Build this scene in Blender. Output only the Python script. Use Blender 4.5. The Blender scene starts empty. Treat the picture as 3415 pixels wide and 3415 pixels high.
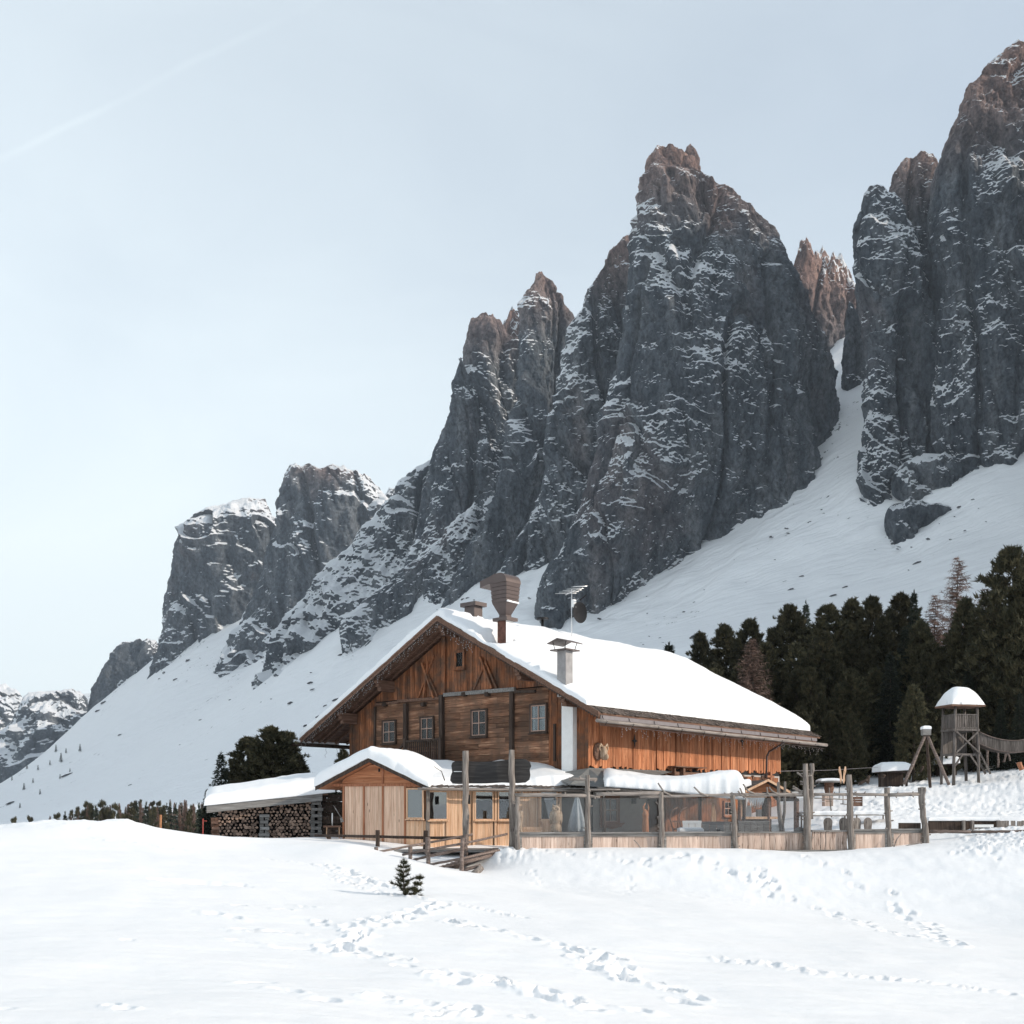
import bpy, math, random
import numpy as np
from mathutils import Vector, Matrix

SC = bpy.context.scene
COL = SC.collection
R = math.radians

# ------------------------------------------------------------------ camera
F = 1083.0                      # focal length in picture pixels (1024 wide)
HOR = 808.0                     # horizon row
cam_data = bpy.data.cameras.new("camera")
cam = bpy.data.objects.new("camera", cam_data)
COL.objects.link(cam)
cam.location = (0, 0, 0)
cam.rotation_euler = (R(90), 0, 0)
cam_data.sensor_width = 36.0
cam_data.lens = 36.0 * F / 1024.0
cam_data.shift_y = (HOR - 512.0) / 1024.0
cam_data.clip_start = 0.2
cam_data.clip_end = 30000
SC.camera = cam

# ------------------------------------------------------------------ light
SUN_EL = R(24)
sun_h = Vector((0.965, -0.262, 0)).normalized()
sun_dir = Vector((sun_h.x * math.cos(SUN_EL), sun_h.y * math.cos(SUN_EL), math.sin(SUN_EL)))
sd = bpy.data.lights.new("sun", 'SUN')
sd.energy = 3.6
sd.angle = R(0.53)
sd.color = (1.0, 0.88, 0.74)
sun = bpy.data.objects.new("sun", sd)
sun.rotation_euler = sun_dir.to_track_quat('Z', 'Y').to_euler()
sun.location = (60, -20, 60)
COL.objects.link(sun)

world = bpy.data.worlds.new("World")
SC.world = world
world.use_nodes = True
wn = world.node_tree
wn.nodes.clear()
w_out = wn.nodes.new('ShaderNodeOutputWorld')
w_bg = wn.nodes.new('ShaderNodeBackground')
w_bg.inputs['Strength'].default_value = 0.15
sky = wn.nodes.new('ShaderNodeTexSky')
sky.sky_type = 'NISHITA'
sky.sun_disc = False
sky.sun_elevation = SUN_EL
sky.sun_rotation = math.atan2(sun_h.x, sun_h.y)
sky.altitude = 1900
sky.air_density = 1.0
sky.dust_density = 2.2
sky.ozone_density = 1.0
# thin high veil of cirrus and a broken contrail, laid out by direction in the sky
tc = wn.nodes.new('ShaderNodeTexCoord')
hsv = wn.nodes.new('ShaderNodeHueSaturation')
hsv.inputs['Saturation'].default_value = 0.95
wn.links.new(sky.outputs[0], hsv.inputs['Color'])
mp = wn.nodes.new('ShaderNodeMapping')
mp.inputs['Scale'].default_value = (1.2, 1.2, 3.0)
wn.links.new(tc.outputs['Generated'], mp.inputs[0])
nz = wn.nodes.new('ShaderNodeTexNoise')
nz.inputs['Scale'].default_value = 1.6
nz.inputs['Detail'].default_value = 6
nz.inputs['Distortion'].default_value = 0.8
wn.links.new(mp.outputs[0], nz.inputs['Vector'])
mr = wn.nodes.new('ShaderNodeMapRange')
mr.inputs[1].default_value = 0.38; mr.inputs[2].default_value = 0.75
mr.inputs[3].default_value = -0.04; mr.inputs[4].default_value = 0.10
wn.links.new(nz.outputs[0], mr.inputs[0])
# contrail: narrow band round the plane through the eye containing two sky directions
da = Vector(((0 - 512) / F, 1, (HOR - 160) / F)).normalized()
db = Vector(((318 - 512) / F, 1, (HOR - 0) / F)).normalized()
nn_ = da.cross(db).normalized()
dot = wn.nodes.new('ShaderNodeVectorMath'); dot.operation = 'DOT_PRODUCT'
dot.inputs[1].default_value = nn_
nd = wn.nodes.new('ShaderNodeTexNoise'); nd.inputs['Scale'].default_value = 14; nd.inputs['Detail'].default_value = 4
wn.links.new(tc.outputs['Generated'], nd.inputs['Vector'])
vsub = wn.nodes.new('ShaderNodeMath'); vsub.operation = 'MULTIPLY_ADD'
vsub.inputs[1].default_value = 0.006; vsub.inputs[2].default_value = -0.003
wn.links.new(nd.outputs[0], vsub.inputs[0])
wn.links.new(tc.outputs['Generated'], dot.inputs[0])
vadd = wn.nodes.new('ShaderNodeMath'); vadd.operation = 'ADD'
wn.links.new(dot.outputs['Value'], vadd.inputs[0]); wn.links.new(vsub.outputs[0], vadd.inputs[1])
vabs = wn.nodes.new('ShaderNodeMath'); vabs.operation = 'ABSOLUTE'
wn.links.new(vadd.outputs[0], vabs.inputs[0])
mr2 = wn.nodes.new('ShaderNodeMapRange'); mr2.interpolation_type = 'SMOOTHSTEP'
mr2.inputs[1].default_value = 0.0; mr2.inputs[2].default_value = 0.004
mr2.inputs[3].default_value = 0.055; mr2.inputs[4].default_value = 0.0
wn.links.new(vabs.outputs[0], mr2.inputs[0])
nb = wn.nodes.new('ShaderNodeTexNoise'); nb.inputs['Scale'].default_value = 9
wn.links.new(tc.outputs['Generated'], nb.inputs['Vector'])
mr3 = wn.nodes.new('ShaderNodeMapRange'); mr3.inputs[1].default_value = 0.35; mr3.inputs[2].default_value = 0.6
wn.links.new(nb.outputs[0], mr3.inputs[0])
cm = wn.nodes.new('ShaderNodeMath'); cm.operation = 'MULTIPLY'
wn.links.new(mr2.outputs[0], cm.inputs[0]); wn.links.new(mr3.outputs[0], cm.inputs[1])
ca0 = wn.nodes.new('ShaderNodeMath'); ca0.operation = 'ADD'
wn.links.new(mr.outputs[0], ca0.inputs[0]); wn.links.new(cm.outputs[0], ca0.inputs[1])
# the veil of thin cloud thickens towards the horizon and away from the sun
vdot = wn.nodes.new('ShaderNodeVectorMath'); vdot.operation = 'DOT_PRODUCT'
vdot.inputs[1].default_value = (-.32, 0, -1.0)
wn.links.new(tc.outputs['Generated'], vdot.inputs[0])
mrv = wn.nodes.new('ShaderNodeMapRange')
mrv.inputs[1].default_value = -.62; mrv.inputs[2].default_value = -.05
mrv.inputs[3].default_value = 0.50; mrv.inputs[4].default_value = 0.97
wn.links.new(vdot.outputs['Value'], mrv.inputs[0])
ca = wn.nodes.new('ShaderNodeMath'); ca.operation = 'ADD'; ca.use_clamp = True
wn.links.new(ca0.outputs[0], ca.inputs[0]); wn.links.new(mrv.outputs[0], ca.inputs[1])
mixw = wn.nodes.new('ShaderNodeMix'); mixw.data_type = 'RGBA'
mixw.inputs['B'].default_value = (5.85, 6.5, 6.75, 1)
wn.links.new(ca.outputs[0], mixw.inputs['Factor'])
wn.links.new(hsv.outputs[0], mixw.inputs['A'])
wn.links.new(mixw.outputs['Result'], w_bg.inputs['Color'])
wn.links.new(w_bg.outputs[0], w_out.inputs[0])

SC.view_settings.view_transform = 'Standard'
SC.view_settings.look = 'None'
SC.view_settings.exposure = 0.24
SC.view_settings.gamma = 1.0
SC.render.film_transparent = False
SC.cycles.max_bounces = 8
SC.cycles.diffuse_bounces = 4
SC.cycles.glossy_bounces = 3
SC.cycles.transparent_max_bounces = 12
SC.cycles.volume_bounces = 0
SC.cycles.use_denoising = True
SC.cycles.sample_clamp_indirect = 6

random.seed(7)
RNG = np.random.default_rng(7)

# ------------------------------------------------------------------ helpers
def P(px, py, D):
    return ((px - 512) / F * D, D, (HOR - py) / F * D)

def z1(x, y): return (284.9 + x * .1552, 554.7 + y * .1552)
def z2(x, y): return (524.7 + x * .1552, 554.7 + y * .1552)
def z3(x, y): return (749.6 + x * .142, 659.7 + y * .142)
def z4(x, y): return (194.9 + x * .09312, 719.6 + y * .09312)
def z5(x, y): return (344.8 + x * .09312, 734.6 + y * .09312)
def z6(x, y): return (494.8 + x * .09312, 749.6 + y * .09312)
def z7(x, y): return (644.7 + x * .09312, 749.6 + y * .09312)

_perm = np.random.default_rng(3).permutation(256).astype(np.int32)
_perm = np.concatenate([_perm, _perm, _perm])
_g = np.array([[1,1,0],[-1,1,0],[1,-1,0],[-1,-1,0],[1,0,1],[-1,0,1],[1,0,-1],[-1,0,-1],
               [0,1,1],[0,-1,1],[0,1,-1],[0,-1,-1],[1,1,0],[-1,1,0],[0,-1,1],[0,-1,-1]], np.float32)
def perlin(x, y, z):
    x = np.asarray(x, np.float32); y = np.asarray(y, np.float32) + 0 * x; z = np.asarray(z, np.float32) + 0 * x
    xi = np.floor(x).astype(np.int32); yi = np.floor(y).astype(np.int32); zi = np.floor(z).astype(np.int32)
    xf = x - xi; yf = y - yi; zf = z - zi
    xi &= 255; yi &= 255; zi &= 255
    u = xf * xf * xf * (xf * (xf * 6 - 15) + 10)
    v = yf * yf * yf * (yf * (yf * 6 - 15) + 10)
    w = zf * zf * zf * (zf * (zf * 6 - 15) + 10)
    def gr(i, j, k):
        h = _perm[_perm[_perm[xi + i] + yi + j] + zi + k] & 15
        g = _g[h]
        return g[..., 0] * (xf - i) + g[..., 1] * (yf - j) + g[..., 2] * (zf - k)
    x00 = gr(0,0,0) + u * (gr(1,0,0) - gr(0,0,0)); x10 = gr(0,1,0) + u * (gr(1,1,0) - gr(0,1,0))
    x01 = gr(0,0,1) + u * (gr(1,0,1) - gr(0,0,1)); x11 = gr(0,1,1) + u * (gr(1,1,1) - gr(0,1,1))
    a = x00 + v * (x10 - x00); b = x01 + v * (x11 - x01)
    return a + w * (b - a)
def fbm(x, y, z, oct=4, gain=.5):
    s = 0; a = 1.0; f = 1.0
    for i in range(oct):
        s = s + a * perlin(x * f + 17.3 * i, y * f + 5.1 * i, z * f + 9.7 * i); a *= gain; f *= 2.03
    return s
def sstep(a, b, x):
    t = np.clip((x - a) / (b - a), 0, 1); return t * t * (3 - 2 * t)

def np_mesh(name, verts, faces, smooth=True):
    """verts (n,3), faces (m,3|4)"""
    me = bpy.data.meshes.new(name)
    verts = np.ascontiguousarray(verts, np.float32); faces = np.ascontiguousarray(faces, np.int32)
    n, k = faces.shape
    me.vertices.add(len(verts)); me.vertices.foreach_set('co', verts.ravel())
    me.loops.add(n * k); me.loops.foreach_set('vertex_index', faces.ravel())
    me.polygons.add(n)
    me.polygons.foreach_set('loop_start', np.arange(0, n * k, k, dtype=np.int32))
    me.update(calc_edges=True)
    if smooth:
        me.polygons.foreach_set('use_smooth', np.ones(n, bool))
    me.validate()
    return me
def grid_faces(nr, nc, off=0):
    i = np.arange(nr - 1)[:, None] * nc + np.arange(nc - 1)[None, :] + off
    return np.stack([i, i + 1, i + 1 + nc, i + nc], -1).reshape(-1, 4)

def tag(o, label=None, cat=None, group=None, kind=None):
    if label: o['label'] = label
    if cat: o['category'] = cat
    if group: o['group'] = group
    if kind: o['kind'] = kind
    return o
def link(name, me, mat=None, parent=None, loc=None, rz=None):
    o = bpy.data.objects.new(name, me)
    if mat is not None and me is not None and len(me.materials) == 0: me.materials.append(mat)
    COL.objects.link(o)
    if parent is not None: o.parent = parent
    if loc is not None: o.location = loc
    if rz is not None: o.rotation_euler = (0, 0, rz)
    return o
def empty(name, loc=(0, 0, 0), rz=0, label=None, cat=None, group=None):
    o = bpy.data.objects.new(name, None)
    COL.objects.link(o); o.location = loc; o.rotation_euler = (0, 0, rz)
    o.empty_display_size = .3
    return tag(o, label, cat, group)
def copy_tree(o, parent=None):
    c = o.copy(); COL.objects.link(c)
    if parent is not None: c.parent = parent
    for ch in list(o.children): copy_tree(ch, c)
    return c

class MB:
    """collects shapes into one mesh"""
    def __init__(s): s.v = []; s.f = []; s.sm = []
    def add(s, vs, fs, smooth=False):
        o = len(s.v); s.v += [tuple(v) for v in vs]; s.f += [tuple(i + o for i in f) for f in fs]; s.sm += [smooth] * len(fs); return s
    def box(s, a, b):
        (x0, y0, z0), (x1, y1, z1_) = a, b
        x0, x1 = min(x0, x1), max(x0, x1); y0, y1 = min(y0, y1), max(y0, y1); z0, z1_ = min(z0, z1_), max(z0, z1_)
        vs = [(x0,y0,z0),(x1,y0,z0),(x1,y1,z0),(x0,y1,z0),(x0,y0,z1_),(x1,y0,z1_),(x1,y1,z1_),(x0,y1,z1_)]
        return s.add(vs, [(0,3,2,1),(4,5,6,7),(0,1,5,4),(1,2,6,5),(2,3,7,6),(3,0,4,7)])
    def bar(s, p, q, w, h, up=(0, 0, 1)):
        """rectangular bar from p to q, w across, h along up"""
        p = Vector(p); q = Vector(q); d = (q - p).normalized(); up = Vector(up)
        r = d.cross(up)
        if r.length < 1e-4: r = d.cross(Vector((1, 0, 0)))
        r.normalize(); u = r.cross(d).normalized()
        vs = []
        for c in (p, q):
            for (a, b) in ((-1,-1),(1,-1),(1,1),(-1,1)):
                vs.append(c + r * (a * w / 2) + u * (b * h / 2))
        return s.add(vs, [(0,1,2,3),(7,6,5,4),(0,4,5,1),(1,5,6,2),(2,6,7,3),(3,7,4,0)])
    def tube(s, pts, rad, n=8, caps=True, wob=0, seed=0):
        rr = random.Random(seed)
        pts = [Vector(p) for p in pts]; m = len(pts)
        if not hasattr(rad, '__len__'): rad = [rad] * m
        vs = []; fs = []
        r0 = None
        for i, p in enumerate(pts):
            d = (pts[min(i + 1, m - 1)] - pts[max(i - 1, 0)]).normalized()
            if r0 is None:
                r0 = d.cross(Vector((0, 0, 1)))
                if r0.length < .1: r0 = d.cross(Vector((0, 1, 0)))
                r0.normalize()
            r0 = (r0 - d * r0.dot(d)).normalized()
            u = r0.cross(d)
            for k in range(n):
                a = 2 * math.pi * k / n; q = rad[i] * (1 + (rr.uniform(-wob, wob) if wob else 0))
                vs.append(p + r0 * math.cos(a) * q + u * math.sin(a) * q)
        for i in range(m - 1):
            for k in range(n):
                a = i * n + k; b = i * n + (k + 1) % n
                fs.append((a, a + n, b + n, b))
        s.add(vs, fs, True)
        if caps:
            o = len(s.v) - len(vs)
            s.f.append(tuple(range(o, o + n))); s.sm.append(False)
            s.f.append(tuple(reversed(range(o + (m - 1) * n, o + m * n)))); s.sm.append(False)
        return s
    def log(s, p, q, r0, r1=None, seg=8, wob=.03, seed=0, n=10):
        """slightly crooked, knobbly round log"""
        rr = random.Random(seed * 31 + 5); p = Vector(p); q = Vector(q); r1 = r1 or r0
        L = (q - p).length; pts = []; rad = []
        for i in range(seg + 1):
            t = i / seg; e = 0 if i in (0, seg) else wob
            pts.append(p.lerp(q, t) + Vector((rr.uniform(-1, 1), rr.uniform(-1, 1), rr.uniform(-1, 1) * .5)) * e)
            rad.append((r0 + (r1 - r0) * t) * rr.uniform(.92, 1.08))
        return s.tube(pts, rad, n, wob=.04, seed=seed)
    def prism(s, poly, d):
        """poly: list of 3-D points (planar), extruded by vector d"""
        n = len(poly); d = Vector(d)
        vs = [Vector(p) for p in poly] + [Vector(p) + d for p in poly]
        fs = [tuple(range(n)), tuple(reversed(range(n, 2 * n)))] + [(i, n + i, n + (i + 1) % n, (i + 1) % n) for i in range(n)]
        return s.add(vs, fs)
    def build(s, name, mat=None, parent=None, loc=None, rz=None, bevel=0):
        me = bpy.data.meshes.new(name)
        me.from_pydata(s.v, [], s.f)
        for p, b in zip(me.polygons, s.sm): p.use_smooth = b
        me.update()
        import bmesh
        bm = bmesh.new(); bm.from_mesh(me); bmesh.ops.recalc_face_normals(bm, faces=bm.faces); bm.to_mesh(me); bm.free()
        o = link(name, me, mat, parent, loc, rz)
        if bevel:
            m = o.modifiers.new('bevel', 'BEVEL'); m.width = bevel; m.segments = 2; m.limit_method = 'ANGLE'
        return o

# ------------------------------------------------------------------ materials
def new_mat(name):
    m = bpy.data.materials.new(name); m.use_nodes = True
    nt = m.node_tree; b = nt.nodes['Principled BSDF']
    return m, nt, b
def N(nt, t, **kw):
    n = nt.nodes.new(t)
    for k, v in kw.items():
        if k in n.inputs.keys(): n.inputs[k].default_value = v
        else: setattr(n, k, v)
    return n
def ramp(nt, src, stops, interp='LINEAR'):
    r = nt.nodes.new('ShaderNodeValToRGB'); r.color_ramp.interpolation = interp
    el = r.color_ramp.elements
    el[0].position, el[0].color = stops[0][0], (*stops[0][1], 1)
    el[1].position, el[1].color = stops[-1][0], (*stops[-1][1], 1)
    for p, c in stops[1:-1]:
        e = el.new(p); e.color = (*c, 1)
    nt.links.new(src, r.inputs[0]); return r
def bump(nt, b, src, strength=.3, dist=.02, prev=None):
    n = nt.nodes.new('ShaderNodeBump'); n.inputs['Strength'].default_value = strength; n.inputs['Distance'].default_value = dist
    nt.links.new(src, n.inputs['Height'])
    if prev is not None: nt.links.new(prev.outputs[0], n.inputs['Normal'])
    nt.links.new(n.outputs[0], b.inputs['Normal']); return n

def mat_snow(name='snow', fleck=None):
    m, nt, b = new_mat(name)
    b.inputs['Base Color'].default_value = (.845, .855, .87, 1)
    b.inputs['Roughness'].default_value = .62
    b.inputs['Specular IOR Level'].default_value = .25
    tcn = N(nt, 'ShaderNodeTexCoord')
    n1 = N(nt, 'ShaderNodeTexNoise', Scale=2.2, Detail=8, Roughness=.62)
    nt.links.new(tcn.outputs['Object'], n1.inputs['Vector'])
    b1_ = bump(nt, b, n1.outputs[0], .35, .07)
    n1b = N(nt, 'ShaderNodeTexNoise', Scale=22, Detail=4, Roughness=.7); nt.links.new(tcn.outputs['Object'], n1b.inputs['Vector'])
    bump(nt, b, n1b.outputs[0], .35, .012, prev=b1_)
    if fleck:
        sc, th = fleck
        geo = N(nt, 'ShaderNodeNewGeometry')
        map_ = N(nt, 'ShaderNodeMapping'); map_.inputs['Scale'].default_value = (1, 1, .55)
        nt.links.new(tcn.outputs['Object'], map_.inputs[0])
        n2 = N(nt, 'ShaderNodeTexNoise', Scale=sc, Detail=7, Roughness=.7)
        nt.links.new(map_.outputs[0], n2.inputs['Vector'])
        n3 = N(nt, 'ShaderNodeTexNoise', Scale=sc * .09, Detail=3)
        nt.links.new(map_.outputs[0], n3.inputs['Vector'])
        ad = N(nt, 'ShaderNodeMath', operation='MULTIPLY_ADD'); ad.inputs[1].default_value = .55
        nt.links.new(n3.outputs[0], ad.inputs[0]); nt.links.new(n2.outputs[0], ad.inputs[2])
        ms = N(nt, 'ShaderNodeMapping'); ms.inputs['Rotation'].default_value = (0, .55, .9); ms.inputs['Scale'].default_value = (.004, .05, .03)
        nt.links.new(tcn.outputs['Object'], ms.inputs[0])
        ns = N(nt, 'ShaderNodeTexNoise', Scale=1.0, Detail=6, Roughness=.6); nt.links.new(ms.outputs[0], ns.inputs['Vector'])
        bump(nt, b, ns.outputs[0], 1.0, 9.0)
        r = ramp(nt, ad.outputs[0], [(th, (.845, .855, .87)), (th + .03, (.12, .125, .13))])
        nt.links.new(r.outputs[0], b.inputs['Base Color'])
    return m

def mat_rock():
    m, nt, b = new_mat('rock')
    b.inputs['Roughness'].default_value = .95
    b.inputs['Specular IOR Level'].default_value = .15
    tcn = N(nt, 'ShaderNodeTexCoord'); geo = N(nt, 'ShaderNodeNewGeometry')
    att = N(nt, 'ShaderNodeAttribute', attribute_name='snow')
    # vertical streaks
    mpv = N(nt, 'ShaderNodeMapping'); mpv.inputs['Scale'].default_value = (.035, .035, .006)
    nt.links.new(tcn.outputs['Object'], mpv.inputs[0])
    na = N(nt, 'ShaderNodeTexNoise', Scale=1.0, Detail=9, Roughness=.65); nt.links.new(mpv.outputs[0], na.inputs['Vector'])
    mpb = N(nt, 'ShaderNodeMapping'); mpb.inputs['Scale'].default_value = (.006, .006, .0035)
    nt.links.new(tcn.outputs['Object'], mpb.inputs[0])
    nb_ = N(nt, 'ShaderNodeTexNoise', Scale=1.0, Detail=6, Roughness=.6); nt.links.new(mpb.outputs[0], nb_.inputs['Vector'])
    r1 = ramp(nt, na.outputs[0], [(.28, (.040, .052, .065)), (.48, (.092, .108, .126)), (.6, (.155, .17, .185)), (.75, (.24, .247, .255))])
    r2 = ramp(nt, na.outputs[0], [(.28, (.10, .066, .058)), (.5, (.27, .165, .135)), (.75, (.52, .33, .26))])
    rm = ramp(nt, nb_.outputs[0], [(.58, (0, 0, 0)), (.78, (.42, .42, .42))])
    # upper walls tinted redder, putting the warm sunlit glow into the rock colour
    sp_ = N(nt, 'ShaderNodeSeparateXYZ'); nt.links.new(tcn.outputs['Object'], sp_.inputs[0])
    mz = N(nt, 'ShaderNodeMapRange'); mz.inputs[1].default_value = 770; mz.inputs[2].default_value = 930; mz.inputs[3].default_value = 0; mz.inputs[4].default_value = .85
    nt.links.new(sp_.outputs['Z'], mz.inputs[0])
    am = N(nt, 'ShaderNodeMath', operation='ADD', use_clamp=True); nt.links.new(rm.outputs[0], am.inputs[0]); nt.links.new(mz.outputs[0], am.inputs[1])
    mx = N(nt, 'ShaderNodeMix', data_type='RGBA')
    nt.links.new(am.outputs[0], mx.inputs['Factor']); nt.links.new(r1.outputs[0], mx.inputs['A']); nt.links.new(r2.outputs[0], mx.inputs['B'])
    # fine mottling and dark cracks
    mpc = N(nt, 'ShaderNodeMapping'); mpc.inputs['Scale'].default_value = (.16, .16, .10); mpc.inputs['Rotation'].default_value = (0, .3, 0)
    nt.links.new(tcn.outputs['Object'], mpc.inputs[0])
    nc = N(nt, 'ShaderNodeTexNoise', Scale=1.0, Detail=8, Roughness=.72, Distortion=.4); nt.links.new(mpc.outputs[0], nc.inputs['Vector'])
    rc = ramp(nt, nc.outputs[0], [(.34, (.30, .30, .31)), (.48, (.85, .85, .86)), (.64, (1.5, 1.48, 1.45))])
    mxc = N(nt, 'ShaderNodeMix', data_type='RGBA', blend_type='MULTIPLY'); mxc.inputs['Factor'].default_value = 1
    nt.links.new(mx.outputs['Result'], mxc.inputs['A']); nt.links.new(rc.outputs[0], mxc.inputs['B']); mx = mxc
    # snow where the rock lies back enough to hold it
    sep = N(nt, 'ShaderNodeSeparateXYZ'); nt.links.new(geo.outputs['Normal'], sep.inputs[0])
    nf = N(nt, 'ShaderNodeTexNoise', Scale=.13, Detail=8, Roughness=.75); nt.links.new(tcn.outputs['Object'], nf.inputs['Vector'])
    nl = N(nt, 'ShaderNodeTexNoise', Scale=.009, Detail=3); nt.links.new(tcn.outputs['Object'], nl.inputs['Vector'])
    a1 = N(nt, 'ShaderNodeMath', operation='MULTIPLY_ADD'); a1.inputs[1].default_value = .75
    nt.links.new(nf.outputs[0], a1.inputs[0]); nt.links.new(sep.outputs['Z'], a1.inputs[2])
    a2 = N(nt, 'ShaderNodeMath', operation='MULTIPLY_ADD'); a2.inputs[1].default_value = .0
    nt.links.new(nl.outputs[0], a2.inputs[0]); nt.links.new(a1.outputs[0], a2.inputs[2])
    a3 = N(nt, 'ShaderNodeMath', operation='ADD')
    nt.links.new(a2.outputs[0], a3.inputs[0]); nt.links.new(att.outputs['Fac'], a3.inputs[1])
    rs = N(nt, 'ShaderNodeMapRange', interpolation_type='SMOOTHSTEP')
    rs.inputs[1].default_value = .91; rs.inputs[2].default_value = .97
    nt.links.new(a3.outputs[0], rs.inputs[0])
    mx2 = N(nt, 'ShaderNodeMix', data_type='RGBA'); mx2.inputs['B'].default_value = (.82, .84, .87, 1)
    nt.links.new(rs.outputs[0], mx2.inputs['Factor']); nt.links.new(mx.outputs['Result'], mx2.inputs['A'])
    nt.links.new(mx2.outputs['Result'], b.inputs['Base Color'])
    bb = N(nt, 'ShaderNodeTexNoise', Scale=.22, Detail=8, Roughness=.7); nt.links.new(tcn.outputs['Object'], bb.inputs['Vector'])
    bump(nt, b, bb.outputs[0], 1.0, 7.0)
    return m

def mat_wood(name, dark, mid, light, axis='Z', scale=1.0, knots=True, rough=.75, island=.35, grey=None, spec=.2):
    m, nt, b = new_mat(name)
    b.inputs['Roughness'].default_value = rough; b.inputs['Specular IOR Level'].default_value = spec
    tcn = N(nt, 'ShaderNodeTexCoord'); geo = N(nt, 'ShaderNodeNewGeometry')
    off = N(nt, 'ShaderNodeVectorMath', operation='MULTIPLY_ADD'); off.inputs[1].default_value = (13, 7, 23)
    nt.links.new(geo.outputs['Random Per Island'], off.inputs[0]); nt.links.new(tcn.outputs['Object'], off.inputs[2])
    mp_ = N(nt, 'ShaderNodeMapping')
    s = {'X': (.9, 14, 14), 'Y': (14, .9, 14), 'Z': (14, 14, .9)}[axis]
    mp_.inputs['Scale'].default_value = tuple(a * scale for a in s)
    nt.links.new(off.outputs[0], mp_.inputs[0])
    n1 = N(nt, 'ShaderNodeTexNoise', Scale=1.0, Detail=7, Roughness=.62, Distortion=.6); nt.links.new(mp_.outputs[0], n1.inputs['Vector'])
    r = ramp(nt, n1.outputs[0], [(.3, dark), (.5, mid), (.7, light)])
    cur = r.outputs[0]
    if grey:
        ng = N(nt, 'ShaderNodeTexNoise', Scale=1.1, Detail=5, Roughness=.6); nt.links.new(tcn.outputs['Object'], ng.inputs['Vector'])
        rg = ramp(nt, ng.outputs[0], [(.42, (0, 0, 0)), (.62, (1, 1, 1))])
        mg = N(nt, 'ShaderNodeMix', data_type='RGBA'); mg.inputs['B'].default_value = (*grey, 1)
        nt.links.new(rg.outputs[0], mg.inputs['Factor']); nt.links.new(cur, mg.inputs['A']); cur = mg.outputs['Result']
    h = N(nt, 'ShaderNodeHueSaturation')
    mrr = N(nt, 'ShaderNodeMapRange'); mrr.inputs[3].default_value = 1 - island; mrr.inputs[4].default_value = 1 + island
    nt.links.new(geo.outputs['Random Per Island'], mrr.inputs[0]); nt.links.new(mrr.outputs[0], h.inputs['Value'])
    nt.links.new(cur, h.inputs['Color']); cur = h.outputs[0]
    if knots:
        mk = N(nt, 'ShaderNodeMapping'); k = {'X': (1.2, 4, 4), 'Y': (4, 1.2, 4), 'Z': (4, 4, 1.2)}[axis]
        mk.inputs['Scale'].default_value = k; nt.links.new(off.outputs[0], mk.inputs[0])
        vo = N(nt, 'ShaderNodeTexVoronoi', Scale=1.0); nt.links.new(mk.outputs[0], vo.inputs['Vector'])
        rk = ramp(nt, vo.outputs['Distance'], [(.06, (.25, .25, .25)), (.13, (1, 1, 1))])
        ml = N(nt, 'ShaderNodeMix', data_type='RGBA', blend_type='MULTIPLY'); ml.inputs['Factor'].default_value = .8
        nt.links.new(cur, ml.inputs['A']); nt.links.new(rk.outputs[0], ml.inputs['B']); cur = ml.outputs['Result']
    nt.links.new(cur, b.inputs['Base Color'])
    bump(nt, b, n1.outputs[0], .5, .012)
    return m

def mat_plain(name, col, rough=.6, metal=0, noise=.15, scale=3, spec=.3):
    m, nt, b = new_mat(name)
    b.inputs['Roughness'].default_value = rough; b.inputs['Metallic'].default_value = metal
    b.inputs['Specular IOR Level'].default_value = spec
    tcn = N(nt, 'ShaderNodeTexCoord')
    n1 = N(nt, 'ShaderNodeTexNoise', Scale=scale, Detail=6, Roughness=.6); nt.links.new(tcn.outputs['Object'], n1.inputs['Vector'])
    lo = tuple(c * (1 - noise * 2) for c in col); hi = tuple(min(1, c * (1 + noise * 2)) for c in col)
    r = ramp(nt, n1.outputs[0], [(.25, lo), (.75, hi)])
    nt.links.new(r.outputs[0], b.inputs['Base Color'])
    bump(nt, b, n1.outputs[0], .2, .01)
    return m

def mat_leaf(name, stops, obj_var=.35):
    m, nt, b = new_mat(name)
    b.inputs['Roughness'].default_value = .7; b.inputs['Specular IOR Level'].default_value = .2
    geo = N(nt, 'ShaderNodeNewGeometry'); oi = N(nt, 'ShaderNodeObjectInfo'); tcn = N(nt, 'ShaderNodeTexCoord')
    n1 = N(nt, 'ShaderNodeTexNoise', Scale=1.3, Detail=3); nt.links.new(tcn.outputs['Object'], n1.inputs['Vector'])
    ad = N(nt, 'ShaderNodeMath', operation='MULTIPLY_ADD'); ad.inputs[1].default_value = .35
    nt.links.new(geo.outputs['Random Per Island'], ad.inputs[0]); nt.links.new(n1.outputs[0], ad.inputs[2])
    r = ramp(nt, ad.outputs[0], stops)
    h = N(nt, 'ShaderNodeHueSaturation'); mrr = N(nt, 'ShaderNodeMapRange')
    mrr.inputs[3].default_value = 1 - obj_var; mrr.inputs[4].default_value = 1 + obj_var
    nt.links.new(oi.outputs['Random'], mrr.inputs[0]); nt.links.new(mrr.outputs[0], h.inputs['Value'])
    nt.links.new(r.outputs[0], h.inputs['Color']); nt.links.new(h.outputs[0], b.inputs['Base Color'])
    return m

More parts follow.
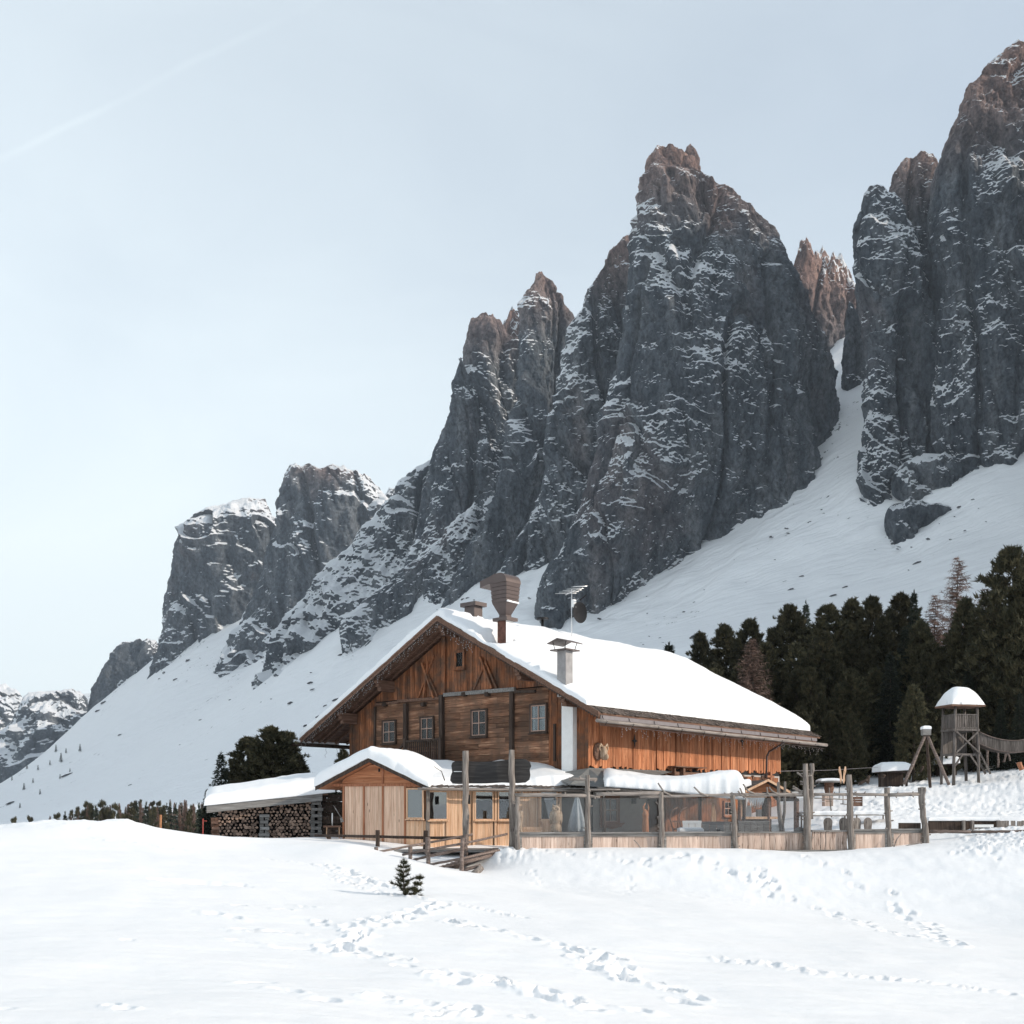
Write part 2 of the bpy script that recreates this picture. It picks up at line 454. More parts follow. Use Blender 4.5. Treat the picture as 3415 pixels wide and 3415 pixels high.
M = {}
M['snow'] = mat_snow('snow')
M['slope'] = mat_snow('slope_snow', fleck=(.075, .965))
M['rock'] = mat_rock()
M['pine'] = mat_leaf('pine_needles', [(.35, (.022, .024, .014)), (.6, (.046, .046, .027)), (.85, (.10, .088, .048))])
M['spruce'] = mat_leaf('spruce_needles', [(.35, (.010, .016, .014)), (.6, (.022, .030, .022)), (.85, (.045, .052, .034))])
M['larch'] = mat_leaf('bare_larch_twigs', [(.35, (.07, .045, .038)), (.6, (.13, .085, .07)), (.85, (.2, .135, .11))])
M['bark'] = mat_plain('bark', (.07, .055, .045), .9, scale=6)
# ================================================================== TERRAIN
def tps_fit(pts):
    pts = np.array(pts, float); xy = pts[:, :2]; z = pts[:, 2]
    d = np.linalg.norm(xy[:, None] - xy[None], axis=-1)
    K = np.where(d > 0, d * d * np.log(np.maximum(d, 1e-9)), 0)
    n = len(xy); A = np.zeros((n + 3, n + 3)); A[:n, :n] = K + np.eye(n) * 1e-3
    A[:n, n] = 1; A[:n, n + 1:] = xy; A[n, :n] = 1; A[n + 1:, :n] = xy.T
    s = np.linalg.solve(A, np.concatenate([z, np.zeros(3)]))
    def f(x, y):
        x = np.asarray(x, float); y = np.asarray(y, float)
        out = s[n] + s[n + 1] * x + s[n + 2] * y
        for i in range(n):
            r2 = (x - xy[i, 0]) ** 2 + (y - xy[i, 1]) ** 2
            out = out + s[i] * .5 * r2 * np.log(np.maximum(r2, 1e-12))
        return out
    return f
def dirscale(pts, k=1.0):
    return [(p[0], p[1], p[2]) for p in pts]

near_pts = [P(0,1024,9), P(250,1024,9.5), P(512,1024,11), P(760,1024,13), P(1024,1024,14), (-9,5,-1.6), (12,5,-2.4), (0,4,-1.8),
 P(0,960,14), P(512,960,17), P(1024,962,22), P(-300,930,20), P(0,900,22), P(250,900,25), P(512,900,30), P(700,902,36), P(880,925,32), P(1024,943,28),
 P(0,858,31), P(250,868,34), P(404,862,42), P(480,877,41), P(560,880,41.5), P(640,888,40), P(800,905,38),P(960,925,35),
 P(500,850,46.8), P(590,847.5,46.8), P(735,847.5,46.8), P(808,852.5,46.8), P(865,849,46.8), P(925,846,46.8), P(1024,840,46.5), P(1150,838,46),
 P(590,849,49), P(700,849,49), P(800,850,50), P(870,848,49), P(600,850,55), P(700,845,58),
 P(-200,836,42), P(0,828,43), P(25,824,44), P(52,820.5,45), P(80,824,46), P(100,821,46.3), P(113,819,46.5), P(121,820.5,47), P(130,831,47.5), P(140,837,48), P(157,835,48.5), P(165,839,49), P(203,837.5,50.5), P(250,838,51.5), P(300,838,51.5), P(340,838,51.5),
 P(120,842,40), P(195,847,44), P(251,853.5,43.5), P(292,854.5,43.5), P(262,856,42), P(335,845,45), P(353,845,45), P(375,852,44.6), P(395,855,44.5), P(300,862,40),
 P(140,842,55), P(100,832,53), P(60,834,54), P(0,838,52),
 P(405,858,46.5), P(430,853,48.5), P(455,868,45), P(480,869,45.5), P(500,855,47.4), P(440,846,51), P(480,846,51),
 P(200,843,60), P(0,850,65), P(350,838,56),
 (-30,70,-4.5), (-60,75,-6), (-25,100,-7), (-50,120,-9), (-10,110,-6), (-90,110,-10), (5,75,-1.5),
 (20,49,-1.5), (30,50,-.8), P(1024,817,54), P(900,822,54), P(860,826,54), P(960,812,60), P(1024,798,66), P(860,806,62), P(890,788,75), P(820,800,68), P(960,772,86),
 P(1024,752,92), P(780,800,75), P(860,790,80), (45,60,3.5), (60,80,8), (50,100,8.5), (25,100,4.5), (38,110,7.5), (20,120,6), (70,120,14), (60,40,2.5), (40,25,-1.5)]
f_near = tps_fit(near_pts)

W = 1932.0
def PW(px, py, D):          # pixels of the 1932-wide view
    return P(px / W * 1024, py / W * 1024, D)
far_pts = [PW(165,1345,3200), PW(290,1265,2900), PW(400,1215,2760), PW(425,1165,2900), PW(470,1225,2650), PW(510,1240,2500), PW(570,1200,2300), PW(640,1160,2150),
 PW(720,1120,2000), PW(830,1065,1870), PW(840,1120,1800), PW(930,1085,1750), PW(1050,1045,1700), PW(1000,1110,1560), PW(1110,1145,1480),
 PW(1250,1105,1430), PW(1370,1055,1400), PW(1450,1010,1400), PW(1550,950,1400), PW(1578,885,1460), PW(1600,760,1580), PW(1605,700,1700), PW(1600,645,1840), PW(1600,600,2000), PW(1620,905,1390), PW(1640,970,1330),
 PW(1700,985,1300), PW(1760,960,1290), PW(1830,930,1270), PW(1932,905,1250), PW(2300,840,1150), PW(2900,820,1000),
 PW(0,1556,1300), PW(0,1535,2300), PW(70,1450,2700), PW(130,1385,3000), PW(0,1535,3300), PW(90,1460,3600), PW(200,1480,1900), PW(-300,1560,2600), PW(400,1400,1700), PW(400,1500,1000), (-300,400,-22), (-700,900,-30), (-900,300,-20), (-1500,1500,-40),
 PW(800,1300,1050), PW(700,1420,750), PW(900,1400,520), PW(1200,1250,900), (20,300,-2), PW(1600,1200,750), PW(1800,1150,800), (60,300,6), (200,300,26), PW(1932,1100,780),
 PW(2300,1050,650), (-60,200,-14), (0,180,-8), (60,170,8), (120,150,14), (-150,160,-14), (-200,250,-18), (-100,300,-17), (-300,-300,-20), (300,-200,-5), (400,100,20), (0,-800,-30), (-2500,0,-60), (-2500,3000,150), (1500,-500,0), (1500,300,150)]
f_far = tps_fit(dirscale(far_pts))

def ground(x, y):
    x = np.asarray(x, float); y = np.asarray(y, float)
    r = np.hypot(x, y)
    w = sstep(95, 150, r)
    zn = f_near(np.clip(x, -140, 140), np.clip(y, -10, 160))
    zf = f_far(x, y)
    zf = np.clip(zf, -60, 520 + 320 * np.exp(-((x - .309 * y) / 75) ** 2) * sstep(1420, 1560, y))
    return zn * (1 - w) + zf * w
def gz(x, y): return float(ground(np.array([x]), np.array([y]))[0])
def hit_ground(px, py, d0=6, d1=90):
    rx = (px - 512) / F; rz = (HOR - py) / F
    D = np.arange(d0, d1, .05)
    dz = rz * D - ground(rx * D, D)
    i = np.argmax(dz < 0)
    if dz[i] >= 0: i = len(D) - 1
    return rx * D[i], D[i]

# ---- near ground sheet with tracks pressed into it
ys = [3.5]
while ys[-1] < 150: ys.append(ys[-1] + max(.03, .0058 * ys[-1] * (1 if ys[-1] < 60 else 2)))
ys = np.array(ys); ks = np.linspace(-.85, .85, 1150)
GY, GK = np.meshgrid(ys, ks, indexing='ij')
GX = GY * GK
GZ = ground(GX, GY)
# soft wind shapes, and churned rough snow on the bank and the hill
GZ += .075 * fbm(GX * .30 + GY * .08, GY * .26, 0, 3) * sstep(2, 12, GY)
GZ += .016 * fbm(GX * .8 + GY * .4, GY * 2.6, 3, 4) * (1 - sstep(30, 50, GY))
PX = GK * F + 512
pyg = HOR - GZ / GY * F
bank = sstep(505, 560, PX) * sstep(34, 40, GY) * (1 - sstep(46.3, 47.2, GY))
GZ += bank * (.026 * fbm(GX * 1.4, GY * 1.0, 5, 4) + .014 * np.abs(perlin(GX * 6, GY * 5, 2)) * (.3 + np.clip(perlin(GX * .4, GY * .4, 5) * 2, 0, 1)))
hill = sstep(780, 850, PX) * sstep(52, 58, GY)
ch = fbm(GX * 1.1, GY * .9, 7, 5, .6)
ch2 = fbm(GX * 2.6, GY * 1.6, 17, 4, .65)
GZ += hill * (.09 * ch + .13 * np.maximum(ch2, -.12) * (.4 + .9 * np.clip(fbm(GX * .25, GY * .2, 3, 2) + .5, 0, 1)))
lump = sstep(940, 985, PX) * sstep(43, 45, GY) * (1 - sstep(50, 54, GY))
GZ += lump * (.22 * np.abs(fbm(GX * 2.1, GY * 2.1, 11, 4, .6)))
edge = sstep(490, 500, PX) * (1 - sstep(520, 560, PX)) * sstep(44, 46, GY) * (1 - sstep(47, 47.6, GY))
GZ += edge * (.16 * np.abs(fbm(GX * 2.5, GY * 2.5, 21, 4, .6)))
moundL = (1 - sstep(125, 170, PX)) * sstep(41, 44, GY) * (1 - sstep(48, 52, GY))
GZ += moundL * .10 * fbm(GX * .9, GY * .9, 31, 4, .55)
# flat ground under the huts
def stamp(x, y, rx, ry, ang, depth, rim, seed):
    R_ = max(rx, ry) * 2.4
    i0, i1 = np.searchsorted(ys, [y - R_, y + R_])
    if i1 <= i0: return
    k0 = (x - R_) / y; k1 = (x + R_) / y
    j0, j1 = np.searchsorted(ks, [min(k0, k1) - .002, max(k0, k1) + .002])
    if j1 <= j0: return
    X = GX[i0:i1, j0:j1] - x; Y = GY[i0:i1, j0:j1] - y
    c, s = math.cos(ang), math.sin(ang)
    a = (X * c + Y * s) / rx; b = (-X * s + Y * c) / ry
    rr = np.sqrt(a * a + b * b) * (1 + .35 * perlin(X * 4 + seed * 3.1, Y * 4, seed))
    d = -depth * (1 - sstep(.55, 1.05, rr))
    d += rim * np.exp(-((rr - 1.3) / .38) ** 2) * (.35 + 1.0 * np.abs(perlin(X * 7, Y * 7 + seed, seed * 1.7)))
    GZ[i0:i1, j0:j1] += d * (.92 if y < 34 else .75)
def c4(x, y): return (.2949 * x, 779.6 + .2949 * y)
def c5(x, y): return (454.3 + .2949 * x, 779.6 + .2949 * y)
def trail(pix, step, width, rx, ry, depth, rim, jit=.12, prob=1.0, seed=0):
    rr = random.Random(seed)
    pts = [hit_ground(*p) for p in pix]
    k = 0
    for (a, b) in zip(pts[:-1], pts[1:]):
        L = math.hypot(b[0] - a[0], b[1] - a[1]); n = max(1, int(L / step)); ang = math.atan2(b[1] - a[1], b[0] - a[0])
        for i in range(n):
            k += 1
            if rr.random() > prob: continue
            t = (i + rr.uniform(-.2, .2)) / n; side = (1 if k % 2 else -1) * width + rr.gauss(0, jit)
            x = a[0] + (b[0] - a[0]) * t - math.sin(ang) * side; y = a[1] + (b[1] - a[1]) * t + math.cos(ang) * side
            stamp(x, y, rx * rr.uniform(.7, 1.3), ry * rr.uniform(.7, 1.25), ang + rr.gauss(0, .3), depth * rr.uniform(.5, 1.25), rim * rr.uniform(.4, 1.5), k + seed * 50)
trail([c4(1480,430), c4(1300,478), c4(1190,520), c4(1130,560), c4(1250,590), c4(1350,610), c4(1450,632)], .34, .20, .24, .15, .16, .05, .18, seed=1)
trail([c4(1130,560), c4(1240,600), c4(1400,625), c4(1520,640)], .5, .22, .28, .16, .15, .05, .2, seed=2)
trail([c4(1500,675), c4(1600,672), c4(1720,705), c4(1800,722), c4(1880,775)], .42, .16, .26, .16, .15, .05, .1, seed=3)
trail([c4(1080,480), c4(1200,500), c4(1300,480)], .4, .15, .22, .14, .12, .05, .15, seed=4)
trail([c4(700,460), c4(790,468), c4(880,480)], .6, .1, .3, .14, .10, .04, .12, seed=5)
trail([c4(820,510), c4(930,515), c4(1040,525)], .55, .1, .4, .12, .10, .03, .12, seed=6)
trail([c4(840,555), c4(1000,570), c4(1150,580)], .5, .1, .35, .12, .08, .03, .12, seed=7)
trail([c4(820,435), c4(930,435), c4(1060,430), c4(1110,440)], .6, .15, .3, .12, .08, .04, .15, seed=8)
trail([c4(390,555), c4(440,565)], .4, .08, .2, .1, .05, .02, .1, seed=9)
trail([c4(880,690), c4(1000,690)], .35, .1, .22, .1, .08, .03, .1, seed=10)
trail([c4(930,720), c4(1100,745), c4(1180,760)], .4, .1, .25, .1, .07, .03, .1, seed=11)
trail([c4(1280,745), c4(1400,750), c4(1500,755)], .4, .1, .22, .13, .10, .04, .1, seed=12)
trail([c4(10,775), c4(100,770)], .3, .1, .14, .1, .07, .03, .1, seed=13)
trail([c4(380,765), c4(440,772), c4(600,780)], .35, .08, .14, .09, .06, .03, .08, prob=.7, seed=14)
trail([c4(1520,800), c4(1650,780), c4(1750,800), c4(1900,815)], .25, .12, .16, .1, .08, .05, .12, seed=15)
trail([c5(0,480), c5(130,520), c5(300,545), c5(380,572), c5(450,580)], .42, .16, .25, .15, .14, .05, .1, seed=16)
trail([c5(400,575), c5(480,600), c5(550,655), c5(620,690), c5(700,710), c5(800,755), c5(880,775)], .4, .16, .22, .14, .12, .05, .12, seed=17)
trail([c5(560,650), c5(480,600), c5(520,585)], .3, .1, .2, .14, .12, .05, .12, seed=18)
trail([c5(0,700), c5(100,680), c5(180,700), c5(260,715), c5(330,770)], .38, .16, .24, .15, .14, .05, .12, seed=19)
trail([c5(400,775), c5(520,785), c5(700,815)], .3, .1, .2, .12, .09, .05, .1, seed=20)
# narrow ski track, rough
trail([c4(250,195), c4(500,225), c4(750,255), c4(950,275), c4(1080,290), c4(1170,320)], .3, .12, .22, .10, .06, .05, .1, seed=21)
trail([c4(1080,290), c4(1170,305), c4(1250,345), c4(1320,368)], .32, .14, .3, .16, .16, .05, .12, seed=22)
trail([c4(1100,320), c4(1220,365), c4(1320,390), c4(1450,410), c4(1600,432), c4(1800,470)], .28, .06, .18, .08, .05, .05, .08, seed=23)
trail([c5(870,602), c5(960,615), c5(1100,635), c5(1250,660), c5(1400,675), c5(1700,700), c5(1930,722)], .2, .1, .15, .09, .06, .05, .09, seed=24)
# bank
trail([c5(150,235), c5(300,240), c5(450,250), c5(560,270), c5(650,275)], .45, .22, .22, .15, .11, .04, .22, seed=25)
trail([c5(600,285), c5(700,275), c5(780,262), c5(860,290), c5(960,320), c5(1030,350), c5(1090,390), c5(1150,412)], .42, .15, .26, .17, .16, .05, .13, seed=26)
trail([c5(770,262), c5(820,268)], .4, .1, .4, .2, .2, .06, .1, seed=27)
trail([c5(1150,412), c5(1230,435), c5(1290,462), c5(1360,480), c5(1430,500), c5(1500,520), c5(1560,540)], .75, .1, .3, .16, .2, .05, .1, seed=28)
trail([c5(1030,310), c5(1060,340), c5(1110,385)], .4, .12, .25, .18, .18, .05, .12, seed=29)
trail([c5(1180,268), c5(1300,312), c5(1370,352), c5(1470,385), c5(1500,400)], .9, .1, .32, .16, .17, .05, .1, seed=30)
trail([c5(1490,430), c5(1530,460), c5(1580,490), c5(1610,520), c5(1690,568)], .6, .12, .28, .2, .2, .05, .1, seed=31)
trail([c5(590,330), c5(605,350), c5(590,380), c5(570,400)], .3, .05, .1, .08, .06, .02, .04, seed=32)
trail([c5(260,310), c5(290,355)], .35, .08, .14, .1, .08, .03, .08, seed=33)
trail([c5(1690,240), c5(1820,262), c5(1900,245)], .6, .3, .2, .14, .12, .05, .3, seed=34)
# hollow with a sharp lip, left
hx, hy = hit_ground(*c4(770,352)); stamp(hx - .6, hy, 1.6, .5, .05, .16, .0, 3)
# snow on the ramp area is kept as it is
v = np.stack([GX, GY, GZ], -1).reshape(-1, 3)
me = np_mesh('snow_ground', v, grid_faces(len(ys), len(ks)))
tag(link('snow_ground', me, M['snow']), 'white snow field with footprints in front of the chalet', 'snow', kind='structure')

# ---- far terrain
def rings():
    ax = np.concatenate([-np.geomspace(4200, 160, 110), np.linspace(-150, 150, 61), np.geomspace(160, 4200, 110)])
    ay = np.concatenate([np.linspace(-1500, -60, 16), np.linspace(-45, 400, 90), np.geomspace(408, 5200, 260)])
    return ax, ay
ax, ay = rings()
AX, AY = np.meshgrid(ax, ay)
AZ = ground(AX, AY)
AZ += 5 * fbm(AX / 180, AY / 180, 0, 4) * sstep(300, 900, np.hypot(AX, AY))
AZ += 1.2 * fbm(AX / 22, AY / 22, 4, 3) * sstep(250, 600, np.hypot(AX, AY))
AZ += 7 * fbm(AX / 38 + 5, AY / 38, 9, 3) * sstep(1100, 1400, np.hypot(AX, AY)) * sstep(120, 260, AZ)
inner = (np.abs(AX) < .82 * AY) & (AY < 144) & (AY > 4)
AZ -= inner * .8
AZ -= (~inner) * .03
me = np_mesh('snow_slope', np.stack([AX, AY, AZ], -1).reshape(-1, 3), grid_faces(len(ay), len(ax)))
tag(link('snow_slope', me, M['slope']), 'long shaded snow slope running up to the foot of the rock walls', 'slope', kind='structure')

# ================================================================== MOUNTAINS
DENS = 1.0
def tower(rows, D, label, dr=.7, seed=0, dens=1.0, snow=0.0, amp=1.0, jag=6.0, ledge=1.0, dip=.28, xs=1.0, flat=.8, dmin=0, ampside=.35, snow_lo=None, taper=.18, face=1.0, yaw=0.0):
    rows = sorted(rows, key=lambda r: r[0])
    py = np.array([r[0] for r in rows], float)
    f = F * W / 1024
    zz = (HOR * W / 1024 - py) / f * D
    xl = np.array([(r[1] - W / 2) / f * D for r in rows]); xr = np.array([(r[2] - W / 2) / f * D for r in rows])
    zb = min(zz) - 260
    zz = np.append(zz, zb); xl = np.append(xl, xl[-1] - 40 * taper * 5); xr = np.append(xr, xr[-1] + 40 * taper * 5)
    sp = D / f / dens / DENS                        # metres per 1932-pixel
    nh = int((zz[0] - zz[-1]) / sp * .8); H = np.linspace(zz[-1], zz[0], nh)
    XL = np.interp(H, zz[::-1], xl[::-1]); XR = np.interp(H, zz[::-1], xr[::-1])
    k = max(3, int(18 / (H[1] - H[0]) / 2))
    ker = np.hanning(2 * k + 1); ker /= ker.sum()
    XLs = np.convolve(np.pad(XL, k, 'edge'), ker, 'valid'); XRs = np.convolve(np.pad(XR, k, 'edge'), ker, 'valid')
    Wd = np.maximum((XRs - XLs) / 2, .5); XC = (XLs + XRs) / 2
    DR = dmin + dr * Wd * xs
    # keep the front from overhanging on the way down
    for i in range(nh - 2, -1, -1): DR[i] = max(DR[i], DR[i + 1])
    nt_ = int(min(Wd.max() * 2.6 / sp, 900))
    th = np.concatenate([np.linspace(-.25, math.pi + .25, nt_), np.linspace(math.pi + .45, 2 * math.pi - .25, 16)])
    TH, HH = np.meshgrid(th, H)
    c = np.cos(TH); s = np.sin(TH)
    wd = Wd[:, None]; xc = XC[:, None]; d = DR[:, None]
    x0 = xc + wd * np.sign(c) * np.abs(c) ** flat; y0 = D - d * np.sign(s) * np.abs(s) ** flat
    rad_k = face * float(XC[-1]) / D            # towers face the valley head-on
    y0 = y0 + yaw * (x0 - xc)
    x0 = x0 - (D - y0) * rad_k * ((D - y0) > 0)
    nx = c * d; ny = -s * wd; L = np.sqrt(nx * nx + ny * ny) + 1e-6; nx /= L; ny /= L
    S = seed * 37.7
    scl = D / 1500.0
    side = ampside + (1 - ampside) * np.clip(s, 0, 1) ** 1.0
    topf = sstep(0, 60, (H[-1] - HH))
    big = fbm(x0 / (150 * scl) + S, y0 / (150 * scl), HH / (520 * scl) + (x0 + S) * .0004, 3)
    lean = .22 * np.sin(seed * 1.7) ; xq = x0 + lean * HH + 30 * scl * perlin(x0 / (260 * scl), y0 / (260 * scl), HH / (200 * scl) + S)
    gul = perlin(xq / (75 * scl) + S + 3, y0 / (75 * scl), HH / (420 * scl) + 1.5)
    gul2 = perlin((xq + .25 * HH) / (26 * scl) + S + 9, y0 / (26 * scl), HH / (150 * scl) + 4.5)
    disp = 34 * scl * big - 20 * scl * np.exp(-(gul / .08) ** 2) - 5 * scl * np.exp(-(gul2 / .12) ** 2) + 6 * scl * gul2
    rough = fbm(x0 / (15 * scl) + S, y0 / (15 * scl), HH / (24 * scl), 4, .55)
    crag = 1 - 2 * np.abs(perlin((x0 + .6 * HH) / (42 * scl) + S, y0 / (34 * scl), (HH - .2 * x0) / (60 * scl))); crag2 = 1 - 2 * np.abs(perlin(x0 / (13 * scl), y0 / (13 * scl) + S, (HH - .3 * x0) / (20 * scl)))
    disp += 7 * scl * crag + 3.4 * scl * crag2
    disp += 5.5 * scl * rough + 2.2 * scl * perlin(x0 / (4.2 * scl), y0 / (4.2 * scl), HH / (3.4 * scl) + S)
    patch = fbm((x0 - .6 * HH) / (130 * scl) + S, y0 / (200 * scl), (HH + .3 * x0) / (95 * scl), 3) * 1.15 + .45 * perlin(x0 / (30 * scl), y0 / (30 * scl), (HH + dip * x0) / (14 * scl) + S)
    wob = perlin(x0 / (60 * scl) + 8, y0 / (60 * scl), HH / (60 * scl) + S)
    for per, am, ph in ((150, 15, 1), (62, 8, 0), (24, 3.0, 3), (9, .7, 7)):
        per *= scl; am *= scl * ledge
        Sd = HH + (dip + .35 * perlin(x0 / (330 * scl) + S, y0 / (330 * scl), HH / (260 * scl))) * (x0 - xc) + per * .9 * wob + per * .5 * gul2
        fr = Sd / per + ph; fr = fr - np.floor(fr)
        mod = 1.9 * np.clip(perlin(x0 / (per * 1.5) + S + ph, y0 / (per * 1.5), HH / (per * 1.1)) * 1.4 + .05 + .5 * patch, 0, .8)
        disp += am * mod * (np.minimum(fr * 1.08, (1 - fr) * 9))
    disp -= disp.mean() + 3 * scl
    disp *= amp * side * (.35 + .65 * topf)
    X = x0 + nx * disp; Y = y0 + ny * disp
    tz = 1 - sstep(0, 70 * scl, H[-1] - HH)
    Z = HH + tz * jag * scl * fbm(X / (16 * scl) + S, Y / (16 * scl), 2, 3, .6)
    # close the top
    v = np.stack([X, Y, Z], -1).reshape(-1, 3)
    nc = len(th)
    i = np.arange(nh - 1)[:, None] * nc + np.arange(nc)[None, :]
    j = np.arange(nh - 1)[:, None] * nc + (np.arange(nc) + 1)[None, :] % nc
    fc = np.stack([i, i + nc, j + nc, j], -1).reshape(-1, 4)
    top = v[(nh - 1) * nc:].mean(0) + np.array([0, 0, 1.5])
    v = np.vstack([v, top[None]])
    ti = (nh - 1) * nc + np.arange(nc)
    capf = np.stack([ti, np.full(nc, len(v) - 1), np.roll(ti, -1), np.roll(ti, -1)], -1)
    me = bpy.data.meshes.new('mountain')
    me.vertices.add(len(v)); me.vertices.foreach_set('co', np.ascontiguousarray(v, np.float32).ravel())
    nq = len(fc); ntri = nc
    idx = np.concatenate([fc.ravel(), capf[:, :3].ravel()]).astype(np.int32)
    me.loops.add(len(idx)); me.loops.foreach_set('vertex_index', idx)
    me.polygons.add(nq + ntri)
    ls = np.concatenate([np.arange(nq) * 4, nq * 4 + np.arange(ntri) * 3]).astype(np.int32)
    me.polygons.foreach_set('loop_start', ls)
    me.update(calc_edges=True)
    me.polygons.foreach_set('use_smooth', np.ones(nq + ntri, bool))
    a = me.attributes.new('snow', 'FLOAT', 'POINT')
    sv = np.full(len(v), snow, np.float32)
    sv[:-1] += (np.clip(patch * 1.25 + .04, -.6, .85) * .55).astype(np.float32).ravel()
    if snow_lo is not None:
        zlo, amt = snow_lo
        sv += (amt * (1 - sstep(zlo - 60, zlo + 60, v[:, 2]))).astype(np.float32)
    a.data.foreach_set('value', sv)
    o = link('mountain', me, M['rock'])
    tag(o, label, 'mountain', kind='structure')
    return o

tower([(1296,-30,8),(1318,-110,40),(1345,-160,70),(1420,-260,110),(1500,-400,120)], 4300, 'low distant rocky hill at the left edge of the photo', dr=.9, seed=1, snow=.22, amp=.8)
tower([(1305,95,135),(1312,60,160),(1330,40,172),(1370,10,190),(1430,-60,200),(1500,-120,220)], 3800, 'low snowy rounded hill left of the rock walls', dr=.9, seed=2, snow=.22, amp=.8)
tower([(1209,245,294),(1222,215,305),(1250,190,310),(1285,180,310),(1300,168,310),(1345,160,300),(1380,160,280)], 3230, 'dark rounded rock hump at the left end of the wall', dr=.55, seed=3, dens=1.1, snow=.03, amp=.7)
tower([(942,466,500),(952,436,502),(965,410,506),(985,376,518),(1005,350,520),(1045,328,522),(1140,302,520),(1200,296,500),(1260,285,485),(1330,270,470)], 2900, 'flat-topped grey rock massif left of the notch', dr=.5, seed=4, dens=1.15, snow=-.04, amp=.75, flat=.6, jag=4)
tower([(877,546,566),(886,540,600),(896,535,690),(925,530,720),(955,524,742),(1000,516,745),(1060,500,735),(1120,470,700),(1180,440,660),(1235,418,600),(1280,410,560)], 2640, 'grey blocky rock peak standing right of the notch', dr=.5, seed=5, dens=1.15, snow=-.02, amp=.8, jag=7)
tower([(928,738,756),(940,730,765),(1000,720,790),(1100,700,800)], 2650, 'small rock tooth in the gap between the massifs', dr=.6, seed=6)
tower([(865,822,930),(885,795,960),(905,780,985),(940,745,1000),(980,705,1010),(1040,650,1000),(1100,590,960),(1160,545,900),(1230,500,800),(1290,490,760)], 2080, 'snow-streaked lower apron of the main rock wall', dr=.42, seed=7, snow=.36, amp=1.0, flat=.8, ledge=1.2)
tower([(676,866,872),(690,860,882),(720,852,905),(760,845,940),(800,838,970),(850,820,990),(900,808,1000),(1000,790,1000),(1100,770,1000)], 1900, 'pointed rock spur at the left end of the main wall', dr=.6, seed=8, dens=1.1)
tower([(597,905,925),(606,900,945),(630,890,960),(660,883,985),(720,878,1000),(800,875,1010),(950,870,1010),(1100,860,1010)], 1945, 'rock tower with a ragged top and sunlit edge, left of the pointed one', yaw=.35, dr=.7, flat=1.1, seed=9, dens=1.1, jag=10)
tower([(588,960,985),(600,950,1000),(640,945,1010),(750,940,1020),(1000,930,1030)], 1975, 'ragged crest joining two rock towers', dr=.6, seed=10, jag=12)
tower([(520,1016,1026),(530,1008,1045),(555,1000,1064),(580,995,1084),(600,993,1090),(640,988,1088),(720,984,1082),(820,975,1075),(900,955,1065),(980,915,1050),(1050,870,1030),(1130,840,990)], 1810, 'slim pointed rock peak with a reddish sunlit head', yaw=.6, dr=.75, flat=1.15, ampside=.5, seed=11, dens=1.1, jag=8)
tower([(445,1175,1200),(458,1158,1215),(485,1140,1220),(520,1120,1222),(580,1096,1230),(640,1072,1225),(720,1058,1215),(800,1042,1200),(880,1025,1190),(960,1000,1170),(1040,960,1120),(1110,940,1080),(1160,930,1060)], 1700, 'snow-dusted rock shoulder leaning on the big pillar', dr=.42, seed=12, dens=1.1, snow=.14, dip=-.3, ledge=1.2)
tower([(284,1238,1300),(296,1228,1316),(320,1222,1326),(335,1219,1345),(355,1216,1380),(385,1213,1415),(420,1210,1444),(450,1206,1466),(490,1200,1490),(540,1190,1515),(600,1180,1540),(660,1168,1578),(740,1152,1590),(820,1136,1586),(900,1112,1566),(960,1090,1520),(1020,1070,1480),(1080,1050,1420),(1150,1030,1300),(1200,1020,1250)], 1540, 'tallest grey rock pillar in the middle of the range', yaw=.3, dr=.6, seed=13, dens=1.25, amp=1.0, flat=1.05, jag=8)
tower([(276,1294,1306),(290,1288,1318),(315,1284,1328),(340,1280,1345),(400,1270,1380)], 1640, 'small ragged knob on top of the tallest pillar', dr=.8, flat=1.1, seed=14, jag=8)
tower([(480,1385,1400),(540,1372,1420),(620,1358,1460),(700,1348,1500),(780,1340,1530),(860,1336,1550),(930,1340,1555),(1000,1345,1520),(1060,1350,1450),(1120,1350,1420)], 1500, 'narrow buttress on the front of the tallest pillar', dr=.45, seed=15, dens=1.2, flat=.95)
tower([(640,1195,1205),(720,1170,1235),(800,1150,1265),(880,1125,1290),(960,1095,1310),(1040,1060,1310),(1110,1040,1270),(1170,1030,1240)], 1500, 'broad snow-dusted buttress low on the left of the tallest pillar', dr=.5, seed=16, dens=1.2, snow=.06)
tower([(930,905,935),(965,880,985),(1010,835,1050),(1050,790,1090),(1090,740,1120),(1130,700,1140),(1180,660,1150)], 1840, 'low snow-covered rock apron joining the feet of the middle towers', dr=.28, flat=.55, seed=29, snow=.26)
tower([(1060,1040,1075),(1085,1020,1110),(1120,1008,1130),(1170,1000,1150)], 1470, 'low dark rock outcrop at the foot of the tallest pillar', dr=.7, seed=17)
tower([(484,1512,1540),(492,1506,1600),(505,1500,1615),(560,1495,1640),(640,1490,1650),(760,1490,1660),(900,1490,1660)], 1900, 'far sunlit reddish ridge seen through the gap', yaw=.7, dr=.5, flat=1.3, seed=18, jag=26, amp=.7)
tower([(575,1602,1612),(634,1591,1640),(700,1582,1650),(800,1580,1650),(870,1584,1650),(920,1592,1645)], 1640, 'narrow dark rock fin in the gully', dr=.5, seed=19)
tower([(356,1642,1658),(366,1634,1680),(385,1628,1700),(430,1620,1720),(500,1617,1740),(580,1622,1770),(660,1631,1790),(750,1635,1810),(830,1630,1830),(895,1620,1840),(950,1622,1830),(1000,1630,1800),(1060,1650,1780)], 1385, 'steep left pillar of the right-hand massif', dr=.6, seed=20, dens=1.2, flat=.7)
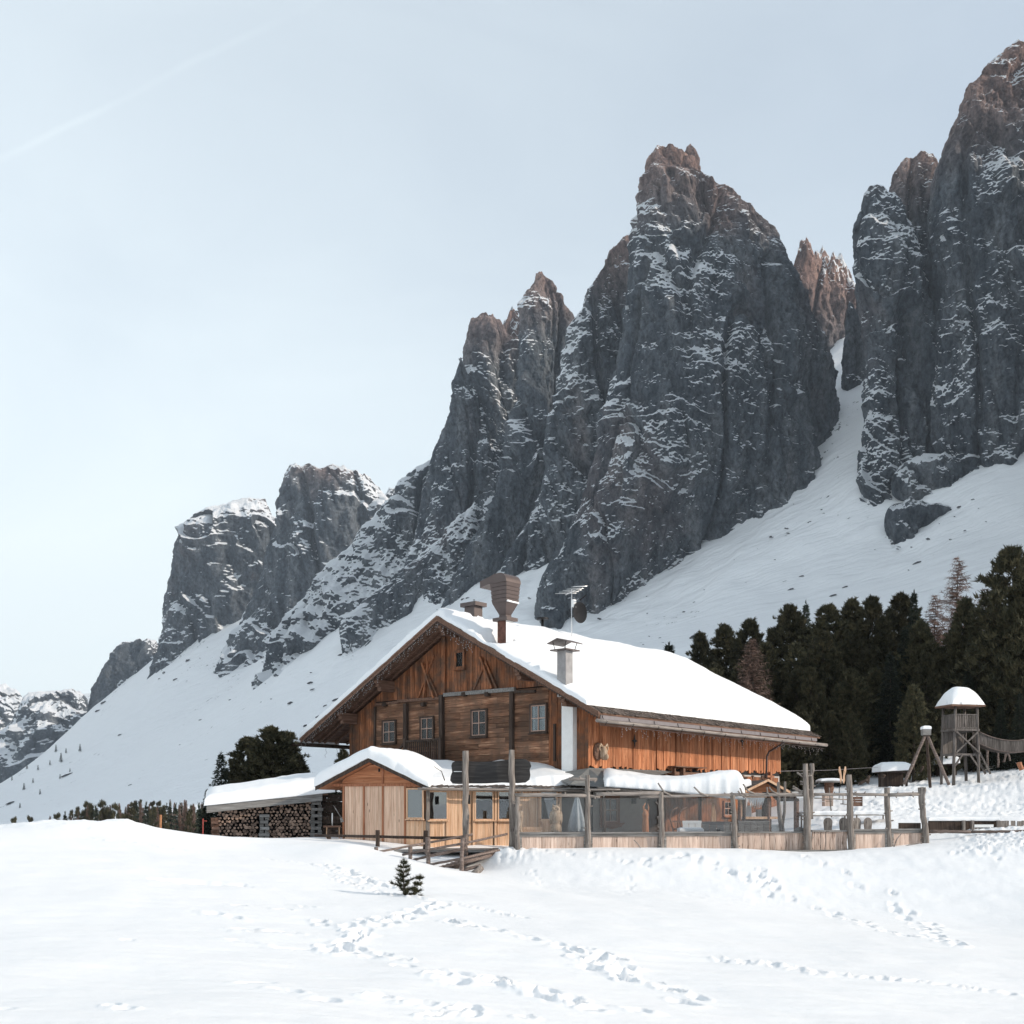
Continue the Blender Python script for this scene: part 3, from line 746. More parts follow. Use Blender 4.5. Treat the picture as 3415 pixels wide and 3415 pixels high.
tower([(294,1726,1760),(302,1706,1766),(325,1688,1774),(360,1678,1782),(420,1676,1800),(500,1680,1840),(600,1690,1860),(760,1700,1880),(900,1700,1900)], 1480, 'blocky shoulder behind the steep right pillar', dr=.5, seed=21, dens=1.1)
tower([(84,1915,1975),(94,1900,2010),(120,1872,2040),(150,1850,2070),(190,1824,2110),(240,1808,2150),(290,1788,2200),(330,1774,2240),(420,1768,2300),(520,1766,2380),(640,1764,2450),(760,1762,2500),(860,1770,2560),(930,1800,2600),(1000,1820,2620)], 1380, 'highest rock face cut off by the right edge', dr=.42, seed=22, dens=1.15, flat=.8)
tower([(872,1730,2060),(888,1700,2110),(910,1684,2150),(945,1690,2180),(1000,1740,2200)], 1352, 'snowy stepped base of the right-hand massif', dr=.32, flat=.6, seed=23, snow=.10)
tower([(948,1690,1740),(962,1668,1800),(985,1662,1770),(1010,1672,1730),(1060,1680,1720)], 1280, 'isolated dark outcrop in the snow below the right massif', dr=.4, seed=24, amp=1.0, dens=1.3)
tower([(40,2050,2150),(0,2080,2120),(100,2000,2300),(300,1990,2450),(600,1950,2700),(950,1900,2900)], 1500, 'rock face continuing past the right edge', dr=.5, seed=25, dens=.3, face=0)
tower([(-60,2700,2800),(100,2500,3000),(400,2350,3300),(800,2250,3500),(1000,2200,3600)], 1250, 'unseen rock massif added beyond the right edge to shade the slope', dr=.5, seed=26, dens=.25, face=0)  # out-of-view massif, put in to cast shadow over the snow slope
tower([(-1500,3400,5200),(-900,2950,6000),(0,2750,6600),(800,2500,7000),(1400,2450,7400)], 650, 'unseen rock massif added far outside the right edge to shade the slope', dr=.62, seed=27, dens=.1, dmin=60, face=0)  # unseen blocker, added to keep direct sun off the slope
tower([(-400,2650,4200),(-100,2500,4300),(500,2350,4500),(1200,2250,4700)], 1010, 'unseen rock massif added beyond the right edge, farther back, to shade the slope', dr=.5, seed=28, dens=.15, face=0)  # added out of view to close the sunlit gap between its neighbours

# ---- thin winter haze in the valley air
hz = MB().box((-5200, -1700, -140), (5600, 5400, 1120)).build('haze')
mh, nt, b = new_mat('haze_air'); nt.nodes.remove(b)
pv = N(nt, 'ShaderNodeVolumePrincipled'); pv.inputs['Color'].default_value = (.80, .88, .98, 1)
pv.inputs['Density'].default_value = .000065; pv.inputs['Anisotropy'].default_value = .1
nt.links.new(pv.outputs[0], nt.nodes['Material Output'].inputs['Volume'])
hz.data.materials.append(mh); tag(hz, kind='stuff')
# ================================================================== TREES
def blades(base, dirs, L, w, rng):
    """triangular leaf blades: base (n,3), dirs (n,3)"""
    n = len(base)
    d = dirs / (np.linalg.norm(dirs, axis=1, keepdims=True) + 1e-9)
    r = rng.normal(size=(n, 3)); s = np.cross(d, r); s /= (np.linalg.norm(s, axis=1, keepdims=True) + 1e-9)
    w = np.asarray(w).reshape(-1, 1); L = np.asarray(L).reshape(-1, 1)
    a = base - s * w; b = base + s * w; c = base + d * L
    return np.stack([a, b, c], 1).reshape(-1, 3)
def leaf_mesh(name, V):
    f = np.arange(len(V)).reshape(-1, 3)
    return np_mesh(name, V, f, smooth=False)
def trunk_mesh(H, r, seed, top=.92, branches=0, blen=1.5):
    rr = random.Random(seed); m = MB()
    pts = [(rr.uniform(-.05, .05) * H * .1, rr.uniform(-.05, .05) * H * .1, -1.0 + (H * top + 1.0) * i / 7) for i in range(8)]
    m.tube(pts, [r * (1 - .93 * i / 7) for i in range(8)], 7)
    for k in range(branches):
        z = H * rr.uniform(.08, .8); a = rr.uniform(0, 6.28); L = blen * (1 - z / H) * rr.uniform(.7, 1.2)
        m.tube([(0, 0, z), (math.cos(a) * L * .5, math.sin(a) * L * .5, z - .05 * L), (math.cos(a) * L, math.sin(a) * L, z + .12 * L)], [r * .28, r * .18, r * .05], 4, caps=False)
    me = bpy.data.meshes.new('trunk'); me.from_pydata(m.v, [], m.f); me.update(); return me

def pine_crown(H, Rmax, seed, lobes=1, n_br=150, tufts=9, nb=15, L=.42, low=.10):
    """stone pine: dense dome of upturned branch ends, each a brush of needles"""
    rng = np.random.default_rng(seed); out = []
    tops = [(0, 0, H, Rmax)]
    for k in range(lobes - 1):
        a = rng.uniform(0, 6.28); rr_ = rng.uniform(.3, .55) * Rmax
        tops.append((math.cos(a) * rr_, math.sin(a) * rr_, H * rng.uniform(.66, .9), Rmax * rng.uniform(.55, .75)))
    lump_ph = rng.uniform(0, 6.28, 6)
    for (cx, cy, h, rm) in tops:
        n = int(n_br * (rm / Rmax) * h / H)
        f = np.sqrt(rng.uniform(low ** 2, 1, n)) if False else rng.uniform(low, 1.0, n)
        az = rng.uniform(0, 2 * np.pi, n)
        prof = np.clip(1 - ((f - .22) / .78).clip(0) ** 1.75, 0, 1) ** .72 * np.clip(.72 + f * 1.4, 0, 1)
        rad = rm * prof * (1 + .17 * np.sin(az * 3 + lump_ph[0] + f * 9) + .12 * np.sin(az * 5 + lump_ph[1] - f * 17)) * rng.uniform(.78, 1.1, n)
        bz = f * h
        for i in range(n):
            t = rng.uniform(.35, 1.0, tufts) ** .7
            r = rad[i] * t
            px = cx + np.cos(az[i]) * r + rng.normal(0, .16, tufts); py_ = cy + np.sin(az[i]) * r + rng.normal(0, .16, tufts)
            pz = bz[i] - .10 * rad[i] + .32 * rad[i] * t * t + rng.normal(0, .12, tufts)
            outd = np.stack([np.cos(az[i]) * np.ones(tufts), np.sin(az[i]) * np.ones(tufts), np.ones(tufts) * 1.25], 1)
            b = np.repeat(np.stack([px, py_, pz], 1), nb, 0) + rng.normal(0, .06, (tufts * nb, 3))
            d = np.repeat(outd, nb, 0) + rng.normal(0, .75, (tufts * nb, 3))
            out.append(blades(b, d, L * rng.uniform(.6, 1.15, tufts * nb), .055 * rng.uniform(.7, 1.3, tufts * nb), rng))
    return np.concatenate(out)
def spruce_crown(H, Rmax, seed, whorl=.42, per=9, nb=26, L=.22, wd=.04, droop=.25, low=.06, gap=0.0, up=0.0):
    rng = np.random.default_rng(seed); out = []
    z = H * low
    while z < H * .985:
        f = z / H; n = max(4, int(per * (1 - f * .55)))
        for k in range(n):
            if rng.random() < gap: continue
            a = 2 * np.pi * (k + rng.uniform(-.35, .35)) / n + z * 3
            R0 = Rmax * (1 - f) ** .88 * rng.uniform(.72, 1.12) + .08
            m_ = max(5, int(nb * R0 / Rmax * 1.3))
            t = rng.uniform(.08, 1, m_) ** .8
            r = R0 * t
            zz = z - droop * R0 * t + up * R0 * t * t + rng.normal(0, .04, m_)
            lat = rng.normal(0, .10 * R0 + .03, m_) * (1.1 - t)
            px = np.cos(a) * r - np.sin(a) * lat; py_ = np.sin(a) * r + np.cos(a) * lat
            b = np.repeat(np.stack([px, py_, zz], 1), 3, 0)
            d = np.repeat(np.array([[np.cos(a), np.sin(a), -.15 + up]]), m_ * 3, 0) + rng.normal(0, .65, (m_ * 3, 3))
            out.append(blades(b, d, L * rng.uniform(.6, 1.3, m_ * 3), wd, rng))
        z += whorl * rng.uniform(.8, 1.2) * (.6 + .5 * (1 - f))
    # leader
    n = 14; b = np.stack([np.zeros(n), np.zeros(n), H * rng.uniform(.93, 1, n)], 1)
    out.append(blades(b, rng.normal(0, .4, (n, 3)) + [0, 0, 1], np.full(n, L * 1.2), wd, rng))
    return np.concatenate(out)
def larch_crown(H, Rmax, seed, n=2600, L=.5, wd=.022):
    rng = np.random.default_rng(seed); out = []
    z = H * .12
    while z < H * .99:
        f = z / H
        for k in range(7):
            a = rng.uniform(0, 6.28); R0 = Rmax * (1 - f) ** .8 * rng.uniform(.6, 1.15) + .1
            m_ = int(52 * R0 / Rmax) + 8
            t = rng.uniform(.05, 1, m_); r = R0 * t
            zz = z - .12 * R0 * t + .25 * R0 * t * t
            b = np.stack([np.cos(a) * r, np.sin(a) * r, zz], 1)
            d = np.array([[np.cos(a) * .5, np.sin(a) * .5, -.35]]) + rng.normal(0, .6, (m_, 3))
            out.append(blades(b, d, L * rng.uniform(.5, 1.4, m_) * (.5 + .5 * (1 - f)), wd * (1.6 - f), rng))
            # the bough itself
            bb = np.array([[0, 0, z]]); dd = np.array([[np.cos(a), np.sin(a), .1]])
            out.append(blades(bb, dd, np.array([R0]), .03, rng))
        z += H * .017
    return np.concatenate(out)

def make_tree(name, crown_v, H, r, mat, seed, branches=0, blen=1.5):
    root = empty(name)
    link('trunk', trunk_mesh(H, r, seed, branches=branches, blen=blen), M['bark'], root)
    link('crown', leaf_mesh('crown', crown_v), mat, root)
    return root
protos = {}
def get_proto(key):
    if key in protos: return protos[key]
    kind, i = key
    if kind == 'pine':
        H = 15; spec = [(3.3, 1), (2.9, 2), (3.7, 2), (2.7, 1), (3.5, 3)][i]
        p = make_tree('stone_pine', pine_crown(H, spec[0], 100 + i, spec[1], n_br=300, low=.03, tufts=10), H, .28, M['pine'], i, 20, 2.4)
    elif kind == 'spruce':
        H = 15; p = make_tree('spruce', spruce_crown(H, [2.6, 3.1][i], 200 + i, per=11, nb=26, L=.34, wd=.07), H, .22, M['spruce'], i)
    elif kind == 'larch':
        H = 13; p = make_tree('larch', larch_crown(H, [2.6, 3.0][i], 300 + i), H, .18, M['larch'], i, 25, 2.0)
    elif kind == 'smallpine':
        H = 9; p = make_tree('stone_pine', pine_crown(H, [2.2, 1.8][i], 400 + i, 2, n_br=70, tufts=7, nb=9, L=.55), H, .2, M['pine'], i)
    elif kind == 'smallspruce':
        H = 8; p = make_tree('spruce', spruce_crown(H, 1.8, 450 + i, whorl=.7, per=8, nb=12, L=.5, wd=.12), H, .15, M['spruce'], i)
    elif kind == 'smalllarch':
        H = 9; p = make_tree('larch', larch_crown(H, [2.0, 1.7][i], 500 + i, L=.55, wd=.03), H, .14, M['larch'], i, 10, 1.6)
    protos[key] = [p, False]
    return protos[key]
def place_tree(key, px, top, D, label, group=None, rot=None, wide=1.0, base=None, rr=random.Random(99)):
    e = get_proto(key)
    if not e[1]: o = e[0]; e[1] = True
    else: o = copy_tree(e[0])
    x = (px - 512) / F * D; zb = gz(x, D) if base is None else base
    ztop = (HOR - top) / F * D
    H = {'pine': 15, 'spruce': 15, 'larch': 13, 'smallpine': 9, 'smallspruce': 8, 'smalllarch': 9}[key[0]]
    s = max(.15, (ztop - zb + .2) / H)
    o.location = (x, D, zb - .2); o.scale = (s * wide, s * wide, s); o.rotation_euler = (0, 0, rr.uniform(0, 6.28) if rot is None else rot)
    tag(o, label, {'pine': 'pine tree', 'smallpine': 'pine tree', 'spruce': 'spruce tree', 'smallspruce': 'spruce tree', 'larch': 'larch tree', 'smalllarch': 'larch tree'}[key[0]], group)
    return o
FG = 'dense dark trees of the forest behind the chalet'
DARK = 'dark stone pine standing in the dense forest mass right of the chalet'
k_ = .53
def w2(x): return x * k_
# the skyline trees, each told apart: (kind, px, top, D, wide, label)
front = [
 (('spruce',0), 669, 644, 112, 1.5, 'small dark spruce tip just above the roof snow, leftmost of the forest'),
 (('pine',3), 700, 636, 104, .9, 'dark pine directly above the far eave of the chalet roof'),
 (('pine',0), 724, 628, 108, 1.0, 'broad round-topped pine second from the roof end in the skyline'),
 (('pine',1), 750, 622, 104, 1.0, 'clumpy round-topped pine third from the roof end in the skyline'),
 (('larch',0), 752, 638, 88, 1.5, 'brownish bare larch standing before the dark pines beside the roof end'),
 (('pine',2), 790, 608, 102, 1.0, 'tall broad pine with a pointed top right of the bare larch'),
 (('spruce',1), 806, 601, 108, .7, 'slim spruce tip showing between two round pines in the skyline'),
 (('pine',4), 828, 607, 100, 1.0, 'wide lobed pine in the middle of the forest skyline'),
 (('pine',0), 852, 602, 104, .9, 'round-topped pine just left of the upright dark spruce'),
 (('pine',1), 872, 600, 98, .95, 'dense green pine behind and left of the playground tower'),
 (('pine',2), 900, 597, 104, 1.0, 'lobed pine below the tall bare larch, left side'),
 (('spruce',0), 914, 592, 100, .8, 'upright dark spruce just left of the tall bare larch'),
 (('larch',1), 958, 556, 108, 1.15, 'tall reddish bare larch rising above the forest skyline'),
 (('larch',0), 935, 594, 104, 1.3, 'lower reddish bare larch left of the tall one'),
 (('larch',1), 985, 588, 110, 1.5, 'faint reddish bare larch between the tall larch and the big right pine'),
 (('pine',3), 965, 602, 94, .9, 'dark pine right below the tall bare larch'),
 (('pine',4), 1012, 551, 88, 1.05, 'biggest dark pine cut by the right edge of the photo'),
 (('pine',2), 1045, 545, 92, 1.0, 'dark pine past the biggest one at the right edge'),
]
for key, px, top, D, wd_, lab in front: place_tree(key, px, top, D, lab, wide=wd_)
rt = random.Random(5)
mass = []
for row, (D, top0, n) in enumerate([(96, 640, 13), (90, 668, 13), (84, 700, 12)]):
    for i in range(n):
        px = 700 + (1040 - 700) * (i + .5) / n + rt.uniform(-9, 9)
        top = top0 - (px - 860) * .12 + rt.uniform(-14, 16)
        if row == 2 and 876 < px < 905: continue
        mass.append((('pine', rt.randrange(5)) if rt.random() < .82 else ('spruce', rt.randrange(2)), px, top, D + rt.uniform(-2, 2)))
for key, px, top, D in mass:
    place_tree(key, px, top, D, DARK if key[0] == 'pine' else 'dark spruce standing in the dense forest mass right of the chalet', FG if key[0] == 'pine' else 'spruces in the dense forest mass', wide=rt.uniform(.9, 1.1))
# trees beyond the woodshed, left
place_tree(('pine',2), 273, 729, 66, 'large clumpy stone pine behind the woodshed roof, the tallest left of the chalet', wide=1.45, rot=1.0)
place_tree(('pine',4), 248, 739, 67, 'stone pine leaning against the left side of the largest one', wide=1.3)
place_tree(('pine',3), 288, 735, 69, 'stone pine crowded against the right shoulder of the largest one', wide=1.3)
place_tree(('pine',0), 291, 757, 68, 'lower stone pine at the right side of the largest one', wide=1.1)
place_tree(('spruce',1), 221, 752, 64, 'pointed dark spruce behind the left end of the woodshed', wide=1.25)
place_tree(('spruce',0), 207, 790, 62, 'short dark spruce left of the pointed spruce', wide=1.5)
place_tree(('pine',0), 343, 752, 78, 'pine top peeking out below the left eave of the chalet', wide=.8)
place_tree(('spruce',0), 330, 783, 80, 'tiny spruce tip beside the pine under the left eave', wide=.7)
# tree line beyond the snow crest, far left
fl = []
ra = random.Random(21)
line = [(14,818),(30,817),(50,816),(57,814)]
for px, top in line: fl.append((('smallpine', 0) if px != 50 else ('smalllarch', 0), px, top, 300))
for i in range(64):
    px = 66 + (210 - 66) * (i + .5) / 64 + ra.uniform(-3, 3)
    top = 806 + ra.uniform(-5, 6) + (5 if px < 82 else 0) + (-2 if px > 165 else 0)
    kind = ra.choice([('smallpine',0),('smallpine',1),('smalllarch',0),('smalllarch',1),('smalllarch',1),('smallspruce',0)])
    fl.append((kind, px, top, 330 + ra.uniform(-40, 50)))
fl.append((('smallpine',0), 131, 808, 210)); fl.append((('smallpine',1), 124, 816, 215)); fl.append((('smallpine',1), 190, 812, 200)); fl.append((('smallspruce',0), 199, 806, 190))
for key, px, top, D in fl:
    nm = {'smallpine': 'small round pine', 'smalllarch': 'small bare reddish larch', 'smallspruce': 'small dark spruce'}[key[0]]
    place_tree(key, px, top, D, nm + ' in the tree line beyond the snow crest on the left', nm + ' trees of the left tree line', wide=.55)
# scattered low trees on the far slope at the left edge
sc = [(41,722,9),(18,731,8),(80,744,7),(61,753,9),(56,745,7),(24,783,7),(40,789,6),(20,803,6),(8,742,8),(30,735,7),(14,752,7),(3,735,8),(50,760,5),(60,774,5),(33,778,5),(9,765,6),(38,765,5),(70,768,4),(27,764,5),(21,745,7),(34,726,7),(5,752,6),(12,776,5),(46,741,6),(66,748,5)]
def hit_far(px, py):
    rx = (px - 512) / F; rz = (HOR - py) / F
    D = np.arange(170, 4500, 4.0); dz = rz * D - ground(rx * D, D); i = int(np.argmax(dz < 0))
    return rx * D[i], D[i]
for px, py, h in sc:
    x, D = hit_far(px, py + h)
    place_tree(('smallspruce', 0), px, py, D, 'tiny dark spruce scattered on the far snow slope at the left edge', 'tiny spruces on the far slope', base=gz(x, D))

# boulders poking out of the slope
def boulder_mesh(seed):
    rng = np.random.default_rng(seed); n, m_ = 22, 12
    th = np.linspace(0, 2 * np.pi, n, endpoint=False); ph = np.linspace(-.4, np.pi / 2, m_)
    T, Q = np.meshgrid(th, ph); x = np.cos(T) * np.cos(Q); y = np.sin(T) * np.cos(Q); z = np.sin(Q) * .6
    r = 1 + .45 * fbm(x * 1.6 + seed, y * 1.6, z * 2, 4, .6)
    v = np.stack([x * r, y * r, z * r], -1).reshape(-1, 3)
    i = np.arange(m_ - 1)[:, None] * n + np.arange(n); j = np.arange(m_ - 1)[:, None] * n + (np.arange(n) + 1) % n
    return np_mesh('boulder', v, np.stack([i, j, j + n, i + n], -1).reshape(-1, 4), smooth=False)
M['boulder'] = mat_plain('boulder', (.10, .105, .11), .95, noise=.3, scale=2)
bms = [boulder_mesh(i) for i in range(4)]
for b_ in bms: b_.materials.append(M['boulder'])
bl = [(695,637,9,.5,'long dark rock lying in the snow just right of the chalet ridge'),(806,544,7,.4,'pair of flat rocks high on the right snow slope'),(766,560,6,.6,'dark rock cluster on the snow left of the playground slope'),(776,577,5,.5,None),(784,583,6,.5,None),(801,577,4,.4,None),(752,597,5,.4,None),(917,563,6,.4,'slanting dark rock on the snow above the tall larch'),(869,600,7,.4,'pale rock patch above the forest skyline'),
 (845,588,4,.4,None),(833,596,5,.4,None),(790,590,5,.4,None),(694,603,2,.5,None),(715,615,3,.4,None),(746,583,3,.4,None),
 (305,726,3,.6,None),(318,717,4,.6,None),(327,714,4,.6,None),(336,700,5,.5,None),(330,708,3,.5,None),(290,703,4,.6,'dark rock on the snow slope left of the gable tip'),(310,683,4,.4,None),(312,690,3,.5,None),(325,706,3,.5,None),
 (188,661,4,.5,None),(176,680,4,.5,None),(240,640,3,.5,None),(262,658,3,.4,None),(104,703,5,.6,None),(98,711,4,.6,None),(70,716,5,.4,None),(93,675,4,.7,None),(100,690,4,.5,None),(68,775,9,.25,'long low dark rock streak on the lower left slope'),(8,778,7,.3,'flat dark rock at the left edge of the slope'),(10,803,6,.3,None),(130,785,3,.3,None),(120,735,3,.4,None),(340,655,3,.4,None),(350,642,3,.4,None),(392,622,3,.4,None),(230,700,2,.5,None),(200,720,2,.5,None),(250,750,3,.4,None),(180,745,2,.4,None)]
rb = random.Random(3)
for k, (px, py, w_, hh, lab) in enumerate(bl):
    x, D = hit_far(px, py)
    o = link('boulder', bms[k % 4], None); s = w_ / F * D * .72
    o.location = (x, D, gz(x, D)); o.scale = (s, s * .8, s * hh); o.rotation_euler = (0, -.35, rb.uniform(-.5, .5))
    tag(o, lab or 'small dark rock poking out of the shaded snow slope', 'rock', None if lab else 'small rocks on the snow slope')

foot = [(300,1262),(400,1218),(470,1228),(510,1242),(570,1204),(640,1166),(720,1134),(840,1130),(930,1096),(1010,1120),(1110,1152),(1250,1112),(1370,1062),(1450,1018),(1550,958),(1660,1000),(1720,1024),(1830,940),(1930,912)]
rf = random.Random(12)
for k in range(130):
    i = rf.randrange(len(foot) - 1); t = rf.random(); (xa_, ya_), (xb_, yb_) = foot[i], foot[i + 1]
    px = (xa_ + (xb_ - xa_) * t) * 1024 / 1932 + rf.gauss(0, 3); py = (ya_ + (yb_ - ya_) * t) * 1024 / 1932 + rf.expovariate(1 / 11.0)
    x, D = hit_far(px, py); w_ = rf.choice((1.2, 1.6, 2.2, 3.2)); s = w_ / F * D * .6
    o = link('boulder', bms[k % 4], None); o.location = (x, D, gz(x, D)); o.scale = (s, s, s * rf.uniform(.4, .9)); o.rotation_euler = (0, -.3, rf.uniform(0, 6))
    tag(o, 'fallen rock lying in the snow near the foot of the rock walls', 'rock', 'fallen rocks at the foot of the walls')
# ================================================================== MATERIALS FOR THE BUILDINGS
WD = M
M['side_wood'] = mat_wood('orange_planks', (.20,.070,.032), (.41,.16,.075), (.60,.29,.16), 'Z', 1.0, island=.28)
M['gable_wood'] = mat_wood('weathered_brown_boards', (.075,.030,.016), (.24,.092,.042), (.40,.17,.082), 'Z', 1.0, island=.3, grey=(.10,.06,.042))
M['log_wood'] = mat_wood('old_squared_logs', (.04,.021,.014), (.20,.095,.054), (.42,.25,.16), 'Y', .8, island=.4, grey=(.13,.075,.05))
M['dark_wood'] = mat_wood('dark_timber', (.022,.016,.013), (.055,.038,.030), (.10,.07,.055), 'Z', 1.0, knots=False, island=.25)
M['beam_wood'] = mat_wood('brown_beams', (.07,.038,.026), (.15,.085,.06), (.24,.15,.11), 'X', 1.0, knots=False, island=.25)
M['red_wood'] = mat_wood('red_brown_trim', (.20,.075,.038), (.33,.14,.075), (.46,.22,.13), 'Z', 1.0, knots=False, island=.2)
M['door_wood'] = mat_wood('pale_vertical_boards', (.46,.29,.20), (.66,.455,.335), (.76,.57,.44), 'Z', .8, island=.12)
M['pine_wood'] = mat_wood('new_pine_boards', (.46,.26,.15), (.66,.42,.27), (.78,.57,.41), 'Z', .8, island=.14)
M['gable_red'] = mat_wood('reddish_shed_boards', (.25,.09,.04), (.42,.18,.09), (.55,.27,.15), 'X', .8, island=.15)
M['grey_log'] = mat_wood('grey_weathered_log', (.075,.062,.055), (.19,.165,.148), (.35,.315,.285), 'Z', 1.3, island=.18)
M['grey_log_x'] = mat_wood('grey_weathered_pole', (.11,.095,.085), (.24,.21,.19), (.38,.34,.31), 'X', 1.3, island=.18)
M['tower_log'] = mat_wood('dark_grey_log', (.045,.04,.036), (.115,.10,.092), (.22,.195,.18), 'Z', 1.3, island=.2)
M['grey_board'] = mat_wood('grey_board', (.10,.095,.09), (.20,.19,.18), (.30,.29,.28), 'X', 1.0, island=.2)
M['panel_wood'] = mat_wood('pinkish_panel_boards', (.34,.24,.19), (.54,.41,.34), (.68,.55,.47), 'Z', 1.0, island=.2)
M['sign_wood'] = mat_wood('charred_board', (.018,.017,.017), (.035,.033,.033), (.06,.056,.055), 'X', .8, knots=False, island=.15)
M['shingle'] = mat_wood('dark_shingle', (.035,.028,.025), (.085,.067,.058), (.16,.13,.115), 'Y', .8, knots=False, island=.5)
M['plaster'] = mat_plain('plaster', (.42,.40,.38), .9, noise=.06)
M['white'] = mat_plain('white_plaster', (.80,.80,.79), .85, noise=.03)
M['ochre'] = mat_plain('ochre_paint', (.30,.17,.12), .8, noise=.15)
M['stove_grey'] = mat_plain('grey_plaster_stack', (.30,.29,.29), .8, noise=.12)
M['metal_brown'] = mat_plain('brown_sheet_metal', (.10,.075,.07), .45, .3, noise=.06, spec=.5)
M['metal_grey'] = mat_plain('grey_sheet_metal', (.25,.225,.23), .4, .3, noise=.06)
M['brick'] = mat_plain('brown_stack', (.13,.06,.045), .85, noise=.25, scale=5)
M['iron'] = mat_plain('dark_iron', (.03,.028,.028), .5, .4, noise=.1)
M['alu'] = mat_plain('aluminium', (.7,.7,.7), .3, .8, noise=.05)
M['wire'] = mat_plain('string_light_cable', (.16,.12,.115), .6, noise=.1)
M['bulb'] = mat_plain('clear_bulb', (.75,.74,.72), .2, noise=.05)
M['membrane'] = mat_plain('grey_canvas', (.16,.165,.165), .8, noise=.12)
M['cloth'] = mat_plain('grey_cloth', (.33,.36,.38), .9, noise=.1)
M['curtain'] = mat_plain('white_curtain', (.72,.72,.72), .9, noise=.05)
M['carved'] = mat_wood('carved_light_wood', (.20,.13,.08), (.42,.31,.22), (.60,.48,.37), 'Z', 1.2, knots=False, island=.1)
M['carved_orange'] = mat_wood('carved_orange_wood', (.28,.11,.05), (.42,.19,.10), (.5,.27,.16), 'Z', 1.0, knots=False, island=.1)
M['red'] = mat_plain('red_paint', (.28,.05,.04), .6, noise=.1)
M['orange_pole'] = mat_plain('orange_pole', (.33,.15,.07), .6, noise=.15)
M['wood_end'] = None
def mat_log_end():
    m, nt, b = new_mat('firewood'); b.inputs['Roughness'].default_value = .85
    oi = N(nt, 'ShaderNodeObjectInfo'); tcn = N(nt, 'ShaderNodeTexCoord')
    n1 = N(nt, 'ShaderNodeTexNoise', Scale=9, Detail=5); nt.links.new(tcn.outputs['Object'], n1.inputs['Vector'])
    ad = N(nt, 'ShaderNodeMath', operation='MULTIPLY_ADD'); ad.inputs[1].default_value = .8
    nt.links.new(oi.outputs['Random'], ad.inputs[0]); nt.links.new(n1.outputs[0], ad.inputs[2])
    r = ramp(nt, ad.outputs[0], [(.35, (.06,.042,.034)), (.7, (.15,.10,.075)), (1.15, (.33,.225,.17))])
    nt.links.new(r.outputs[0], b.inputs['Base Color']); return m
M['wood_end'] = mat_log_end()
def mat_glass(name, tint, fac, diff=None, dfac=0):
    m, nt, b = new_mat(name); nt.nodes.remove(b)
    tr = N(nt, 'ShaderNodeBsdfTransparent'); tr.inputs[0].default_value = (*tint, 1)
    gl = N(nt, 'ShaderNodeBsdfGlossy'); gl.inputs['Roughness'].default_value = .03
    mx = N(nt, 'ShaderNodeMixShader'); fr = N(nt, 'ShaderNodeFresnel', IOR=1.5)
    ad = N(nt, 'ShaderNodeMath', operation='ADD'); ad.inputs[1].default_value = fac; ad.use_clamp = True
    nt.links.new(fr.outputs[0], ad.inputs[0]); nt.links.new(ad.outputs[0], mx.inputs[0])
    nt.links.new(tr.outputs[0], mx.inputs[1]); nt.links.new(gl.outputs[0], mx.inputs[2])
    last = mx
    if diff:
        df = N(nt, 'ShaderNodeBsdfDiffuse'); df.inputs[0].default_value = (*diff, 1)
        m2 = N(nt, 'ShaderNodeMixShader'); m2.inputs[0].default_value = dfac
        nt.links.new(mx.outputs[0], m2.inputs[1]); nt.links.new(df.outputs[0], m2.inputs[2]); last = m2
    nt.links.new(last.outputs[0], nt.nodes['Material Output'].inputs[0]); return m
M['glass'] = mat_glass('window_glass', (.75, .8, .82), .02)
M['glass_mirror'] = mat_glass('reflecting_window_glass', (.6, .65, .68), .17)
M['windscreen'] = mat_glass('clear_wind_screen', (.90, .91, .92), .0, (.40, .40, .40), .03)
M['dark'] = mat_plain('dark_interior', (.02, .02, .022), .9, noise=.1)

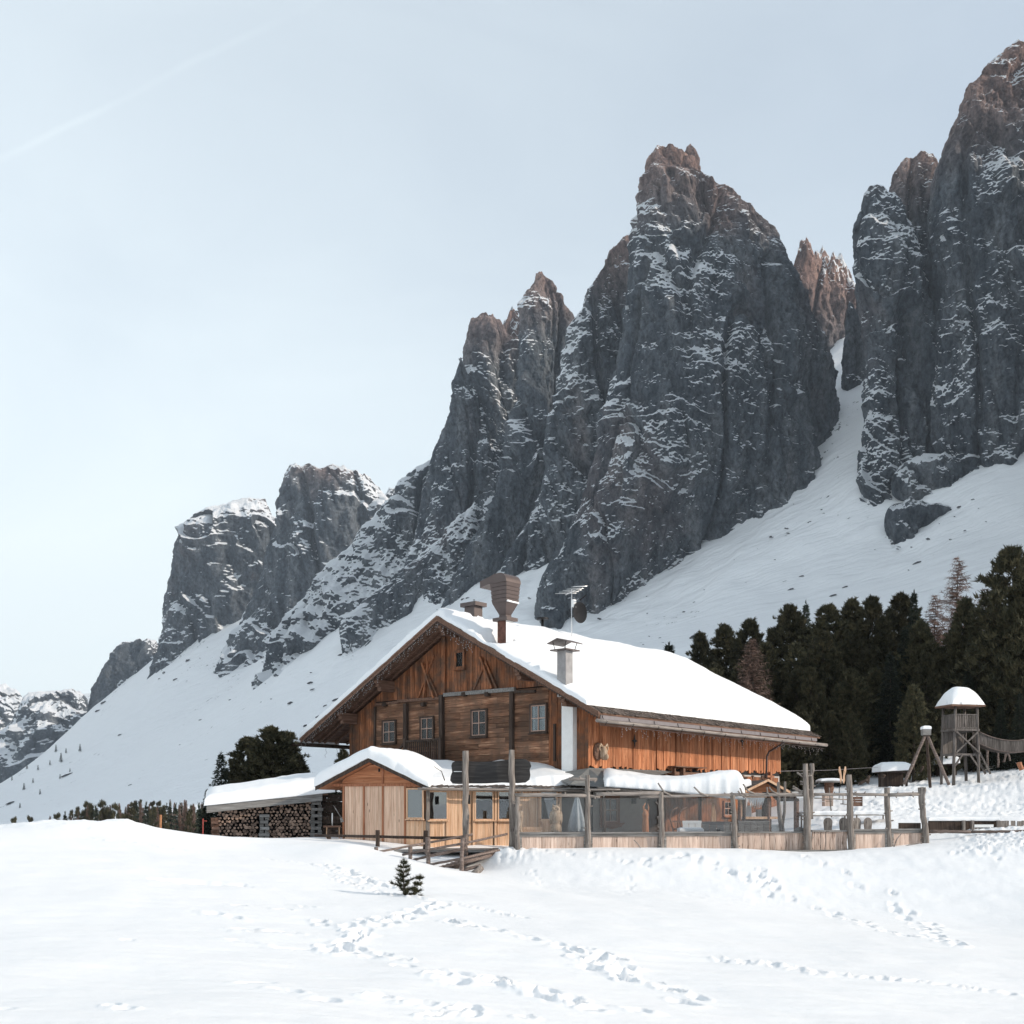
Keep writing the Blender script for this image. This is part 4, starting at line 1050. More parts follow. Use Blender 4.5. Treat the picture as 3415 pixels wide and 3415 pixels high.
def snow_cap(name, parent, x0, x1, y0, y1, base, thick, edge=.35, res=.12, mat=None, mask=None, wig=.06, seed=0, drop=0.0):
    """closed snow blanket over base(x,y); rounded lips; thick may be a function"""
    def axis(a, b):
        n = max(6, int((b - a) / res)); e = min(edge, (b - a) * .45)
        inner = np.linspace(a + e, b - e, n)
        k = np.sin(np.linspace(0, np.pi / 2, 7)[:-1]) 
        k = 1 - np.cos(np.linspace(0, np.pi / 2, 7)[:-1])
        return np.concatenate([a + e * k, inner, (b - e * k)[::-1]])
    X, Y = np.meshgrid(axis(x0, x1), axis(y0, y1))
    B = base(X, Y)
    T = thick(X, Y) if callable(thick) else np.full(X.shape, thick)
    T = T * (1 + .12 * fbm(X / 2.5 + seed, Y / 2.5, seed, 3)) + .02 * fbm(X * 1.5, Y * 1.5, seed, 2)
    dx = np.minimum(X - x0, x1 - X); dy = np.minimum(Y - y0, y1 - Y)
    ed = np.clip(np.minimum(dx, dy) / edge, 0, 1)
    prof = np.sqrt(np.clip(1 - (1 - ed) ** 2, 0, 1)) * .62 + .38 * (ed > 0)
    T = T * (1 + .10 * fbm(X * 2.2, Y * 2.2, seed + 4, 3) * (1 - ed))
    if mask is not None:
        mk = mask(X, Y); T = T * mk - .10 * (mk < .02)
    top = B + .02 + T * prof
    # ragged outline
    cx, cy = (x0 + x1) / 2, (y0 + y1) / 2
    near = np.clip(1 - np.minimum(dx, dy) / .5, 0, 1)
    wx = wig * fbm(X * 1.3 + seed, Y * 1.3, 2.5, 3) * near; wy = wig * fbm(X * 1.3, Y * 1.3 + seed, 7.5, 3) * near
    nr, nc = X.shape
    Vt = np.stack([X + wx, Y + wy, top], -1).reshape(-1, 3)
    rim = (ed <= 0)
    Bv = B - .01 - drop * rim
    Vb = np.stack([X + wx, Y + wy, Bv], -1).reshape(-1, 3)
    ft = grid_faces(nr, nc); fb = grid_faces(nr, nc, nr * nc)[:, ::-1]
    idx = np.arange(nr * nc).reshape(nr, nc)
    loop = np.concatenate([idx[0, :], idx[1:, -1], idx[-1, -2::-1], idx[-2:0:-1, 0]])
    nx_ = np.roll(loop, -1); o = nr * nc
    fs = np.stack([loop, loop + o, nx_ + o, nx_], -1)
    me = np_mesh(name, np.vstack([Vt, Vb]), np.vstack([ft, fb, fs]))
    return link(name, me, mat or M['snow'], parent)

class Frame:
    def __init__(s, ox, oy, deg): s.o = Vector((ox, oy, 0)); a = R(deg); s.a = a; s.u = Vector((math.cos(a), math.sin(a), 0)); s.v = Vector((-math.sin(a), math.cos(a), 0))
    def hx(s, p, x=0.0):
        """pixel -> (y, z) on the plane local x = const"""
        r = Vector(((p[0] - 512) / F, 1, 0)); t = (x + s.o.dot(s.u)) / r.dot(s.u); q = r * t - s.o
        return q.dot(s.v), (HOR - p[1]) / F * t
    def hy(s, p, y=0.0):
        r = Vector(((p[0] - 512) / F, 1, 0)); t = (y + s.o.dot(s.v)) / r.dot(s.v); q = r * t - s.o
        return q.dot(s.u), (HOR - p[1]) / F * t
    def w(s, x, y, z): q = s.o + s.u * x + s.v * y; return (q.x, q.y, z)

# ================================================================== THE CHALET
HF = Frame(3.777, 53.57, 48.69)
WALL_W, LEN = 18.1, 20.0
RIDGE_Y, RIDGE_Z = 9.05, 10.30
SR, SL = .535, .515                      # slopes of the right and left roof sides
EAVE_R, EAVE_L, OVF, OVB = -1.75, 20.9, -1.5, 22.0
ch = empty('alpine_chalet', (3.777, 53.57, 0), HF.a, 'large brown timber chalet with a snow-covered gable roof and orange plank side wall', 'chalet')
def roofz(y):
    y = np.asarray(y, float)
    return RIDGE_Z - np.where(y < RIDGE_Y, (RIDGE_Y - y) * SR, (y - RIDGE_Y) * SL)
def roofz1(y): return float(roofz(y))
FLOOR = -2.2
LOGT = None
# --- gable wall: horizontal old logs below, vertical boards above, planks at the outer left
beam_l = HF.hx(z1(735, 940)); beam_r = HF.hx(z1(1480, 870))
ZB = (beam_l[1] + beam_r[1]) / 2          # height of the tie beam
yL = HF.hx(z1(585, 1100))[0]; yR = HF.hx(z1(1700, 1100))[0]
m = MB()
z = -.2; i = 0
rl = random.Random(11)
while z < ZB - .05:
    h = rl.uniform(.24, .36); zt = min(z + h, ZB)
    y = yR
    while y < yL - .01:
        y2 = min(yL, y + rl.uniform(2.5, 5))
        if min(roofz1(y), roofz1(y2)) - .15 > zt:
            m.box((-.0 - rl.uniform(0, .03), y, z + .004), (.25, y2 - .004, zt - .008))
        y = y2
    z = zt
m.build('log_wall', M['log_wood'], ch)
def boards(name, ya, yb, zlo, zhi, mat, x=0.0, w=(.16, .26), seed=1, parent=None, gap=.006, batten=False):
    rr = random.Random(seed); m = MB(); y = ya
    while y < yb:
        y2 = min(yb, y + rr.uniform(*w))
        a = zlo(y) if callable(zlo) else zlo; b0 = zhi(y + gap) if callable(zhi) else zhi; b1 = zhi(y2 - gap) if callable(zhi) else zhi
        t = rr.uniform(0, .025)
        if min(b0, b1) > a + .05:
            poly = [(x - t, y + gap, a), (x - t, y2 - gap, a), (x - t, y2 - gap, b1), (x - t, y + gap, b0)]
            m.prism(poly, (.06 + t, 0, 0))
        y = y2
    return m.build(name, mat, parent or ch)
boards('gable_boards', .0, WALL_W, ZB + .05, lambda y: roofz1(y) - .32, M['gable_wood'], seed=3)
boards('gable_boards', yL, WALL_W, -2.2, lambda y: min(ZB + .05, roofz1(y) - .32), M['gable_wood'], seed=4)
boards('gable_boards', 0, yR, 1.2, lambda y: min(ZB + .05, roofz1(y) - .32), M['gable_wood'], seed=5)
# solid core so no light leaks
m = MB()
core = [(.26, 0.02, FLOOR), (.26, WALL_W, FLOOR), (.26, WALL_W, roofz1(WALL_W) - .35), (.26, RIDGE_Y, RIDGE_Z - .35), (.26, .02, roofz1(0) - .35)]
m.prism(core, (.15, 0, 0)); m.build('wall_core', M['dark'], ch)
m = MB(); m.box((.3, WALL_W - .25, FLOOR), (LEN - .1, WALL_W, roofz1(WALL_W) - .3)); m.box((LEN - .25, .1, FLOOR), (LEN, WALL_W - .3, roofz1(.1) - .3)); m.build('rear_wall', M['gable_wood'], ch)
# ground storey in plaster
m = MB(); m.box((0.0, -.0, FLOOR), (.24, yR, 1.15)); m.build('plaster_wall', M['plaster'], ch)
m = MB(); m.box((.25, .05, FLOOR), (LEN, .3, 2.0)); m.build('plaster_wall', M['plaster'], ch)
# --- side wall planks with ragged lower ends
m = MB(); rs_ = random.Random(8); x = 0.0
zt_side = roofz1(0) - .42
while x < LEN:
    x2 = min(LEN, x + rs_.uniform(.17, .30)); zb = 2.02 + rs_.uniform(-.13, .08) + .012 * x
    t = rs_.choice([0, .03, .05]) + rs_.uniform(0, .02)
    ang = rs_.uniform(-.05, .05)
    m.prism([(x + .004, -t, zb + ang), (x2 - .004, -t, zb - ang), (x2 - .004, -t, zt_side), (x + .004, -t, zt_side)], (0, .05 + t, 0)); x = x2
sw = m.build('plank_wall', M['side_wood'], ch)
m = MB(); m.box((.1, .055, 1.9), (LEN, .2, zt_side)); m.build('wall_core', M['dark'], ch)
# boards round the near corner (in shade, browner)
# star shaped cut-outs
for p in (z2(700, 1200), z2(1393, 1202)):
    xs_, zs_ = HF.hy(p); m = MB(); poly = []
    for k in range(16):
        a = math.pi * 2 * k / 16 + math.pi / 2; r_ = (.36 if k % 8 == 0 else .26 if k % 4 == 0 else .10 if k % 2 == 0 else .12)
        poly.append((xs_ + math.cos(a) * r_, -.10, zs_ + math.sin(a) * r_))
    m.prism(poly, (0, .02, 0)); m.build('star_ornament', M['iron'], ch)
# --- posts, beams, crosses on the gable
def gbar(m, pa, pb, w, d, x=-.02, mat=None):
    a = HF.hx(pa, x); b = HF.hx(pb, x)
    m.bar((x - d / 2, a[0], a[1]), (x - d / 2, b[0], b[1]), w, d, up=(1, 0, 0)); return m
gbar(MB(), z1(735, 945), z1(1005, 925), .16, .16).build('tie_beam', M['beam_wood'], ch)
gbar(MB(), z1(1035, 905), z1(1490, 868), .2, .2).build('tie_beam', M['grey_board'], ch)
gbar(MB(), z1(590, 965), z1(740, 950), .14, .12).build('tie_beam', M['beam_wood'], ch)
gbar(MB(), z1(1470, 885), z1(1620, 880), .14, .12).build('tie_beam', M['dark_wood'], ch)
gbar(MB(), z1(1030, 530), z1(1028, 900), .26, .12).build('king_post', M['gable_wood'], ch)
gbar(MB(), z1(1018, 905), z1(1022, 1340), .26, .22).build('wall_post', M['dark_wood'], ch)
gbar(MB(), z1(788, 960), z1(786, 1210), .26, .20).build('wall_post', M['dark_wood'], ch)
gbar(MB(), z1(1470, 885), z1(1468, 1300), .24, .18).build('wall_post', M['dark_wood'], ch)
gbar(MB(), z1(586, 980), z1(582, 1230), .14, .10).build('wall_post', M['dark_wood'], ch)
gbar(MB(), z1(1742, 1090), z1(1742, 1330), .12, .10).build('wall_post', M['dark_wood'], ch)
m = MB()
for a, b in (((965, 650), (862, 925)), ((905, 720), (992, 915)), ((935, 690), (905, 925)), ((900, 700), (975, 925))): gbar(m, z1(*a), z1(*b), .11, .08 + .01 * len(m.f))
m.build('cross_brace', M['gable_wood'], ch)
m = MB()
for a, b in (((1300, 680), (1222, 868)), ((1300, 690), (1372, 862)), ((1270, 660), (1345, 862))): gbar(m, z1(*a), z1(*b), .11, .08 + .01 * len(m.f))
m.build('cross_brace', M['gable_wood'], ch)
for px_ in (655, 905, 1168, 1318):
    a = HF.hx(z1(px_, 900 if px_ > 1000 else 965)); m = MB(); m.box((-.28, a[0] - .12, a[1] - .12), (-.005, a[0] + .12, a[1] + .1)); m.build('beam_end', M['dark_wood'], ch)
# --- windows
def window(root, fr, plane, q, kind='cross', depth=.1, frame_mat=None, glass=None, curtains=True, cas=.09, back=.30):
    """q = (left, top, right, bottom) pixels; plane 'x' or 'y'"""
    f = fr.hx if plane == 'x' else fr.hy
    a = f((q[0], q[1])); b = f((q[2], q[3])); a2 = f((q[0], q[3])); b2 = f((q[2], q[1]))
    lo, hi = sorted((a[0], b[0])); zt = (a[1] + b2[1]) / 2; zb = (b[1] + a2[1]) / 2
    def pt(s, d, z, e=.035): d = d + e; return (-d, s, z) if plane == 'x' else (s, -d, z)
    fm = frame_mat or M['red_wood']
    m = MB(); w_ = cas; D0, D1 = -.02, depth
    m.box(pt(lo - w_, D0, zb - w_), pt(hi + w_, D1, zb)); m.box(pt(lo - w_, D0, zt), pt(hi + w_, D1, zt + w_))
    m.box(pt(lo - w_, D0, zb), pt(lo, D1, zt)); m.box(pt(hi, D0, zb), pt(hi + w_, D1, zt))
    wo = m.build('window', fm, root)
    mul = MB(); t = .022
    if kind == 'cross':
        c = (lo + hi) / 2; mul.box(pt(c - t, .035, zb), pt(c + t, .065, zt)); zc = zb + (zt - zb) * .5; mul.box(pt(lo, .037, zc - t), pt(hi, .063, zc + t))
        for (s0, s1) in ((lo, lo + .045), (hi - .045, hi)): mul.box(pt(s0, .033, zb), pt(s1, .067, zt))
        for (s0, s1) in ((zb, zb + .045), (zt - .045, zt)): mul.box(pt(lo + .045, .034, s0), pt(hi - .045, .066, s1))
        mul.build('casement', M['casement'], wo)
    elif kind == 'lattice':
        for k in range(-1, 4):
            mul.bar(pt(lo + (hi - lo) * k / 3, .05, zb), pt(lo + (hi - lo) * (k + 1.2) / 3, .05, zt), .02, .02); mul.bar(pt(lo + (hi - lo) * (k + 1) / 3, .06, zb), pt(lo + (hi - lo) * (k - .2) / 3, .06, zt), .02, .02)
        mul.build('casement', M['iron'], wo)
    g = MB(); g.box(pt(lo, .020, zb), pt(hi, .028, zt)); g.build('pane', glass or M['glass'], wo)
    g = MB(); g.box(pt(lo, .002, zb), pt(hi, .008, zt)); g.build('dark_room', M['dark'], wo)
    if curtains:
        cc = MB()
        for s0, s1 in ((lo + .05, lo + (hi - lo) * .30), (hi - (hi - lo) * .24, hi - .05)):
            cc.box(pt(s0, .010, zb + .06), pt(s1, .016, zt - .05))
        cc.build('curtain', M['curtain'], wo)
    s = MB(); s.box(pt(lo - w_ - .03, .0, zb - w_ - .06), pt(hi + w_ + .03, depth + .08, zb - w_ - .002)); s.build('sill', fm, wo)
    return wo
M['casement'] = mat_plain('pinkish_casement', (.45, .30, .24), .6, noise=.08)
M['curtain'] = mat_plain('grey_curtain', (.22, .22, .225), .9, noise=.1)
for q in ((640, 1075, 716, 1210), (884, 1052, 960, 1190), (1212, 1005, 1302, 1165), (1592, 970, 1688, 1138)):
    a = z1(q[0], q[1]); b = z1(q[2], q[3])
    window(ch, HF, 'x', (*a, *b), frame_mat=M['dark_wood'])
a = z1(1112, 632); b = z1(1154, 722); window(ch, HF, 'x', (*a, *b), kind='lattice', frame_mat=M['gable_wood'], curtains=False, cas=.14)
# --- balcony rail and stair rail
m = MB(); a = HF.hx(z1(775, 1200), -.9); b = HF.hx(z1(1003, 1192), -.9); zr_ = (a[1] + b[1]) / 2
rl0, rl1 = b[0], a[0]
m.box((-.95, rl0, zr_ - .06), (-.87, rl1, zr_ + .06)); m.box((-.94, rl0, zr_ - 1.35), (-.88, rl1, zr_ - 1.25))
n = 17
for k in range(n + 1):
    y = rl0 + (rl1 - rl0) * k / n; m.box((-.93, y - .05, zr_ - 1.3), (-.90, y + .03, zr_ - .05))
m.box((-.98, rl1 - .08, zr_ - 1.5), (-.84, rl1 + .08, zr_ + .16)); m.box((-.98, rl0 - .08, zr_ - 1.5), (-.84, rl0 + .08, zr_ + .1))
m.box((-.95, rl0, zr_ - 1.46), (0, rl1, zr_ - 1.38))
m.build('balcony_railing', M['dark_wood'], ch)
m = MB(); m.bar((-.91, rl1, zr_ - .02), (-.91, rl1 + 1.3, zr_ - 1.2), .09, .12); m.bar((-.91, rl1, zr_ - .7), (-.91, rl1 + 1.0, zr_ - 1.6), .07, .08); m.build('stair_rail', M['dark_wood'], ch)
# --- white flue on the gable wall next to the corner
fa = HF.hx(z1(1786, 1100), -.3); fb = HF.hx(z1(1858, 1100), -.3)
m = MB(); m.box((-.34, fb[0], 1.1), (-.001, fa[0], roofz1(fa[0]) - .45)); m.build('white_flue', M['white'], ch)
# --- roof: boards, shingles, fascia, gutter
m = MB()
th = .10
for (ya, yb) in ((EAVE_R, RIDGE_Y), (RIDGE_Y, EAVE_L)):
    za, zb = roofz1(ya), roofz1(yb)
    m.prism([(OVF, ya, za), (OVF, yb, zb), (OVF, yb, zb - th), (OVF, ya, za - th)], (OVB - OVF, 0, 0))
roof = m.build('roof', M['beam_wood'], ch)
# shingle courses on the right slope (the lower courses show below the snow)
m = MB(); rr = random.Random(5)
s_ = 0; y = EAVE_R - .05
nrow = 0
while y < RIDGE_Y - .2:
    if y < EAVE_R + 1.4 or (y > RIDGE_Y - 3.6):
        x = OVF - .02; xe = OVB + .02 if y < EAVE_R + 1.4 else 5.2
        while x < xe:
            w_ = rr.uniform(.14, .26); y2 = y + .42
            lift = rr.uniform(.015, .04); zz0 = roofz1(y) + lift + .03; zz1 = roofz1(y2) + .008
            sk = rr.uniform(-.04, .04)
            m.add([(x, y + sk, zz0), (x + w_ - .012, y + sk + rr.uniform(-.02, .02), zz0), (x + w_ - .012, y2, zz1), (x, y2, zz1), (x, y + sk, zz0 - .03), (x + w_ - .012, y + sk, zz0 - .03)],
                  [(0, 1, 2, 3), (0, 4, 5, 1), (0, 3, 4), (1, 5, 2)])
            x += w_
    y += .22
m.build('shingles', M['shingle'], roof)
# barge boards
m = MB()
for (ya, yb, sg) in ((EAVE_R - .05, RIDGE_Y, 1), (RIDGE_Y, EAVE_L + .05, 1)):
    za, zb = roofz1(ya), roofz1(yb)
    m.prism([(OVF - .05, ya, za + .06), (OVF - .05, yb, zb + .06), (OVF - .05, yb, zb - .22), (OVF - .05, ya, za - .22)], (.05, 0, 0))
    m.prism([(OVF - .09, ya, za + .07), (OVF - .09, yb, zb + .07), (OVF - .09, yb, zb - .06), (OVF - .09, ya, za - .06)], (.038, 0, 0))
m.build('barge_board', M['beam_wood'], roof)
# carved toothed trim below the barge board
m = MB()
for (ya, yb) in ((EAVE_R, RIDGE_Y), (RIDGE_Y, EAVE_L)):
    n = int((yb - ya) / .16)
    for k in range(n):
        y0 = ya + (yb - ya) * k / n; y1 = y0 + (yb - ya) / n; z0 = roofz1(y0) - .223; z1_ = roofz1(y1) - .223
        m.prism([(OVF - .045, y0, z0), (OVF - .045, y1, z1_), (OVF - .045, (y0 + y1) / 2 + .03, (z0 + z1_) / 2 - .09), (OVF - .045, (y0 + y1) / 2 - .03, (z0 + z1_) / 2 - .09)], (.03, 0, 0))
m.build('toothed_trim', M['dark_wood'], roof)
# rafters along the slopes under the overhang, purlins carrying them
for xr_ in (-1.25, -.72, -.18):
    for (ya, yb) in ((EAVE_R + .1, RIDGE_Y), (RIDGE_Y, EAVE_L - .1)):
        za, zb = roofz1(ya) - th - .075, roofz1(yb) - th - .075
        MB().bar((xr_, ya, za), (xr_, yb, zb), .12, .15).build('rafter', M['beam_wood'], ch)
def purlin(y, zoff, h, w_, x0=-1.35):
    z = roofz1(y) - zoff
    m = MB()
    poly = [(x0, z), (x0, z - h * .3), (x0 + .12, z - h * .36), (x0 + .12, z - h * .62), (x0 + .26, z - h * .68), (x0 + .26, z - h), (.3, z - h), (.3, z)]
    m.prism([(px_, y - w_ / 2, pz_) for px_, pz_ in poly], (0, w_, 0)); m.build('purlin', M['beam_wood'], ch)
purlin(RIDGE_Y, .42, .5, .26)
for p, h in ((z1(640, 925), .62), (z1(400, 1150), .62), (z1(1540, 830), .55), (z1(1830, 1010), .5)):
    y, z = HF.hx(p, -.7); purlin(y, .30, h, .28)
# soffit rafters at the left eave ends
for k in range(8):
    x = .2 + k * .9; MB().bar((x, WALL_W - .2, roofz1(WALL_W - .2) - .19), (x, EAVE_L - .15, roofz1(EAVE_L - .15) - .19), .12, .16).build('rafter_tail', M['beam_wood'], ch)
for k in range(22):
    x = .5 + k * .95; MB().bar((x, .05, roofz1(.05) - .19), (x, EAVE_R + .12, roofz1(EAVE_R + .12) - .19), .11, .15).build('rafter_tail', M['beam_wood'], ch)
# metal fascia and log gutter on the right eave
ze = roofz1(EAVE_R)
m = MB(); m.box((OVF + .2, EAVE_R + .02, ze - .29), (OVB - .4, EAVE_R + .05, ze - .09)); m.build('metal_fascia', M['metal_grey'], roof)
m = MB(); m.box((OVF + .2, EAVE_R + .06, ze - .60), (OVB - .4, EAVE_R + .09, ze - .12)); m.build('eave_board', M['beam_wood'], roof)  # board added to block the light gap, so the eave shadow is unbroken
m = MB(); m.log((OVF - .35, EAVE_R - .16, ze - .40), (OVB + .6, EAVE_R - .16, ze - .50), .085, .095, seg=14, wob=.02, seed=4); gut = m.build('gutter', M['grey_log_x'], ch)
m = MB()
for k in range(11):
    x = OVF + .3 + k * 2.2; zc = ze - .44 - .12 * k / 11
    m.tube([(x, EAVE_R + .03, ze - .1), (x, EAVE_R - .06, zc + .14), (x, EAVE_R - .30, zc + .02), (x, EAVE_R - .16, zc - .13)], .018, 5)
m.build('gutter_bracket', M['iron'], gut)
m = MB(); m.log((OVF - .5, EAVE_L + .16, roofz1(EAVE_L) - .30), (OVB, EAVE_L + .16, roofz1(EAVE_L) - .36), .13, seg=8, seed=9); m.build('gutter', M['dark_wood'], ch)
m = MB(); zc = ze - .62; 
pl = [HF.hy(z2(*p), -.0) for p in ((1700, 1180), (1650, 1225), (1575, 1268), (1560, 1300), (1557, 1440))]
yy = [EAVE_R - .1, EAVE_R + .1, -.35, -.22, -.2]
pp = []
for (px_, pz_), y, p in zip(pl, yy, ((1700, 1180), (1650, 1225), (1575, 1268), (1560, 1300), (1557, 1440))):
    q = HF.hy(z2(*p), y); pp.append((q[0], y, q[1]))
m.tube(pp, .065, 8); m.build('downpipe', M['metal_brown'], ch)
# small boxed hatch under the plank wall
a = HF.hy(z2(965, 1360), -.5); b = HF.hy(z2(1165, 1405), -.5)
m = MB(); m.box((a[0], -.6, a[1] - .06), (b[0], .0, a[1])); m.box((a[0] + .1, -.45, a[1] - .8), (a[0] + .22, -.3, a[1] - .06)); m.box((a[0] + .9, -.5, a[1] - .8), (a[0] + 1.1, -.3, a[1] - .06)); m.box((a[0] + .1, -.3, a[1] - .5), (b[0] - .1, -.25, a[1] - .3)); m.build('hatch', M['beam_wood'], ch)
m = MB()
a = HF.hy(z2(1585, 1425), -.15); m.box((a[0] - .5, -.2, a[1] - .1), (a[0] + .4, .0, a[1] + .02)); m.box((a[0] - .1, -.2, a[1] - 1.5), (a[0] + .1, -.02, a[1] + .25)); m.build('corner_bracket', M['red_wood'], ch)
# joist ends below the planks
for k in range(16):
    x = .8 + k * 1.2; m = MB(); m.box((x, -.06, 1.78), (x + .16, .05, 1.98)); m.build('joist_end', M['beam_wood'], ch)

# --- snow on the roof
def roof_pt(px_, row, extra=.45, lo=-1.2, hi=18):
    best = None
    for k in range(400):
        x_ = lo + (hi - lo) * k / 399; y_ = HF.hx((px_, 0), x_)[0]
        if not (EAVE_R < y_ < RIDGE_Y): continue
        e_ = abs((HOR - row) / F * HF.w(x_, y_, 0)[1] - roofz1(y_) - extra)
        if best is None or e_ < best[0]: best = (e_, x_, y_)
    return best[1], best[2]
CHX, CHY = roof_pt(z1(1395, 0)[0], z1(0, 575)[1], .3); CHX += .3
bare_c = HF.hx(z1(1240, 430), 2.6)
def rmask(X, Y):
    d = ((X - 2.0) / 1.9) ** 2 + ((Y - (RIDGE_Y - .75)) / .72) ** 2
    d = np.sqrt(d) + .25 * fbm(X * 1.2, Y * 1.2, 3, 3)
    m1 = sstep(.75, 1.15, d)
    e = np.sqrt(((X - CHX + .4) / .9) ** 2 + ((Y - CHY - .3) / .7) ** 2) + .2 * fbm(X * 1.5, Y * 1.5, 9, 2)
    return m1 * sstep(.7, 1.2, e)
def rthick(X, Y):
    t = .62 + .10 * fbm(X / 5, Y / 5, 4, 2)
    t = t * np.where(Y < RIDGE_Y, 1.0, .85)
    # sags towards the front edge on the right side
    near = (1 - sstep(0, 1.3, X - OVF)) * (Y < RIDGE_Y - .5)
    t = t * (1 - .45 * near)
    t = t * (1 - .35 * (1 - sstep(0, 1.2, Y - EAVE_R)) )
    return t
def rbase(X, Y):
    d = Y - RIDGE_Y; k = .35
    z = RIDGE_Z - np.where(d < 0, -d * SR, d * SL)
    return z + .07
def rtop_mod(X, Y): return rthick(X, Y) - .16 * np.exp(-((Y - RIDGE_Y) / .7) ** 2)
snow_cap('roof_snow', ch, OVF - .08, OVB - .15, EAVE_R + .62, EAVE_L + .12, rbase, rtop_mod, edge=.45, res=.13, mask=rmask, wig=.10, seed=3)
snow_cap('gutter_snow', ch, OVF - .5, 1.5, EAVE_L - .02, EAVE_L + .34, lambda X, Y: np.full(X.shape, roofz1(EAVE_L) - .18), .14, edge=.12, res=.1)

# --- chimneys
# big hooded stack
hc = HF.hx(z1(1395, 580), 0)
def place_roof(px, xg):      # find local y on the right slope for pixel col at local x
    y, z = HF.hx((px, 600), xg); return y
cz = roofz1(CHY)
def zat(x, y, row):          # height of pixel row at local point
    w_ = HF.w(x, y, 0); return (HOR - row) / F * w_[1]
zf = zat(CHX, CHY, z1(0, 425)[1]); zn = zat(CHX, CHY, z1(0, 405)[1]); zw = zat(CHX, CHY, z1(0, 315)[1]); zt = zat(CHX, CHY, z1(0, 190)[1]); zz = zat(CHX, CHY, z1(0, 130)[1])
m = MB(); m.box((CHX - .27, CHY - .30, cz - .5), (CHX + .27, CHY + .30, zf - .05)); st = m.build('chimney_stack', M['brick'], ch)
m = MB(); m.box((CHX - .28, CHY - .315, cz - .5), (CHX + .28, CHY - .302, zf - .05)); m.build('white_side', M['white'], st)
m = MB(); m.box((CHX - .44, CHY - .50, zf - .05), (CHX + .44, CHY + .50, zf + .12)); m.build('flange', M['metal_brown'], st)
def frust(m, z0, a0, b0, z1_, a1, b1, cx=CHX, cy=CHY):
    vs = [(cx + sx * a0, cy + sy * b0, z0) for sx, sy in ((-1,-1),(1,-1),(1,1),(-1,1))] + [(cx + sx * a1, cy + sy * b1, z1_) for sx, sy in ((-1,-1),(1,-1),(1,1),(-1,1))]
    m.add(vs, [(0,3,2,1),(4,5,6,7),(0,1,5,4),(1,2,6,5),(2,3,7,6),(3,0,4,7)])
m = MB(); frust(m, zf + .12, .22, .24, zn + .1, .22, .24); frust(m, zn + .1, .20, .22, zw, .47, .50)
n = 5
for k in range(n):
    f0, f1 = k / n, (k + 1) / n; frust(m, zw + (zt - zw) * f0 + .01, .47 + .07 * f0, .50 + .07 * f0, zw + (zt - zw) * f1 - .012, .47 + .07 * f1 + .012, .50 + .07 * f1 + .012)
# rounded hood, open towards the left
hood = []
rad_ = .45
for k in range(9):
    a = math.pi / 2 * k / 8; hood.append((CHX - .585, CHY - .585 + rad_ - rad_ * math.cos(a), zt + (zz - zt) * math.sin(a)))
hood += [(CHX - .585, CHY + .2, zz), (CHX - .585, CHY + 1.27, zz - .27), (CHX - .585, CHY + 1.27, zt - .12), (CHX - .585, CHY + .8, zt - .02)]
m.prism(hood, (1.17, 0, 0)); m.build('metal_hood', M['metal_brown'], st)
snow_cap('ledge_snow', st, CHX - .49, CHX + .49, CHY - .55, CHY - .47, lambda X, Y: np.full(X.shape, zw), .07, edge=.03, res=.1)
# low chimney behind the ridge patch
LX = 4.2; LY = RIDGE_Y - .15; lp = z1(1215, 0)[0]; LY = HF.hx((lp, 0), LX)[0]
lt = zat(LX, LY, z1(0, 313)[1]); lm = zat(LX, LY, z1(0, 338)[1])
m = MB(); m.box((LX - .35, LY - .4, roofz1(LY) - .4), (LX + .35, LY + .4, lm)); s2 = m.build('low_chimney', M['metal_brown'], ch)
m = MB(); m.box((LX - .5, LY - .62, lm), (LX + .5, LY + .62, lt)); m.build('cap', M['metal_brown'], s2)
# pale stack with little roofed cap
SX, SY = roof_pt(z2(259, 0)[0], z2(0, 838)[1], .35)
sb = roofz1(SY) - .3; s1 = zat(SX, SY, z2(0, 622)[1]); sr1 = zat(SX, SY, z2(0, 572)[1]); sr2 = zat(SX, SY, z2(0, 545)[1])
m = MB(); m.box((SX - .27, SY - .27, sb), (SX + .27, SY + .27, s1)); s3 = m.build('pale_stack', M['stove_grey'], ch)
m = MB(); m.box((SX - .55, SY - .5, s1), (SX + .55, SY + .5, s1 + .06)); m.build('plate', M['metal_brown'], s3)
m = MB()
for sx in (-.45, .45):
    for sy in (-.4, .4): m.tube([(SX + sx * .8, SY + sy * .8, s1 + .05), (SX + sx, SY + sy, sr1 + .05)], .018, 5)
m.build('cap_rods', M['iron'], s3)
m = MB()
for sg in (-1, 1): m.prism([(SX - .62, SY, sr2), (SX - .62, SY + sg * .62, sr1), (SX - .62, SY + sg * .62, sr1 - .04), (SX - .62, SY, sr2 - .05)], (1.24, 0, 0))
m.build('cap_roof', M['metal_brown'], s3)
